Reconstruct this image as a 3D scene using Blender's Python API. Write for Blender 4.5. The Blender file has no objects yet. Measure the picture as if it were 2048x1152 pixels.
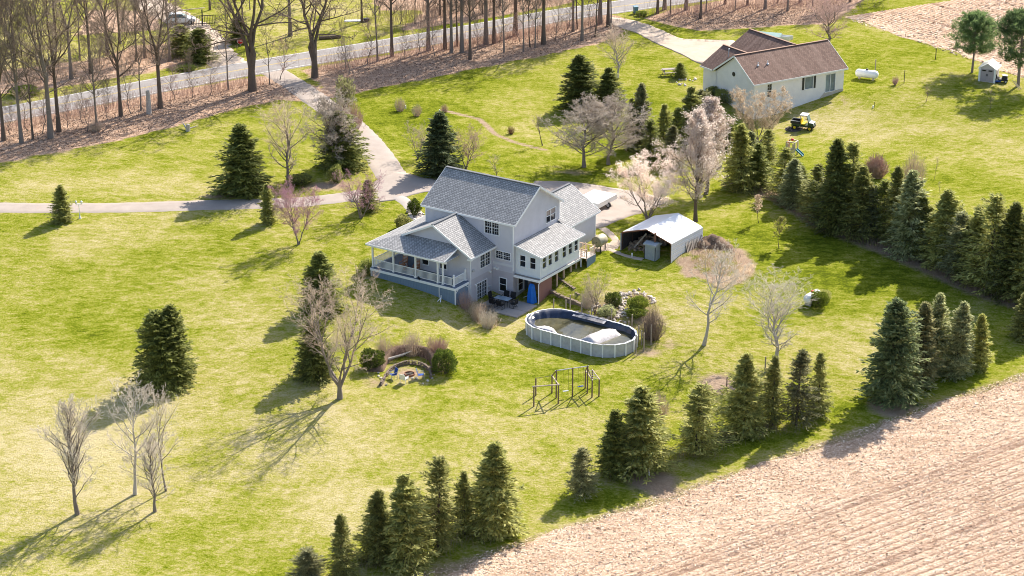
import bpy, math, random
import numpy as np
from mathutils import Vector, Matrix
R = math.radians
PI = math.pi
sc = bpy.context.scene
rng = np.random.default_rng(7)
random.seed(7)
# ------------------------------------------------------------------ camera
PIT = 0.37538; FPX = 3982.08
CAM = np.array([-0.128, -186.616, 74.742])
cd = bpy.data.cameras.new('camera')
cd.sensor_width = 36.0; cd.lens = FPX * 36.0 / 2048.0; cd.clip_start = 1.0; cd.clip_end = 6000.0
cam = bpy.data.objects.new('camera', cd); sc.collection.objects.link(cam)
cam.location = CAM.tolist(); cam.rotation_euler = (PI / 2 - PIT, 0, 0)
sc.camera = cam
# ------------------------------------------------------------------ sky, sun, exposure
SUN_AZ, SUN_EL = R(34.0), R(38.5)
w = bpy.data.worlds.new('World'); sc.world = w; w.use_nodes = True
nt = w.node_tree; nt.nodes.clear()
sky = nt.nodes.new('ShaderNodeTexSky'); sky.sky_type = 'NISHITA'; sky.sun_disc = False
sky.sun_elevation = SUN_EL; sky.sun_rotation = SUN_AZ; sky.air_density = 1.0; sky.dust_density = 1.6; sky.ozone_density = 1.0
bg = nt.nodes.new('ShaderNodeBackground'); bg.inputs['Strength'].default_value = 0.125
wo = nt.nodes.new('ShaderNodeOutputWorld')
nt.links.new(sky.outputs[0], bg.inputs[0]); nt.links.new(bg.outputs[0], wo.inputs[0])
sd = bpy.data.lights.new('sun', 'SUN'); sd.energy = 5.0; sd.angle = R(0.5); sd.color = (1.0, 0.93, 0.83)
sun = bpy.data.objects.new('sun', sd); sc.collection.objects.link(sun)
SDIR = Vector((math.sin(SUN_AZ) * math.cos(SUN_EL), math.cos(SUN_AZ) * math.cos(SUN_EL), math.sin(SUN_EL)))
sun.rotation_mode = 'QUATERNION'; sun.rotation_quaternion = SDIR.to_track_quat('Z', 'Y'); sun.location = (60, 90, 90)
vs = sc.view_settings
vs.view_transform = 'Standard'; vs.look = 'None'; vs.exposure = 1.03; vs.gamma = 1.0; vs.use_curve_mapping = False
sc.render.filter_size = 1.0; sc.cycles.filter_width = 1.0; sc.cycles.use_denoising = True; sc.cycles.denoising_input_passes = 'RGB_ALBEDO_NORMAL'; sc.cycles.denoising_prefilter = 'ACCURATE'; sc.cycles.sample_clamp_indirect = 4.0
# ------------------------------------------------------------------ geometry of the site
sp, cp = math.sin(PIT), math.cos(PIT)
def ray(px, py):
    a = (px - 1024) / FPX; b = -(py - 576) / FPX
    return np.array([a, cp + b * sp, -sp + b * cp])
def hz(px, py, z=0.0):
    d = ray(px, py); t = (z - CAM[2]) / d[2]
    return CAM + t * d
YAW = R(-33.5437); cY, sY = math.cos(YAW), math.sin(YAW)
def hw(u, v, z=0.0):            # house coordinates to world
    return np.array([cY * u - sY * v, sY * u + cY * v, z])
POOL_C = np.array([6.5, -10.07]); POOL_A = R(-35); POOL_R = 2.8; POOL_L = 3.0
pax = np.array([math.cos(POOL_A), math.sin(POOL_A)]); pay = np.array([-pax[1], pax[0]])
ctrl = []
for u, v, z in [(-2, -1, 0), (0, -2, 0), (3, -3.5, 0), (0, -4.6, -.03), (-2.4, -3.6, .05), (2.8, .3, .03), (2.8, 2.6, .15), (1, 2, .05), (-2.6, -6.6, 1.05), (-5.4, -6.5, 1.42),
                (-8, -6.5, 1.58), (-12.5, -6.6, 1.75), (-14, -3, 2.0), (-14, 3, 2.3), (3, 3.7, .85), (3, 5, 1.35), (3.2, 8, 1.55), (4.2, 10, 1.9), (2, 13, 2.3), (1, 16.5, 2.45),
                (-10, 18, 2.5), (-13, 10, 2.45), (-1.9, -5.4, .3), (-1.9, -7.6, .65), (-0.5, -8.5, .2), (0, 5, 1.2), (-6, 4, 1.8), (-5, -3, 1.4), (-6, 12, 2.4), (9, 16, 2.3)]:
    p = hw(u, v); ctrl.append((p[0], p[1], z))
for px, py, z in [(1106, 582, .9), (1130, 592, .92), (1160, 604, .95), (1118, 570, .95), (1140, 583, 1.0), (1120, 546, 1.5), (1140, 560, 1.5), (1165, 578, 1.4), (1185, 596, 1.25), (1215, 590, 1.35), (1245, 583, 1.4), (1290, 592, 1.25),
                  (1322, 625, .8), (1330, 662, .35), (1225, 628, .75), (1290, 640, .55), (1190, 622, .8), (1110, 603, .05), (1135, 612, .02), (1160, 622, .02), (1090, 607, .02), (1300, 700, -.1)]:
    p = hz(px, py, z); ctrl.append((p[0], p[1], z))
for k in range(14):
    a = 2 * PI * k / 14
    x = (POOL_R + .35) * math.cos(a); y = (POOL_R + .35) * math.sin(a); x += POOL_L * (1 if x > 0 else -1)
    q = POOL_C + pax * x + pay * y; ctrl.append((q[0], q[1], 0.0 - .06 * (1 - math.sin(a))))
ctrl.append((6.5, -10, 0))
ctrl += [(-10, -18, .25), (-15, -24, .2), (-35, -46, -1), (-45, 0, 1.1), (-6, -56, -1.5), (4, -24, -.5), (20, -30, -.8), (47, -18, 0), (40, -5, .6), (11.4, 9.5, 1.6), (16.2, 6, 1.55), (20, 11, 1.7), (15, 13, 1.75),
         (30, 20, 1.3), (24, -4, .7), (18, -14, .1), (48, 8, 1.0), (-20, 35, 2.4), (-49, 18, 1.8), (-66, 58, 1.5), (-19, 94, 1.5), (17, 115, 1.5), (44, 69.6, 2.0), (33.5, 62.8, .25), (31, 57, 0), (26, 68, 1.6), (36, 82, 2.3), (60, 75, 2.6), (60, 50, 1.2), (38, 45, .7),
         (20, 45, 1.3), (5, 45, 2.0), (0, 70, 1.8), (-30, 65, 1.8), (150, 250, 2), (-150, 250, 2), (150, -80, -2), (-150, -80, -2), (0, -95, -2.5), (0, 260, 2), (150, 80, 2.5), (-150, 80, 1.5)]
ctrl = np.array(ctrl)
_d = np.hypot(ctrl[:, None, 0] - ctrl[None, :, 0], ctrl[:, None, 1] - ctrl[None, :, 1])
_n = len(ctrl)
_A = np.zeros((_n + 1, _n + 1)); _A[:_n, :_n] = _d - .25 * np.eye(_n); _A[:_n, _n] = 1; _A[_n, :_n] = 1
_w = np.linalg.solve(_A, np.r_[ctrl[:, 2], 0])
def H(x, y):
    x = np.asarray(x, float); y = np.asarray(y, float); sh = x.shape
    x = x.ravel(); y = y.ravel(); out = np.empty(len(x))
    xc = np.clip(x, -200, 200); yc = np.clip(y, -120, 300)
    for i in range(0, len(x), 20000):
        d = np.sqrt((xc[i:i + 20000, None] - ctrl[None, :, 0]) ** 2 + (yc[i:i + 20000, None] - ctrl[None, :, 1]) ** 2 + .04)
        out[i:i + 20000] = d @ _w[:_n] + _w[_n] + .3 * np.exp(-(((xc[i:i + 20000] - 21.2) / 2.8) ** 2 + ((yc[i:i + 20000] - 6.8) / 4.0) ** 2))
    return out.reshape(sh)
def h1(x, y): return float(H(np.array([x]), np.array([y]))[0])
def G(px, py, off=0.0):          # the point of the ground that lies along a sight line
    z = 1.0
    for _ in range(40):
        p = hz(px, py, z + off); z = .5 * z + .5 * h1(p[0], p[1])
    p = hz(px, py, z + off); p[2] = h1(p[0], p[1]); return p
def ztop(P, py):                 # height reached above a ground point
    k = (576 - py) / FPX; yy = P[1] - CAM[1]
    return CAM[2] + yy * (k * cp - sp) / (cp + k * sp)
def mpx(P):                      # metres per photo pixel there
    return ((P[1] - CAM[1]) * cp - (P[2] - CAM[2]) * sp) / FPX
# ------------------------------------------------------------------ materials
MATS = {}
def newmat(name):
    m = bpy.data.materials.new(name); m.use_nodes = True; MATS[name] = m
    t = m.node_tree; b = t.nodes['Principled BSDF']
    return m, t, b
def nd(t, typ, **kw):
    n = t.nodes.new(typ)
    for k, v in kw.items():
        if k.startswith('i_'): n.inputs[k[2:].replace('_', ' ')].default_value = v
        else: setattr(n, k, v)
    return n
def ramp(t, src, stops):
    r = t.nodes.new('ShaderNodeValToRGB'); e = r.color_ramp.elements
    while len(e) < len(stops): e.new(.5)
    for q, (pos, c) in zip(e, stops):
        q.position = pos; q.color = (*c, 1) if len(c) == 3 else c
    t.links.new(src, r.inputs[0]); return r
def mixc(t, fac, a, b, mode='MIX'):
    m = t.nodes.new('ShaderNodeMix'); m.data_type = 'RGBA'; m.blend_type = mode
    for s, v in ((0, fac), (6, a), (7, b)):
        if isinstance(v, (int, float)): m.inputs[s].default_value = v
        elif isinstance(v, tuple): m.inputs[s].default_value = (*v, 1)
        else: t.links.new(v, m.inputs[s])
    return m.outputs[2]
def mth(t, op, a, b=None, c=None):
    m = t.nodes.new('ShaderNodeMath'); m.operation = op
    for s, v in ((0, a), (1, b), (2, c)):
        if v is None: continue
        if isinstance(v, (int, float)): m.inputs[s].default_value = v
        else: t.links.new(v, m.inputs[s])
    return m.outputs[0]
def noise(t, scale, detail=4, rough=.55, vec=None):
    n = t.nodes.new('ShaderNodeTexNoise'); n.inputs['Scale'].default_value = scale; n.inputs['Detail'].default_value = detail; n.inputs['Roughness'].default_value = rough
    if vec is None:
        tc = t.nodes.new('ShaderNodeTexCoord'); vec = tc.outputs['Object']
    t.links.new(vec, n.inputs['Vector']); return n.outputs[0]
def bump(t, b, src, strength, dist=.05):
    n = t.nodes.new('ShaderNodeBump'); n.inputs['Strength'].default_value = strength; n.inputs['Distance'].default_value = dist
    t.links.new(src, n.inputs['Height']); t.links.new(n.outputs[0], b.inputs['Normal'])
def plain(name, col, rough=.75, var=.12, scale=2.5, spec=.3, metal=0., bmp=0., dirt=None):
    m, t, b = newmat(name)
    b.inputs['Roughness'].default_value = rough; b.inputs['Specular IOR Level'].default_value = spec; b.inputs['Metallic'].default_value = metal
    if var:
        n = noise(t, scale, 6, .65)
        r = ramp(t, n, [(.25, tuple(max(0, c * (1 - var)) for c in col)), (.75, tuple(min(1, c * (1 + var)) for c in col))])
        out = r.outputs[0]
        if dirt:
            n2 = noise(t, scale * .35, 8, .7); f = ramp(t, n2, [(.45, (0, 0, 0)), (.7, (1, 1, 1))])
            out = mixc(t, f.outputs[0], out, dirt)
        t.links.new(out, b.inputs['Base Color'])
        if bmp: bump(t, b, noise(t, scale * 6, 4), bmp, .03)
    else: b.inputs['Base Color'].default_value = (*col, 1)
    return m
def foliage(name, c0, c1, rough=.7, trans=.25):
    m, t, b = newmat(name)
    a = t.nodes.new('ShaderNodeAttribute'); a.attribute_name = 'v'
    oi = t.nodes.new('ShaderNodeObjectInfo')
    r = ramp(t, a.outputs['Fac'], [(0, c0), (1, c1)])
    hs = t.nodes.new('ShaderNodeHueSaturation')
    hs.inputs['Hue'].default_value = .5
    mr = mth(t, 'MULTIPLY_ADD', oi.outputs['Random'], .5, .75)
    t.links.new(mr, hs.inputs['Value']); t.links.new(r.outputs[0], hs.inputs['Color'])
    t.links.new(hs.outputs[0], b.inputs['Base Color']); b.inputs['Roughness'].default_value = rough; b.inputs['Specular IOR Level'].default_value = .25
    if trans:
        tr = t.nodes.new('ShaderNodeBsdfTranslucent'); t.links.new(hs.outputs[0], tr.inputs['Color'])
        mx = t.nodes.new('ShaderNodeMixShader'); mx.inputs[0].default_value = trans
        o = t.nodes['Material Output']; t.links.new(b.outputs[0], mx.inputs[1]); t.links.new(tr.outputs[0], mx.inputs[2]); t.links.new(mx.outputs[0], o.inputs['Surface'])
    return m
# ------------------------------------------------------------------ mesh helpers
COL = sc.collection
def nm(name, V, faces, sizes=None, uv=None, v=None):
    """numpy mesh; faces: (n,k) array or flat list with sizes"""
    me = bpy.data.meshes.new(name); V = np.asarray(V, np.float32)
    faces = np.asarray(faces, np.int32)
    if sizes is None: sizes = np.full(len(faces), faces.shape[1], np.int32); faces = faces.ravel()
    me.vertices.add(len(V)); me.vertices.foreach_set('co', V.ravel())
    me.loops.add(len(faces)); me.loops.foreach_set('vertex_index', faces)
    me.polygons.add(len(sizes)); st = np.r_[0, np.cumsum(sizes)[:-1]].astype(np.int32); me.polygons.foreach_set('loop_start', st)
    if v is not None:
        a = me.attributes.new('v', 'FLOAT', 'FACE'); a.data.foreach_set('value', np.asarray(v, np.float32))
    me.update(calc_edges=True); me.validate()
    return me
def link(name, me, mat=None, parent=None, loc=None, smooth=False):
    o = bpy.data.objects.new(name, me); COL.objects.link(o)
    if mat is not None and len(me.materials) == 0: me.materials.append(MATS[mat] if isinstance(mat, str) else mat)
    if parent is not None: o.parent = parent
    if loc is not None: o.location = [float(c) for c in loc]
    if smooth: me.polygons.foreach_set('use_smooth', np.ones(len(me.polygons), bool))
    return o
def thing(name, label, cat, loc=(0, 0, 0), rz=0., group=None):
    o = bpy.data.objects.new(name, None); COL.objects.link(o); o.empty_display_size = .3
    o.location = [float(c) for c in loc]; o.rotation_euler = (0, 0, rz)
    return tag(o, label, cat, group)
def tag(o, label, cat, group=None):
    o['label'] = label; o['category'] = cat
    if group: o['group'] = group
    return o
def struct(o, kind='structure'):
    o['kind'] = kind; return o
class MB:
    def __init__(s): s.v = []; s.f = []
    def face(s, pts):
        n = len(s.v); s.v += [tuple(float(c) for c in p) for p in pts]; s.f.append(tuple(range(n, n + len(pts)))); return s
    def prism(s, pts, d):
        n = len(s.v); k = len(pts); d = np.array(d, float)
        s.v += [tuple(np.array(p, float)) for p in pts] + [tuple(np.array(p, float) + d) for p in pts]
        s.f.append(tuple(range(n, n + k))); s.f.append(tuple(range(n + 2 * k - 1, n + k - 1, -1)))
        for i in range(k):
            j = (i + 1) % k; s.f.append((n + i, n + k + i, n + k + j, n + j))
        return s
    def box(s, x0, x1, y0, y1, z0, z1):
        return s.prism([(x0, y0, z0), (x0, y1, z0), (x1, y1, z0), (x1, y0, z0)], (0, 0, z1 - z0))
    def bar(s, a, b, w, h, up=(0, 0, 1)):
        a = np.array(a, float); b = np.array(b, float); t = b - a; t /= np.linalg.norm(t)
        u = np.array(up, float); sd = np.cross(t, u)
        if np.linalg.norm(sd) < 1e-6: sd = np.cross(t, np.array([1., 0, 0]))
        sd /= np.linalg.norm(sd); u = np.cross(sd, t); sd = sd * w / 2; u = u * h / 2
        return s.prism([a - sd - u, a + sd - u, a + sd + u, a - sd + u], b - a)
    def cyl(s, a, b, r0, r1=None, n=10):
        r1 = r0 if r1 is None else r1
        a = np.array(a, float); b = np.array(b, float); t = b - a; t /= np.linalg.norm(t)
        e = np.array([1., 0, 0]) if abs(t[0]) < .8 else np.array([0., 1, 0])
        p = np.cross(t, e); p /= np.linalg.norm(p); q = np.cross(t, p); k = len(s.v)
        for c, r in ((a, r0), (b, r1)):
            for i in range(n):
                an = 2 * PI * i / n; s.v.append(tuple(c + r * (math.cos(an) * p + math.sin(an) * q)))
        for i in range(n): s.f.append((k + i, k + (i + 1) % n, k + n + (i + 1) % n, k + n + i))
        s.f.append(tuple(range(k + n - 1, k - 1, -1))); s.f.append(tuple(range(k + n, k + 2 * n)))
        return s
    def lathe(s, prof, c=(0, 0, 0), n=14, axis='z'):
        k = len(s.v); m = len(prof); c = np.array(c, float)
        for r, z in prof:
            for i in range(n):
                a = 2 * PI * i / n; x, y = r * math.cos(a), r * math.sin(a)
                p = (x, y, z) if axis == 'z' else ((z, x, y) if axis == 'x' else (x, z, y)); s.v.append(tuple(c + np.array(p)))
        for j in range(m - 1):
            for i in range(n): s.f.append((k + j * n + i, k + j * n + (i + 1) % n, k + (j + 1) * n + (i + 1) % n, k + (j + 1) * n + i))
        return s
    def mesh(s, name):
        me = bpy.data.meshes.new(name); me.from_pydata(s.v, [], s.f); me.update(); return me
    def obj(s, name, mat, parent=None, loc=None, smooth=False): return link(name, s.mesh(name), mat, parent, loc, smooth)
def stones_mesh(name, seed, rx=1, ry=.8, rz=.6):
    r = np.random.default_rng(seed); mb = MB()
    import bmesh
    bm = bmesh.new(); bmesh.ops.create_icosphere(bm, subdivisions=1, radius=1)
    for v in bm.verts:
        k = 1 + r.uniform(-.22, .22); v.co = Vector((v.co.x * rx * k, v.co.y * ry * k, v.co.z * rz * k))
    me = bpy.data.meshes.new(name); bm.to_mesh(me); bm.free(); return me
# ------------------------------------------------------------------ ground materials
def ground_mat():
    m, t, b = newmat('lawn'); tc = t.nodes.new('ShaderNodeTexCoord'); O = tc.outputs['Object']
    mp = nd(t, 'ShaderNodeMapping'); mp.inputs['Rotation'].default_value = (0, 0, R(28)); mp.inputs['Scale'].default_value = (.65, 1.0, 1.0); t.links.new(O, mp.inputs[0]); S = mp.outputs[0]
    n1 = noise(t, .075, 4, .6, O); n2 = noise(t, .42, 5, .65, S); n3 = noise(t, 1.7, 5, .75, S); n4 = noise(t, 5.0, 4, .8, O)
    at = {}
    for k in ('litter', 'dirt', 'dry', 'lush'):
        a = t.nodes.new('ShaderNodeAttribute'); a.attribute_name = k; at[k] = a.outputs['Fac']
    k = lambda n, w: mth(t, 'MULTIPLY_ADD', n, w, -.5 * w)
    s = mth(t, 'ADD', mth(t, 'ADD', k(n1, .8), k(n2, .9)), mth(t, 'ADD', k(n3, 1.5), k(n4, 1.5)))
    s = mth(t, 'ADD', s, mth(t, 'MULTIPLY_ADD', at['dry'], .44, .46)); s = mth(t, 'SUBTRACT', s, mth(t, 'MULTIPLY', at['lush'], .27))
    gr = ramp(t, s, [(.0, (.080, .102, .010)), (.20, (.145, .174, .011)), (.40, (.216, .232, .026)), (.56, (.285, .268, .062)), (.76, (.362, .315, .122)), (1.0, (.45, .38, .205))])
    # fallen leaves under the roadside trees
    l1 = noise(t, 1.7, 6, .75, O); l2 = noise(t, 6.5, 3, .7, O)
    lm = ramp(t, mth(t, 'ADD', mth(t, 'MULTIPLY', l1, .5), mth(t, 'MULTIPLY', l2, .5)), [(.32, (.12, .076, .052)), (.46, (.38, .245, .165)), (.60, (.62, .45, .335))])
    lf = ramp(t, mth(t, 'ADD', at['litter'], mth(t, 'MULTIPLY_ADD', n2, .9, -.45)), [(.42, (0, 0, 0)), (.60, (1, 1, 1))])
    c = mixc(t, lf.outputs[0], gr.outputs[0], lm.outputs[0])
    dm = ramp(t, mth(t, 'ADD', mth(t, 'MULTIPLY', n3, .5), mth(t, 'MULTIPLY', n4, .5)), [(.3, (.25, .17, .115)), (.7, (.44, .33, .24))])
    df = ramp(t, mth(t, 'ADD', at['dirt'], mth(t, 'MULTIPLY', n3, .5)), [(.55, (0, 0, 0)), (.9, (1, 1, 1))])
    c = mixc(t, df.outputs[0], c, dm.outputs[0])
    t.links.new(c, b.inputs['Base Color']); b.inputs['Roughness'].default_value = .95; b.inputs['Specular IOR Level'].default_value = .0
    bump(t, b, mth(t, 'ADD', mth(t, 'MULTIPLY', noise(t, 3.2, 4, .8, S), .8), mth(t, 'MULTIPLY', noise(t, 9, 3, .8, O), .5)), 1.0, .16)
def stubble_mat(name='stubble'):
    m, t, b = newmat(name); tc = t.nodes.new('ShaderNodeTexCoord'); O = tc.outputs['Object']
    mp = nd(t, 'ShaderNodeMapping'); mp.inputs['Rotation'].default_value = (0, 0, R(-36)); mp.inputs['Scale'].default_value = (.35, 1.0, 1.0); t.links.new(O, mp.inputs[0])
    n1 = noise(t, 2.6, 5, .75, mp.outputs[0]); n2 = noise(t, .3, 4, .6, O); n3 = noise(t, 4.5, 4, .8, O)
    s = mth(t, 'ADD', mth(t, 'ADD', mth(t, 'MULTIPLY', n1, .40), mth(t, 'MULTIPLY', n2, .16)), mth(t, 'MULTIPLY', n3, .46))
    r = ramp(t, s, [(.40, (.27, .17, .112)), (.475, (.46, .315, .215)), (.54, (.60, .44, .32)), (.62, (.77, .605, .465))])
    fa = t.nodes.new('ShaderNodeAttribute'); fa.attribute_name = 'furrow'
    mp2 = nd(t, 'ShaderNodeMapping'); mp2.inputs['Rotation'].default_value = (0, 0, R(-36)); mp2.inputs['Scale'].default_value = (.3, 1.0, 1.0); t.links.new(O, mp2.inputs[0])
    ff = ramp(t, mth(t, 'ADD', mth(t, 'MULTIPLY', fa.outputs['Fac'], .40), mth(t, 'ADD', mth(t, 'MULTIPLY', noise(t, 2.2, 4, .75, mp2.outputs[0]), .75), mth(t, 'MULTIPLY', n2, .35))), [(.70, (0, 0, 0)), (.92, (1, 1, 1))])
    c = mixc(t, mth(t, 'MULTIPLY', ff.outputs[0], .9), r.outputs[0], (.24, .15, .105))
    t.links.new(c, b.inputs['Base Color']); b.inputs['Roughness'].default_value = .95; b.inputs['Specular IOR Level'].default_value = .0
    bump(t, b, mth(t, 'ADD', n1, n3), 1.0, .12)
def asphalt_mat(name, c0, c1, crack):
    m, t, b = newmat(name); tc = t.nodes.new('ShaderNodeTexCoord'); O = tc.outputs['Object']
    n1 = noise(t, .5, 6, .65, O); n2 = noise(t, 14, 3, .7, O)
    r = ramp(t, mth(t, 'ADD', mth(t, 'MULTIPLY', n1, .7), mth(t, 'MULTIPLY', n2, .3)), [(.3, c0), (.7, c1)])
    n3 = noise(t, .8, 8, .8, O); f = ramp(t, n3, [(.58, (0, 0, 0)), (.66, (1, 1, 1))])
    c = mixc(t, mth(t, 'MULTIPLY', f.outputs[0], .6), r.outputs[0], crack)
    t.links.new(c, b.inputs['Base Color']); b.inputs['Roughness'].default_value = .9; b.inputs['Specular IOR Level'].default_value = .2
    bump(t, b, n2, .4, .02)
ground_mat(); stubble_mat()
asphalt_mat('road', (.20, .185, .178), (.29, .268, .258), (.15, .14, .135))
asphalt_mat('drive', (.285, .238, .205), (.395, .335, .29), (.42, .29, .20))
asphalt_mat('gravel', (.38, .30, .225), (.53, .43, .345), (.36, .27, .19))
asphalt_mat('patio_slab', (.34, .30, .27), (.44, .39, .35), (.26, .23, .2))
plain('road_white', (.62, .6, .57), .8, .25, 1.5)
plain('road_yellow', (.52, .38, .13), .8, .3, 1.5)
# ------------------------------------------------------------------ ground sheet
def spaced(a0, a1, f0, f1, c, f):
    inner = np.arange(f0, f1 + 1e-6, f)
    lo = np.arange(f0 - c, a0 - 1e-6, -c)[::-1]; hi = np.arange(f1 + c, a1 + 1e-6, c)
    x = np.r_[lo, inner, hi]; g = []; s = c
    e = x[-1]; b = x[0]; L = []; U = []
    while s < 900: s *= 1.5; e += s; b -= s; U.append(e); L.append(b)
    return np.r_[L[::-1], x, U]
gx = spaced(-80, 80, -16, 24, .75, .3); gy = spaced(-72, 150, -18, 18, .75, .3)
GX, GY = np.meshgrid(gx, gy); GZ = H(GX, GY)
GV = np.c_[GX.ravel(), GY.ravel(), GZ.ravel()]
nx, ny = len(gx), len(gy)
ii = (np.arange(ny - 1)[:, None] * nx + np.arange(nx - 1)[None, :]).ravel()
GV0 = GV
gme = nm('ground', GV, np.c_[ii, ii + 1, ii + nx + 1, ii + nx])
def inpoly(x, y, P):
    r = np.zeros(len(x), bool); n = len(P)
    for i in range(n):
        x0, y0 = P[i][:2]; x1, y1 = P[(i + 1) % n][:2]
        c = ((y0 > y) != (y1 > y)); xi = (x1 - x0) * (y - y0) / ((y1 - y0) if y1 != y0 else 1e-9) + x0
        r ^= c & (x < xi)
    return r
def segdist(x, y, P, closed=True):
    d = np.full(len(x), 1e9); n = len(P)
    for i in range(n if closed else n - 1):
        a = np.array(P[i][:2]); b = np.array(P[(i + 1) % n][:2]); ab = b - a
        tt = np.clip(((x - a[0]) * ab[0] + (y - a[1]) * ab[1]) / max(ab @ ab, 1e-9), 0, 1)
        d = np.minimum(d, np.hypot(x - a[0] - tt * ab[0], y - a[1] - tt * ab[1]))
    return d
def polymask(polys, soft=1.2):
    out = np.zeros(len(GV))
    for P in polys:
        s = np.where(inpoly(GV[:, 0], GV[:, 1], P), 1, -1) * segdist(GV[:, 0], GV[:, 1], P)
        out = np.maximum(out, np.clip(.5 + s / (2 * soft), 0, 1))
    return out
def blobs(lst):
    out = np.zeros(len(GV))
    for px, py, rx, ry, k in lst:
        c = G(px, py); d = ((GV[:, 0] - c[0]) / rx) ** 2 + ((GV[:, 1] - c[1]) / ry) ** 2
        out = np.maximum(out, k * np.exp(-d))
    return out
pg = lambda L: [G(*q) for q in L]
litter = polymask([
    pg([(-60, 262), (0, 248), (130, 222), (350, 180), (520, 152), (560, 150), (640, 175), (700, 188), (620, 205), (560, 200), (470, 218), (380, 245), (260, 276), (120, 305), (0, 325), (-60, 330)]),
    pg([(600, 140), (760, 112), (900, 84), (1020, 62), (1130, 42), (1220, 28), (1262, 40), (1240, 70), (1180, 92), (1080, 112), (980, 132), (880, 152), (790, 170), (700, 190), (650, 180)]),
    pg([(1290, 36), (1330, 22), (1420, 6), (1500, -12), (1760, -30), (1700, 22), (1660, 48), (1560, 52), (1480, 58), (1400, 62), (1330, 48)]),
    pg([(-60, 195), (120, 175), (300, 145), (420, 112), (360, 85), (270, 90), (200, 118), (90, 130), (-60, 150)]),
    pg([(800, 62), (930, 45), (1150, 5), (1100, -60), (700, -60), (760, 20), (850, 20)]),
    pg([(150, 70), (330, 60), (300, 20), (180, 20)])], 1.6)
dirt = np.maximum(blobs([(1785, 812, 2.3, 2.6, 1.0), (1305, 962, 2.6, 2.4, .95), (1330, 985, 2.0, 1.5, .8), (1440, 768, 2.3, 2.4, .95), (1610, 252, 1.6, 1.6, .7), (655, 372, 3.5, 2.0, .8), (820, 748, 2.0, 1.8, .7), (750, 765, 1.6, 1.6, .55), (440, 392, 3, 1.3, .7),
    (1300, 640, 2.2, 2.2, .6), (1215, 610, 2.6, 2.0, .6), (1300, 705, 2.0, 1.5, .6), (1560, 440, 2.0, 4, .0), (1340, 690, 1.8, 1.6, .5), (1250, 345, 3.5, 2.5, .55), (1150, 345, 3.0, 1.6, .55), (1690, 200, .8, 3, .5), (965, 640, 1.4, 1.4, .6)]),
    np.clip(1.15 - segdist(GV[:, 0], GV[:, 1], [POOL_C - pax * POOL_L, POOL_C + pax * POOL_L], False) / 3.25, 0, 1) * 6 * .12)
track = [G(*q) for q in [(885, 220), (925, 230), (958, 238), (972, 250), (990, 268), (1030, 285), (1090, 300)]]
dirt = np.maximum(dirt, .75 * np.exp(-(segdist(GV[:, 0], GV[:, 1], track, False) / .55) ** 2))
for tk in ([(726, 262), (748, 295), (778, 330)], [(742, 258), (768, 292), (792, 325)], [(752, 262), (778, 300), (797, 330)]): dirt = np.maximum(dirt, .42 * np.exp(-(segdist(GV[:, 0], GV[:, 1], [G(*q) for q in tk], False) / .4) ** 2))
hedge = [G(*q) for q in [(1470, 370), (1560, 395), (1640, 445), (1720, 480), (1800, 510), (1880, 545), (1960, 582), (2060, 615)]]
dirt = np.maximum(dirt, .8 * np.exp(-(segdist(GV[:, 0], GV[:, 1], hedge, False) / 1.9) ** 2))
mound = [G(*q) for q in [(1352, 520), (1378, 492), (1412, 474), (1446, 476), (1462, 490), (1490, 502), (1514, 528), (1505, 552), (1480, 566), (1452, 578), (1428, 572), (1402, 560), (1372, 556), (1360, 540)]]
_sx, _sy = GV[:, 0], GV[:, 1]; mnd = polymask([mound], .9) * np.clip(.80 + .22 * np.sin(_sx * 1.9 + np.sin(_sy * 1.1)) + .22 * np.sin(_sy * 2.3 + _sx * .7) + .15 * np.sin(_sx * 4.1 - _sy * 3.3), 0, 1)
dirt = np.maximum(dirt, 1.0 * mnd)
fe0, fe1 = G(850, 1152), G(2048, 752)
fdir = (fe1 - fe0)[:2]; fdir /= np.linalg.norm(fdir); fnor = np.array([fdir[1], -fdir[0]])
fs = (GV[:, :2] - fe0[:2]) @ fnor
dirt = np.maximum(dirt, .55 * np.clip(1 + fs / 2.0, 0, 1))
dry = np.maximum.reduce([blobs([(150, 880, 16, 20, .9), (620, 880, 14, 12, .75), (1000, 900, 12, 10, .6), (720, 1000, 10, 8, .7), (1650, 240, 8, 10, .7), (1730, 280, 6, 9, .5), (250, 470, 10, 6, .5), (1010, 660, 5, 4, .5), (850, 600, 8, 8, .55), (520, 620, 10, 10, .45), (1350, 620, 7, 8, .45), (1700, 690, 6, 6, .55),
    (260, 370, 14, 6, .55), (620, 470, 10, 7, .3), (1050, 250, 8, 10, .4), (1860, 230, 8, 10, .5), (1980, 300, 8, 9, .5), (640, 20, 12, 10, .7), (60, 120, 20, 25, .6), (560, 60, 12, 14, .5), (1600, 745, 8, 5, .4), (1130, 870, 10, 6, .45)]), .5 * np.clip(1 + fs / 3.0, 0, 1)])
lush = np.maximum(blobs([(200, 650, 9, 8, .9), (520, 500, 9, 7, .55), (700, 470, 6, 5, .8), (850, 240, 12, 22, .8), (1050, 330, 10, 8, .7), (1300, 260, 9, 15, .8), (1600, 480, 10, 8, .95), (1750, 560, 14, 8, .95), (1500, 560, 6, 6, .7), (1250, 510, 6, 6, .6), (1800, 200, 10, 9, .55), (1450, 880, 10, 2.5, .9), (1700, 820, 9, 3.5, .9), (1900, 770, 9, 3, .8), (1180, 1000, 5, 2.5, .8), (1000, 1090, 7, 2, .7), (1100, 760, 5, 4, .4), (480, 85, 4, 6, .5), (90, 110, 8, 12, .3), (1130, 615, 2, 1.6, .8), (1700, 130, 8, 16, .6), (1750, 330, 10, 10, .5)]), 0)
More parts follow.
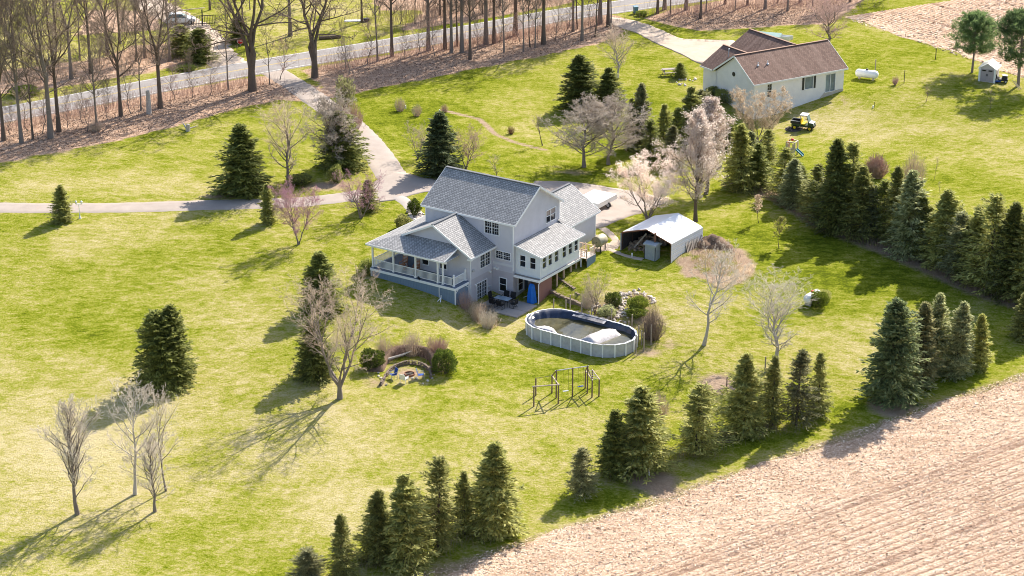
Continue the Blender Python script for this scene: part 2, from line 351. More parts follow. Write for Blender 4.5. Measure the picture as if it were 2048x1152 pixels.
for nme, arr in (('litter', litter), ('dirt', dirt), ('dry', dry), ('lush', lush)):
    a = gme.attributes.new(nme, 'FLOAT', 'POINT'); a.data.foreach_set('value', arr.astype(np.float32))
struct(link('ground', gme, 'lawn', smooth=True))
# ------------------------------------------------------------------ strips laid on the ground
def resample(P, step):
    P = np.array(P)[:, :2]; Q = []
    # smooth with Catmull-Rom
    for i in range(len(P) - 1):
        p0 = P[max(i - 1, 0)]; p1 = P[i]; p2 = P[i + 1]; p3 = P[min(i + 2, len(P) - 1)]
        n = max(2, int(np.linalg.norm(p2 - p1) / step))
        for k in range(n):
            s = k / n; Q.append(.5 * ((2 * p1) + (-p0 + p2) * s + (2 * p0 - 5 * p1 + 4 * p2 - p3) * s * s + (-p0 + 3 * p1 - 3 * p2 + p3) * s ** 3))
    Q.append(P[-1]); return np.array(Q)
def strip(name, P, w0, mat, off=.04, o0=None, o1=None, step=.8, jit=0., thick=.12):
    Q = resample(P, step); T = np.gradient(Q, axis=0); T /= np.linalg.norm(T, axis=1)[:, None]; N = np.c_[-T[:, 1], T[:, 0]]
    if o0 is None: o0, o1 = -w0 / 2, w0 / 2
    k = max(2, int(abs(o1 - o0) / .7) + 1); L = np.linspace(o0, o1, k)
    J = np.zeros((len(Q), k)); 
    if jit: J[:, 0] = rng.normal(0, jit, len(Q)); J[:, -1] = rng.normal(0, jit, len(Q))
    X = Q[:, None, :] + N[:, None, :] * (L[None, :] + J)[:, :, None]
    Z = H(X[..., 0], X[..., 1]) + off
    # skirt
    X = np.concatenate([X[:, :1], X, X[:, -1:]], 1); Z = np.concatenate([Z[:, :1] - thick, Z, Z[:, -1:] - thick], 1); k += 2
    if thick > .05: X[:, 0] -= N * (.22 + rng.random((len(Q), 1)) * .2); X[:, -1] += N * (.22 + rng.random((len(Q), 1)) * .2)
    V = np.c_[X.reshape(-1, 2), Z.ravel()]; n = len(Q)
    i0 = (np.arange(n - 1)[:, None] * k + np.arange(k - 1)[None, :]).ravel()
    return link(name, nm(name, V, np.c_[i0, i0 + k, i0 + k + 1, i0 + 1]), mat)
def pad(name, poly, mat, off=.045, res=.6, jit=.15):
    """closed area draped on the ground, grid clipped to its outline"""
    P = resample(list(poly) + [poly[0]], .6)[:-1]
    c = P.mean(0); rings = []
    m = 9; V = []
    for k in range(m):
        s = 1 - k / m
        q = c + (P - c) * s
        if k == 0 and jit: q = q + rng.normal(0, jit, q.shape) * .4
        V.append(np.c_[q, H(q[:, 0], q[:, 1]) + off])
    n = len(P); skirt = V[0].copy(); skirt[:, 2] -= .15
    V = np.concatenate([skirt] + V + [np.array([[c[0], c[1], h1(*c) + off]])])
    Fq = []; 
    for k in range(m):
        a = k * n + np.arange(n); b = k * n + (np.arange(n) + 1) % n
        Fq.append(np.c_[a, b, b + n, a + n])
    Fq = np.concatenate(Fq); last = len(V) - 1; a = m * n + np.arange(n); b = m * n + (np.arange(n) + 1) % n
    Ft = np.c_[a, b, np.full(n, last)]
    return link(name, nm(name, V, np.r_[Fq.ravel(), Ft.ravel()], np.r_[np.full(len(Fq), 4), np.full(len(Ft), 3)]), mat)
ROAD = [G(*q) for q in [(-120, 258), (0, 231), (125, 208), (351, 164), (552, 128), (890, 71.6), (1020, 48.5), (1130, 28.6), (1260, 10.4), (1400, -8), (1600, -34)]]
ROAD = [ROAD[0] + (ROAD[0] - ROAD[1]) * 5] + ROAD + [ROAD[-1] + (ROAD[-1] - ROAD[-2]) * 4]
struct(strip('road', ROAD, 6.9, 'road', .05, step=1.5))
struct(strip('road_edge_line', ROAD, 0, 'road_white', .056, -3.2, -3.03, 1.5, thick=.004)); struct(strip('road_edge_line', ROAD, 0, 'road_white', .056, 3.03, 3.2, 1.5, thick=.004))
struct(strip('road_centre_line', ROAD, 0, 'road_yellow', .056, -.17, -.06, 1.5, thick=.004)); struct(strip('road_centre_line', ROAD, 0, 'road_yellow', .056, .06, .17, 1.5, thick=.004))
DR = [(545, 142), (590, 170), (640, 205), (690, 240), (722, 270), (752, 305), (785, 352), (812, 372)]
struct(strip('driveway', [G(*q) for q in DR], 3.5, 'drive', .040, jit=.06))
_dl = [G(*q) for q in [(-120, 412), (0, 415), (180, 416), (420, 410), (600, 404), (720, 390), (830, 374), (930, 370), (1020, 372), (1110, 378)]]
struct(strip('driveway', [_dl[0] + (_dl[0] - _dl[1]) * 5] + _dl, 3.1, 'drive', .032, jit=.06))
struct(pad('parking_pad', [G(*q) for q in [(1070, 362), (1140, 364), (1215, 374), (1290, 388), (1335, 400), (1300, 420), (1250, 436), (1200, 456), (1175, 455), (1150, 420), (1110, 392), (1060, 385)]], 'drive', .048))
struct(pad('driveway_apron', [G(*q) for q in [(742, 368), (790, 345), (850, 356), (905, 362), (900, 378), (840, 386), (780, 402), (700, 402)]], 'drive', .044))
struct(pad('gravel_drive', [G(*q) for q in [(1215, 34), (1262, 40), (1310, 55), (1365, 78), (1420, 84), (1470, 82), (1450, 110), (1405, 128), (1360, 108), (1310, 86), (1272, 66), (1225, 50)]], 'gravel', .045))
struct(strip('gravel_lane', [G(*q) for q in [(470, 138), (440, 115), (418, 90), (395, 62), (352, 36), (310, 10), (270, -20)]], 5.2, 'gravel', .04, jit=.25))
struct(strip('stepping_path', [G(*q) for q in [(1204, 456), (1222, 470), (1232, 482), (1222, 490), (1205, 497), (1190, 499)]], .75, 'gravel', .035, step=.3, jit=.05))
struct(strip('stepping_path', [G(*q) for q in [(1208, 496), (1225, 501), (1255, 512), (1286, 519)]], .55, 'gravel', .038, step=.3, jit=.04))
struct(strip('front_walk', [G(*q) for q in [(795, 394), (812, 404), (826, 418), (838, 440)]], 1.3, 'patio_slab', .05))
# ------------------------------------------------------------------ harvested field
def field(name, org, ed, en, s0, s1, t0, t1, ds, dtt, head, row=.76, amp=.10):
    S = np.arange(s0, s1, ds); T = np.arange(t0, t1, dtt); SS, TT = np.meshgrid(S, T)
    ej = (np.sin(SS * .9) * .25 + np.sin(SS * .31 + 1) * .5 + rng.normal(0, .12, SS.shape)) * np.exp(-TT / 1.2)
    X = org[0] + ed[0] * SS + en[0] * (TT + ej); Y = org[1] + ed[1] * SS + en[1] * (TT + ej)
    k = np.clip((TT - head) / 2, 0.25, 1)
    Z = H(X, Y) + .03 + k * amp * (np.cos(2 * PI * TT / row) * .5 + .5) * (.6 + .4 * np.sin(SS * .37 + TT * .11)) + np.where(TT <= t0 + 1e-6, -.12, rng.normal(0, .012, SS.shape))
    a, b = SS.shape; i0 = (np.arange(a - 1)[:, None] * b + np.arange(b - 1)[None, :]).ravel()
    me = nm(name, np.c_[X.ravel(), Y.ravel(), Z.ravel()], np.c_[i0, i0 + 1, i0 + b + 1, i0 + b][:, ::-1])
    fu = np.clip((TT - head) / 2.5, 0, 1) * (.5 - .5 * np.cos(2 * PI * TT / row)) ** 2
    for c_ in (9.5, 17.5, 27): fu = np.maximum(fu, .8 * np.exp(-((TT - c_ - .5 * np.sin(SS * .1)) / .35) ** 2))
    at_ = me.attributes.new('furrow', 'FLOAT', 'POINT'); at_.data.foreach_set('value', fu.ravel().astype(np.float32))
    return link(name, me, 'stubble')
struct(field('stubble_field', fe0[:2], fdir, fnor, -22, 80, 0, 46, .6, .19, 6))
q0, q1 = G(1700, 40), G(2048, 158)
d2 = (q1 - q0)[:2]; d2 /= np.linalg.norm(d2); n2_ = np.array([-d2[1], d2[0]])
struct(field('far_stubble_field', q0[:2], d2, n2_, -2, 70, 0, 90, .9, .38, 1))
# straw and stalks lying on the harvested field
plain('straw', (.66, .54, .43), .9, 0)
def straw_mat():
    m, t, b = newmat('straw_bits'); a = t.nodes.new('ShaderNodeAttribute'); a.attribute_name = 'v'
    r = ramp(t, a.outputs['Fac'], [(0, (.40, .27, .185)), (.25, (.57, .41, .295)), (.6, (.73, .565, .425)), (1, (.90, .765, .62))]); t.links.new(r.outputs[0], b.inputs['Base Color']); b.inputs['Roughness'].default_value = .9; b.inputs['Specular IOR Level'].default_value = .15
straw_mat()
def straws(name, org, ed, en, s0, s1, t0, t1, n, L0, L1, wd, row=.76, head=6):
    S = rng.uniform(s0, s1, n); T = t0 + (t1 - t0) * rng.random(n); 
    onrow = (rng.random(n) < .55) & (T > head); T = np.where(onrow, np.round(T / row) * row + rng.normal(0, .07, n), T)
    x = org[0] + ed[0] * S + en[0] * T; y = org[1] + ed[1] * S + en[1] * T; z = H(x, y) + .05 + rng.random(n) * .03 + onrow * .05
    up = np.where(rng.random(n) < .22, rng.uniform(.5, 1.3, n), rng.normal(0, .16, n))
    az = rng.uniform(0, 2 * PI, n); L = rng.uniform(L0, L1, n) * np.where(up > .5, .6, 1)
    d = np.c_[np.cos(az) * np.cos(up), np.sin(az) * np.cos(up), np.sin(up)]
    sdv = np.c_[-np.sin(az), np.cos(az), rng.normal(0, .7, n)] * (wd * rng.uniform(.6, 1.5, n))[:, None]
    c = np.c_[x, y, z]; a = c - d * (L / 2)[:, None]; b = c + d * (L / 2)[:, None]; a[:, 2] = np.maximum(a[:, 2], z - .05)
    V = np.stack([a - sdv, a + sdv, b + sdv, b - sdv], 1).reshape(-1, 3)
    return struct(link(name, nm(name, V, np.arange(4 * n).reshape(-1, 4), v=rng.random(n)), 'straw_bits'), 'stuff')
straws('corn_stalk_litter', fe0[:2], fdir, fnor, -20, 70, -.5, 34, 120000, .08, .24, .02)
straws('far_stalk_litter', q0[:2], d2, n2_, 0, 62, -.3, 70, 26000, .3, .8, .035, head=99)
# ------------------------------------------------------------------ plants
plain('bark', (.155, .118, .092), .95, .45, 5, .1, bmp=.5)
plain('bark_grey', (.23, .19, .16), .95, .4, 5, .1, bmp=.5)
plain('bark_pale', (.46, .41, .36), .95, .35, 6, .1, bmp=.4)
plain('bark_dark', (.10, .078, .062), .95, .4, 5, .1, bmp=.5)
plain('twig_tan', (.60, .47, .355), .95, .3, 3, .1)
plain('twig_grey', (.50, .42, .34), .95, .3, 3, .1)
plain('twig_pale', (.64, .56, .46), .95, .3, 3, .1)
plain('twig_red', (.50, .335, .28), .95, .3, 3, .1)
plain('twig_pink', (.50, .285, .32), .95, .3, 3, .1)
plain('twig_wood', (.27, .205, .16), .95, .3, 3, .1)
foliage('spruce', (0.1123, 0.14, 0.0373), (0.4156, 0.4258, 0.1212), .7, .5)
foliage('spruce_blue', (0.0946, 0.1331, 0.0561), (0.315, 0.3564, 0.1573), .7, .5)
foliage('spruce_olive', (0.1914, 0.2077, 0.0592), (0.5741, 0.5569, 0.1901), .7, .5)
foliage('spruce_brown', (0.1757, 0.1733, 0.075), (0.418, 0.4043, 0.2), .7, .5)
foliage('spruce_grey', (0.1901, 0.2117, 0.096), (0.5491, 0.5504, 0.2816), .7, .5)
foliage('pine', (0.0736, 0.1325, 0.0493), (0.2797, 0.368, 0.1408), .7, .5)
foliage('arborvitae', (0.042, 0.066, 0.012), (0.155, 0.195, 0.034), .7, .38)
foliage('juniper', (0.075, 0.11, 0.014), (0.25, 0.29, 0.04), .7, .38)
foliage('blossom', (.74, .60, .52), (.96, .86, .78), .8, .6)
foliage('pink_bud', (.36, .16, .24), (.58, .32, .42), .8, .2)
foliage('dry_grass', (.34, .245, .16), (.78, .64, .48), .9, .5)
foliage('fresh_leaf', (.14, .20, .02), (.30, .36, .05), .8, .3)
foliage('young_leaf', (.26, .25, .06), (.42, .38, .12), .8, .3)
def unit(a): return a / np.maximum(np.linalg.norm(a, axis=-1, keepdims=True), 1e-9)
def tubes(P, Rd, n):
    """P (B,K,3) branch lines, Rd (B,K) radii -> vertices, quads"""
    B, K, _ = P.shape; T = unit(np.gradient(P, axis=1))
    ref = np.where(np.abs(T[..., 2:3]) > .9, np.array([1., 0, 0]), np.array([0, 0, 1.]))
    a = unit(np.cross(T, ref)); b = np.cross(T, a); an = np.arange(n) * 2 * PI / n
    V = P[:, :, None, :] + Rd[:, :, None, None] * (np.cos(an)[None, None, :, None] * a[:, :, None, :] + np.sin(an)[None, None, :, None] * b[:, :, None, :])
    idx = np.arange(B * K * n).reshape(B, K, n)
    q = np.stack([idx[:, :-1], np.roll(idx[:, :-1], -1, 2), np.roll(idx[:, 1:], -1, 2), idx[:, 1:]], -1).reshape(-1, 4)
    return V.reshape(-1, 3), q
def join(parts):
    V = []; Q = []; o = 0
    for v, q in parts: V.append(v); Q.append(q + o); o += len(v)
    return np.concatenate(V), np.concatenate(Q)
def bare(seed, H0=1.0, rad=.016, stems=1, lean=.05, clear=.22, n=(16, 7, 6, 3), ang=(48, 42, 45, 45), ln=(.42, .5, .5, .5), up=(.55, .35, .2, .1), shape='egg', wob=.012, rmin=.0011, droop=0., tips=False, spread=0., stemtop=1.0, thick=.022, fork=0.):
    """leafless tree of unit height: returns (limb mesh, twig mesh, twig tip points)"""
    r = np.random.default_rng(seed); K = 9
    t = np.linspace(0, 1, K)
    P = np.zeros((stems, K, 3)); Rd = np.zeros((stems, K))
    for i in range(stems):
        a = 2 * PI * (i + r.random() * .6) / stems; s = (spread * r.uniform(.6, 1.1) if stems > 1 else 0)
        tf = np.clip(t - fork, 0, 1) / (1 - fork); P[i, :, 0] = math.cos(a) * s * tf ** .9 + np.cumsum(r.normal(0, wob, K) * (t > fork)) + (lean * tf * r.normal())
        P[i, :, 1] = math.sin(a) * s * tf ** .9 + np.cumsum(r.normal(0, wob, K) * (t > fork)) + (lean * tf * r.normal())
        P[i, :, 2] = t * (r.uniform(.82, 1.0) if stems > 1 else 1.0) * stemtop
        k = 1.0 if stems == 1 else np.where(t <= fork, 1.0, .66)
        Rd[i] = rad * k * ((1 - t) ** .9 * .9 + .07) ; Rd[i, 0] *= 1.35
    levels = [(P, Rd)]; lens = np.full(stems, 1.0)
    for L in range(4):
        if n[L] == 0: break
        P, Rd = levels[-1]; B = len(P); m = n[L]
        t0 = clear if L == 0 else .18
        tt = t0 + (1 - t0) * (np.arange(m)[None, :] + r.random((B, m))) / m
        tt = np.clip(tt, 0, .985); par = np.repeat(np.arange(B), m); tt = tt.ravel()
        f = tt * (P.shape[1] - 1); i0 = np.minimum(f.astype(int), P.shape[1] - 2); w_ = (f - i0)[:, None]
        p0 = P[par, i0] * (1 - w_) + P[par, i0 + 1] * w_; rr = Rd[par, i0] * (1 - w_[:, 0]) + Rd[par, i0 + 1] * w_[:, 0]
        tan = unit(P[par, i0 + 1] - P[par, i0])
        N = len(par)
        if L == 0:
            az = (np.arange(N) * 2.39996 + r.normal(0, .35, N)); side = np.c_[np.cos(az), np.sin(az), np.zeros(N)]
        else: side = r.normal(size=(N, 3))
        side = unit(side - tan * (side * tan).sum(1, keepdims=True))
        an = np.radians(ang[L] + r.normal(0, 9, N))[:, None]
        if L == 0 and shape != 'cone': an = an * (1.15 - .5 * tt[:, None])
        d = tan * np.cos(an) + side * np.sin(an)
        if L == 0:
            x = (tt - t0) / (1 - t0)
            if shape == 'egg2': prof = np.clip(1.25 - 1.05 * x, .12, 1) * np.clip(.55 + 3 * x, 0, 1)
            elif shape == 'egg': prof = np.sin(PI * np.clip(.22 + .72 * x, 0, 1)) ** .8
            elif shape == 'cone': prof = 1.02 - x * .9
            elif shape == 'vase': prof = .55 + .6 * np.sin(PI * x * .85)
            else: prof = .75 + .4 * np.sin(PI * x)
            ll = ln[0] * prof * r.uniform(.75, 1.15, N)
        else: ll = lens[par] * ln[L] * (1.1 - .55 * tt) * r.uniform(.6, 1.25, N)
        Kc = (7, 5, 4, 2)[L]; s = np.linspace(0, 1, Kc)
        Pc = np.zeros((N, Kc, 3)); Pc[:, 0] = p0; dd = d.copy()
        for k in range(1, Kc):
            dd = unit(dd + np.array([0, 0, up[L] / Kc * 1.6 - droop * (k / Kc)]) + r.normal(0, .10 + .04 * L, (N, 3)))
            Pc[:, k] = Pc[:, k - 1] + dd * (ll / (Kc - 1))[:, None]
        rb = np.maximum(np.minimum(rr * .72, ll * thick), rmin * (1.6, 1.3, 1.1, 1.)[L])
        Rc = np.maximum(rb[:, None] * (1 - .85 * s[None, :]), rmin * .55)
        levels.append((Pc, Rc)); lens = ll
    limb = join([tubes(*levels[0], 8), tubes(*levels[1], 5)])
    tw = join([tubes(P, Rd, 3) for P, Rd in levels[2:]]) if len(levels) > 2 else None
    tip = np.concatenate([levels[-1][0][:, -1], levels[-1][0][:, 1]]) if tips else None
    k = 1.0 / max(levels[0][0][:, -1, 2].max(), max(P[..., 2].max() for P, _ in levels))
    # normalise to unit height
    limb = (limb[0] * k, limb[1]); tw = (tw[0] * k, tw[1]) if tw is not None else None
    return limb, tw, (tip * k if tips else None)
def leaves(C, D, Nn, L, W, cup=0.):
    """diamond leaves: centres, directions, normals, length, width"""
    S = unit(np.cross(D, Nn)); n = len(C)
    L = np.broadcast_to(L, (n,))[:, None]; W = np.broadcast_to(W, (n,))[:, None]
    V = np.stack([C - D * L * .5, C + S * W * .5 - D * L * .05, C + D * L * .5, C - S * W * .5 - D * L * .05], 1).reshape(-1, 3)
    return V, np.arange(4 * n).reshape(-1, 4)
def conifer(seed, wid=.25, nb=170, ns=9, clear=.04, power=.85, droop=.25, lift=.35, ll=.055, lw=.019, gap=.0, irregular=.12, top=.0):
    """unit-height conifer: (trunk, crown leaves, branch tubes)"""
    r = np.random.default_rng(seed)
    tr = tubes(np.array([[[0, 0, 0], [0.003, 0, .3], [0, .004, .65], [0, 0, .97]]]), np.array([[.016, .012, .007, .0015]]), 7)
    t = np.sort(r.random(nb)) ** 1.08
    z = clear + (1 - clear) * t * .97; az = np.arange(nb) * 2.39996 + r.normal(0, .4, nb)
    side_k = 1 + irregular * np.sin(az * 1 + seed) + irregular * .7 * np.sin(3 * az + z * 9 + seed * 2)
    Lb = wid * ((1 - t) ** power * .95 + .05 + top) * side_k * np.clip(r.normal(.88, .17, nb), .45, 1.2)
    lowcut = np.clip((z - clear) / .08, .72, 1); Lb *= lowcut
    keep = r.random(nb) > gap; z, az, Lb, t = z[keep], az[keep], Lb[keep], t[keep]; nb = len(z)
    pit = lift * t ** 1.5 * 2.2 - .08 + r.normal(0, .17, nb)
    dr = np.c_[np.cos(az) * np.cos(pit), np.sin(az) * np.cos(pit), np.sin(pit)]
    s = np.linspace(0, 1, 5)
    bp_ = np.zeros((nb, 5, 3)); bp_[:, :, 2] = z[:, None]
    bp_ += dr[:, None, :] * (Lb[:, None] * s[None, :])[:, :, None]; bp_[:, :, 2] -= droop * Lb[:, None] * (s[None, :] ** 2) * (1 - t[:, None] * .8) - droop * .45 * Lb[:, None] * (s[None, :] ** 4)
    br = tubes(bp_, np.maximum(.0035 * (1 - s)[None, :] * (Lb / wid)[:, None] + .0008, .0008), 3)
    lat = np.c_[-np.sin(az), np.cos(az), np.zeros(nb)]
    C = []; D = []; Nn = []; LL = []
    for k in range(ns):
        ss = np.clip(.16 + .84 * (k + r.random(nb)) / ns, 0, 1)
        base = np.c_[np.zeros(nb), np.zeros(nb), z] + dr * (Lb * ss)[:, None]; base[:, 2] -= droop * Lb * ss ** 2 * (1 - t * .8) - droop * .45 * Lb * ss ** 4
        wdt = Lb * .42 * (1.02 - ss) + .012
        for sgn in (-1, 1, 0):
            off = lat * (sgn * wdt * r.uniform(.25, 1.0, nb))[:, None]
            c = base + off + r.normal(0, .006, (nb, 3)); c[:, 2] -= np.abs(sgn) * .25 * wdt
            d = unit(dr * r.uniform(.5, 1.2, nb)[:, None] + lat * (sgn * r.uniform(.3, 1.1, nb))[:, None] + np.c_[np.zeros(nb), np.zeros(nb), r.normal(-.12, .28, nb)])
            C.append(c); D.append(d); Nn.append(unit(np.array([0, 0, 1.]) + r.normal(0, .55, (nb, 3)))); LL.append(r.uniform(.7, 1.35, nb))
    # leader
    m = 14; C.append(np.c_[r.normal(0, .004, (m, 2)), np.linspace(.93, 1.0, m)]); D.append(unit(np.c_[r.normal(0, .6, (m, 2)), np.ones(m)])); Nn.append(unit(r.normal(size=(m, 3)))); LL.append(np.full(m, .6))
    C, D, Nn, LL = map(np.concatenate, (C, D, Nn, LL))
    lf = leaves(C, D, Nn, ll * LL, lw * r.uniform(.7, 1.4, len(C)))
    vv = np.clip(r.normal(.5, .28, len(C)), 0, 1)
    return tr, lf, br, vv
def bushpts(seed, n, rx, ry, rz, zc, shell=.55, low=-.9):
    r = np.random.default_rng(seed); d = unit(r.normal(size=(n * 2, 3))); d = d[d[:, 2] > low][:n]; n = len(d)
    lump = 1 + .12 * np.sin(d[:, 0] * 5 + seed) + .10 * np.sin(d[:, 1] * 7 + d[:, 2] * 5 + seed * 3)
    k = (shell + (1 - shell) * r.random(n) ** .6) * lump
    return d * np.array([rx, ry, rz]) * k[:, None] + np.array([0, 0, zc]), d, r
def bush(seed, n=2600, rx=.5, ry=.5, rz=.5, zc=.5, ll=.09, lw=.04, upw=.8, taper=0., shell=.55):
    C, d, r = bushpts(seed, n, rx, ry, rz, zc, shell)
    if taper: C[:, :2] *= (1 - taper * np.clip(C[:, 2:3], 0, 1)) / (1 - taper * .3)
    C = C[C[:, 2] > .005]; n = len(C); d = unit(C - np.array([0, 0, zc * .7]))
    D = unit(d + np.array([0, 0, upw]) + r.normal(0, .35, (n, 3)))
    return leaves(C, D, unit(d + r.normal(0, .6, (n, 3))), ll * r.uniform(.7, 1.3, n), lw * r.uniform(.7, 1.3, n)), np.clip(r.normal(.5, .28, n), 0, 1)
def twigbush(seed, n=260, w=.5, k=4, rad=.006, cone=.55, dome=True):
    """many-stemmed leafless shrub of unit height"""
    r = np.random.default_rng(seed); az = r.uniform(0, 2 * PI, n); rr = np.sqrt(r.random(n)); P = np.zeros((n, k, 3)); s = np.linspace(0, 1, k)
    top = (np.sqrt(np.maximum(1 - (rr * .9) ** 2, .05)) if dome else np.ones(n)) * r.uniform(.72, 1.02, n)
    b0 = rr * w * (1 - cone)
    for i in range(k):
        q = b0 + (rr * w - b0) * s[i] ** .8
        P[:, i, 0] = np.cos(az) * q; P[:, i, 1] = np.sin(az) * q; P[:, i, 2] = top * s[i]
    P[:, 1:] += r.normal(0, .02, (n, k - 1, 3)) ; P[:, 0, 2] = 0
    v1 = tubes(P, np.maximum(rad * (1 - .8 * s)[None, :] * np.ones((n, 1)), rad * .25), 3)
    m = 3 * n; par = r.integers(0, n, m); f = r.uniform(1, k - 1.01, m); i0 = f.astype(int); w_ = (f - i0)[:, None]
    p0 = P[par, i0] * (1 - w_) + P[par, i0 + 1] * w_; d = unit(P[par, i0 + 1] - P[par, i0] + r.normal(0, .10, (m, 3)) + r.normal(0, .5, (m, 3)) * .22)
    L = r.uniform(.08, .24, m)[:, None]
    Q = np.stack([p0, p0 + d * L * .5 + r.normal(0, .01, (m, 3)), p0 + d * L + np.array([0, 0, .02])], 1)
    v2 = tubes(Q, np.maximum(rad * .5 * np.array([1, .7, .4])[None, :] * np.ones((m, 1)), rad * .2), 3)
    return join([v1, v2])
CACHE = {}
def cmesh(key, fn):
    if key not in CACHE: CACHE[key] = fn()
    return CACHE[key]
def withmat(key, me, mat):
    if key not in CACHE:
        if len(me.materials) and me.materials[0].name != mat: me = me.copy(); me.materials.clear()
        if not len(me.materials): me.materials.append(MATS[mat])
        CACHE[key] = me
    return CACHE[key]
def place(name, meshes, label, cat, P, sx, sz, rz, group=None, tilt=0., tiltaz=0.):
    """meshes: list of (part name, mesh, material)"""
    o = thing(name, label, cat, P, rz, group); o.scale = (sx, sx, sz)
    if tilt: o.rotation_euler = (tilt * math.cos(tiltaz), tilt * math.sin(tiltaz), rz)
    for nme, me, mat in meshes:
        c = bpy.data.objects.new(nme, me); COL.objects.link(c); c.parent = o
        if len(me.materials) == 0: me.materials.append(MATS[mat])
    return o
CF = dict(
    dense=dict(wid=.30, nb=330, ns=13, clear=.01, power=.72, ll=.046, lw=.015, droop=.30),
    dense2=dict(wid=.34, nb=340, ns=13, clear=.01, power=.62, ll=.046, lw=.015, droop=.22, irregular=.14),
    round_=dict(wid=.38, nb=360, ns=14, clear=.01, power=.50, ll=.046, lw=.015, droop=.15, irregular=.08),
    thin=dict(wid=.22, nb=230, ns=11, clear=.045, power=.62, ll=.042, lw=.0115, droop=.10, gap=.10, irregular=.2),
    thin2=dict(wid=.24, nb=210, ns=10, clear=.07, power=.45, ll=.042, lw=.0115, droop=.05, gap=.10, irregular=.26),
    mid=dict(wid=.27, nb=310, ns=12, clear=.02, power=.66, ll=.044, lw=.0135, droop=.18, gap=.04, irregular=.18),
    col=dict(wid=.20, nb=260, ns=12, clear=.02, power=.45, ll=.044, lw=.014, droop=.02, lift=.6, irregular=.10))
def conifer_at(kind, seed, mat, bx, by, ty, wpx, name, label, group=None, bark='bark_dark', rz=None):
    kw = CF[kind]
    def mk():
        tr, lf, br, vv = conifer(seed, **kw)
        T = join([tr, br]); return nm('trunk', *T), nm('crown', lf[0], lf[1], v=vv)
    a, c = cmesh((kind, seed), mk)
    cm = withmat((kind, seed, mat), c, mat)
    P = G(bx, by); h = ztop(P, ty) - P[2]; wm = wpx * mpx(P) / 2
    return place(name, [('trunk', a, bark), ('crown', cm, mat)], label, 'tree', P, wm / (kw['wid'] * .70), h, rng.uniform(0, 6.28) if rz is None else rz, group, rng.normal(0, .03), rng.uniform(0, 6))
BR = dict(
    vase=dict(rad=.015, lean=.02, rmin=.0009, clear=.16, n=(24, 8, 7, 5), ang=(34, 34, 38, 40), ln=(.46, .42, .45, .5), up=(.55, .35, .25, .1), shape='vase'),
    oval=dict(rad=.012, lean=.01, rmin=.0008, thick=.011, clear=.15, n=(44, 9, 6, 4), ang=(21, 26, 32, 38), ln=(.42, .34, .45, .5), up=(.5, .45, .3, .2), shape='egg', wob=.004),
    pear=dict(rad=.014, thick=.012, lean=.01, clear=.14, n=(44, 9, 7, 3), ang=(33, 30, 36, 40), ln=(.44, .34, .45, .5), up=(.55, .4, .3, .2), shape='egg2', wob=.004),
    round_=dict(rad=.018, lean=.02, rmin=.0015, clear=.18, n=(32, 11, 9, 5), ang=(54, 44, 48, 50), ln=(.50, .44, .45, .5), up=(.35, .15, .05, .0), shape='egg'),
    fork=dict(rad=.015, thick=.017, lean=.02, rmin=.0011, clear=.22, n=(18, 8, 7, 4), ang=(50, 44, 46, 48), ln=(.42, .42, .44, .5), up=(.45, .3, .2, .1), shape='egg', wob=.014),
    wide=dict(rad=.022, rmin=.0008, stems=5, spread=.46, fork=.14, clear=.30, n=(10, 8, 7, 4), ang=(42, 44, 46, 50), ln=(.36, .46, .48, .5), up=(.25, .15, .05, -.05), shape='flat', wob=.02),
    multi=dict(rad=.020, stems=6, spread=.36, clear=.25, n=(9, 7, 6, 4), ang=(34, 38, 42, 45), ln=(.34, .45, .5, .5), up=(.4, .3, .2, .1), shape='flat', wob=.012),
    redbud=dict(rad=.026, stems=3, spread=.36, clear=.22, n=(12, 8, 7, 5), ang=(46, 44, 46, 48), ln=(.44, .48, .5, .5), up=(.25, .2, .1, .0), shape='flat', wob=.016),
    sapling=dict(rad=.011, clear=.35, n=(14, 7, 5, 0), ang=(40, 40, 42, 0), ln=(.34, .45, .5, .5), up=(.5, .3, .2, .1), shape='egg'),
    forest=dict(lean=.06, rad=.0125, stems=2, spread=.10, fork=.38, thick=.019, clear=.28, n=(15, 8, 7, 4), ang=(54, 46, 48, 50), ln=(.28, .44, .48, .5), up=(.45, .25, .1, .0), shape='egg', wob=.005, rmin=.0008),
    forest_low=dict(lean=.06, rad=.018, stems=4, spread=.20, fork=.24, thick=.024, clear=.28, n=(8, 8, 7, 4), ang=(60, 48, 50, 52), ln=(.34, .46, .48, .5), up=(.25, .1, .0, -.1), shape='egg', wob=.010, rmin=.0008),
    pole=dict(lean=.025, rad=.007, clear=.22, n=(18, 6, 5, 4), ang=(50, 42, 44, 46), ln=(.20, .42, .48, .5), up=(.5, .3, .1, .0), shape='egg', wob=.008, rmin=.0008),
    under=dict(rad=.010, clear=.12, n=(18, 8, 6, 4), ang=(46, 44, 46, 48), ln=(.40, .45, .48, .5), up=(.4, .2, .1, .0), shape='egg', wob=.02, rmin=.0010))
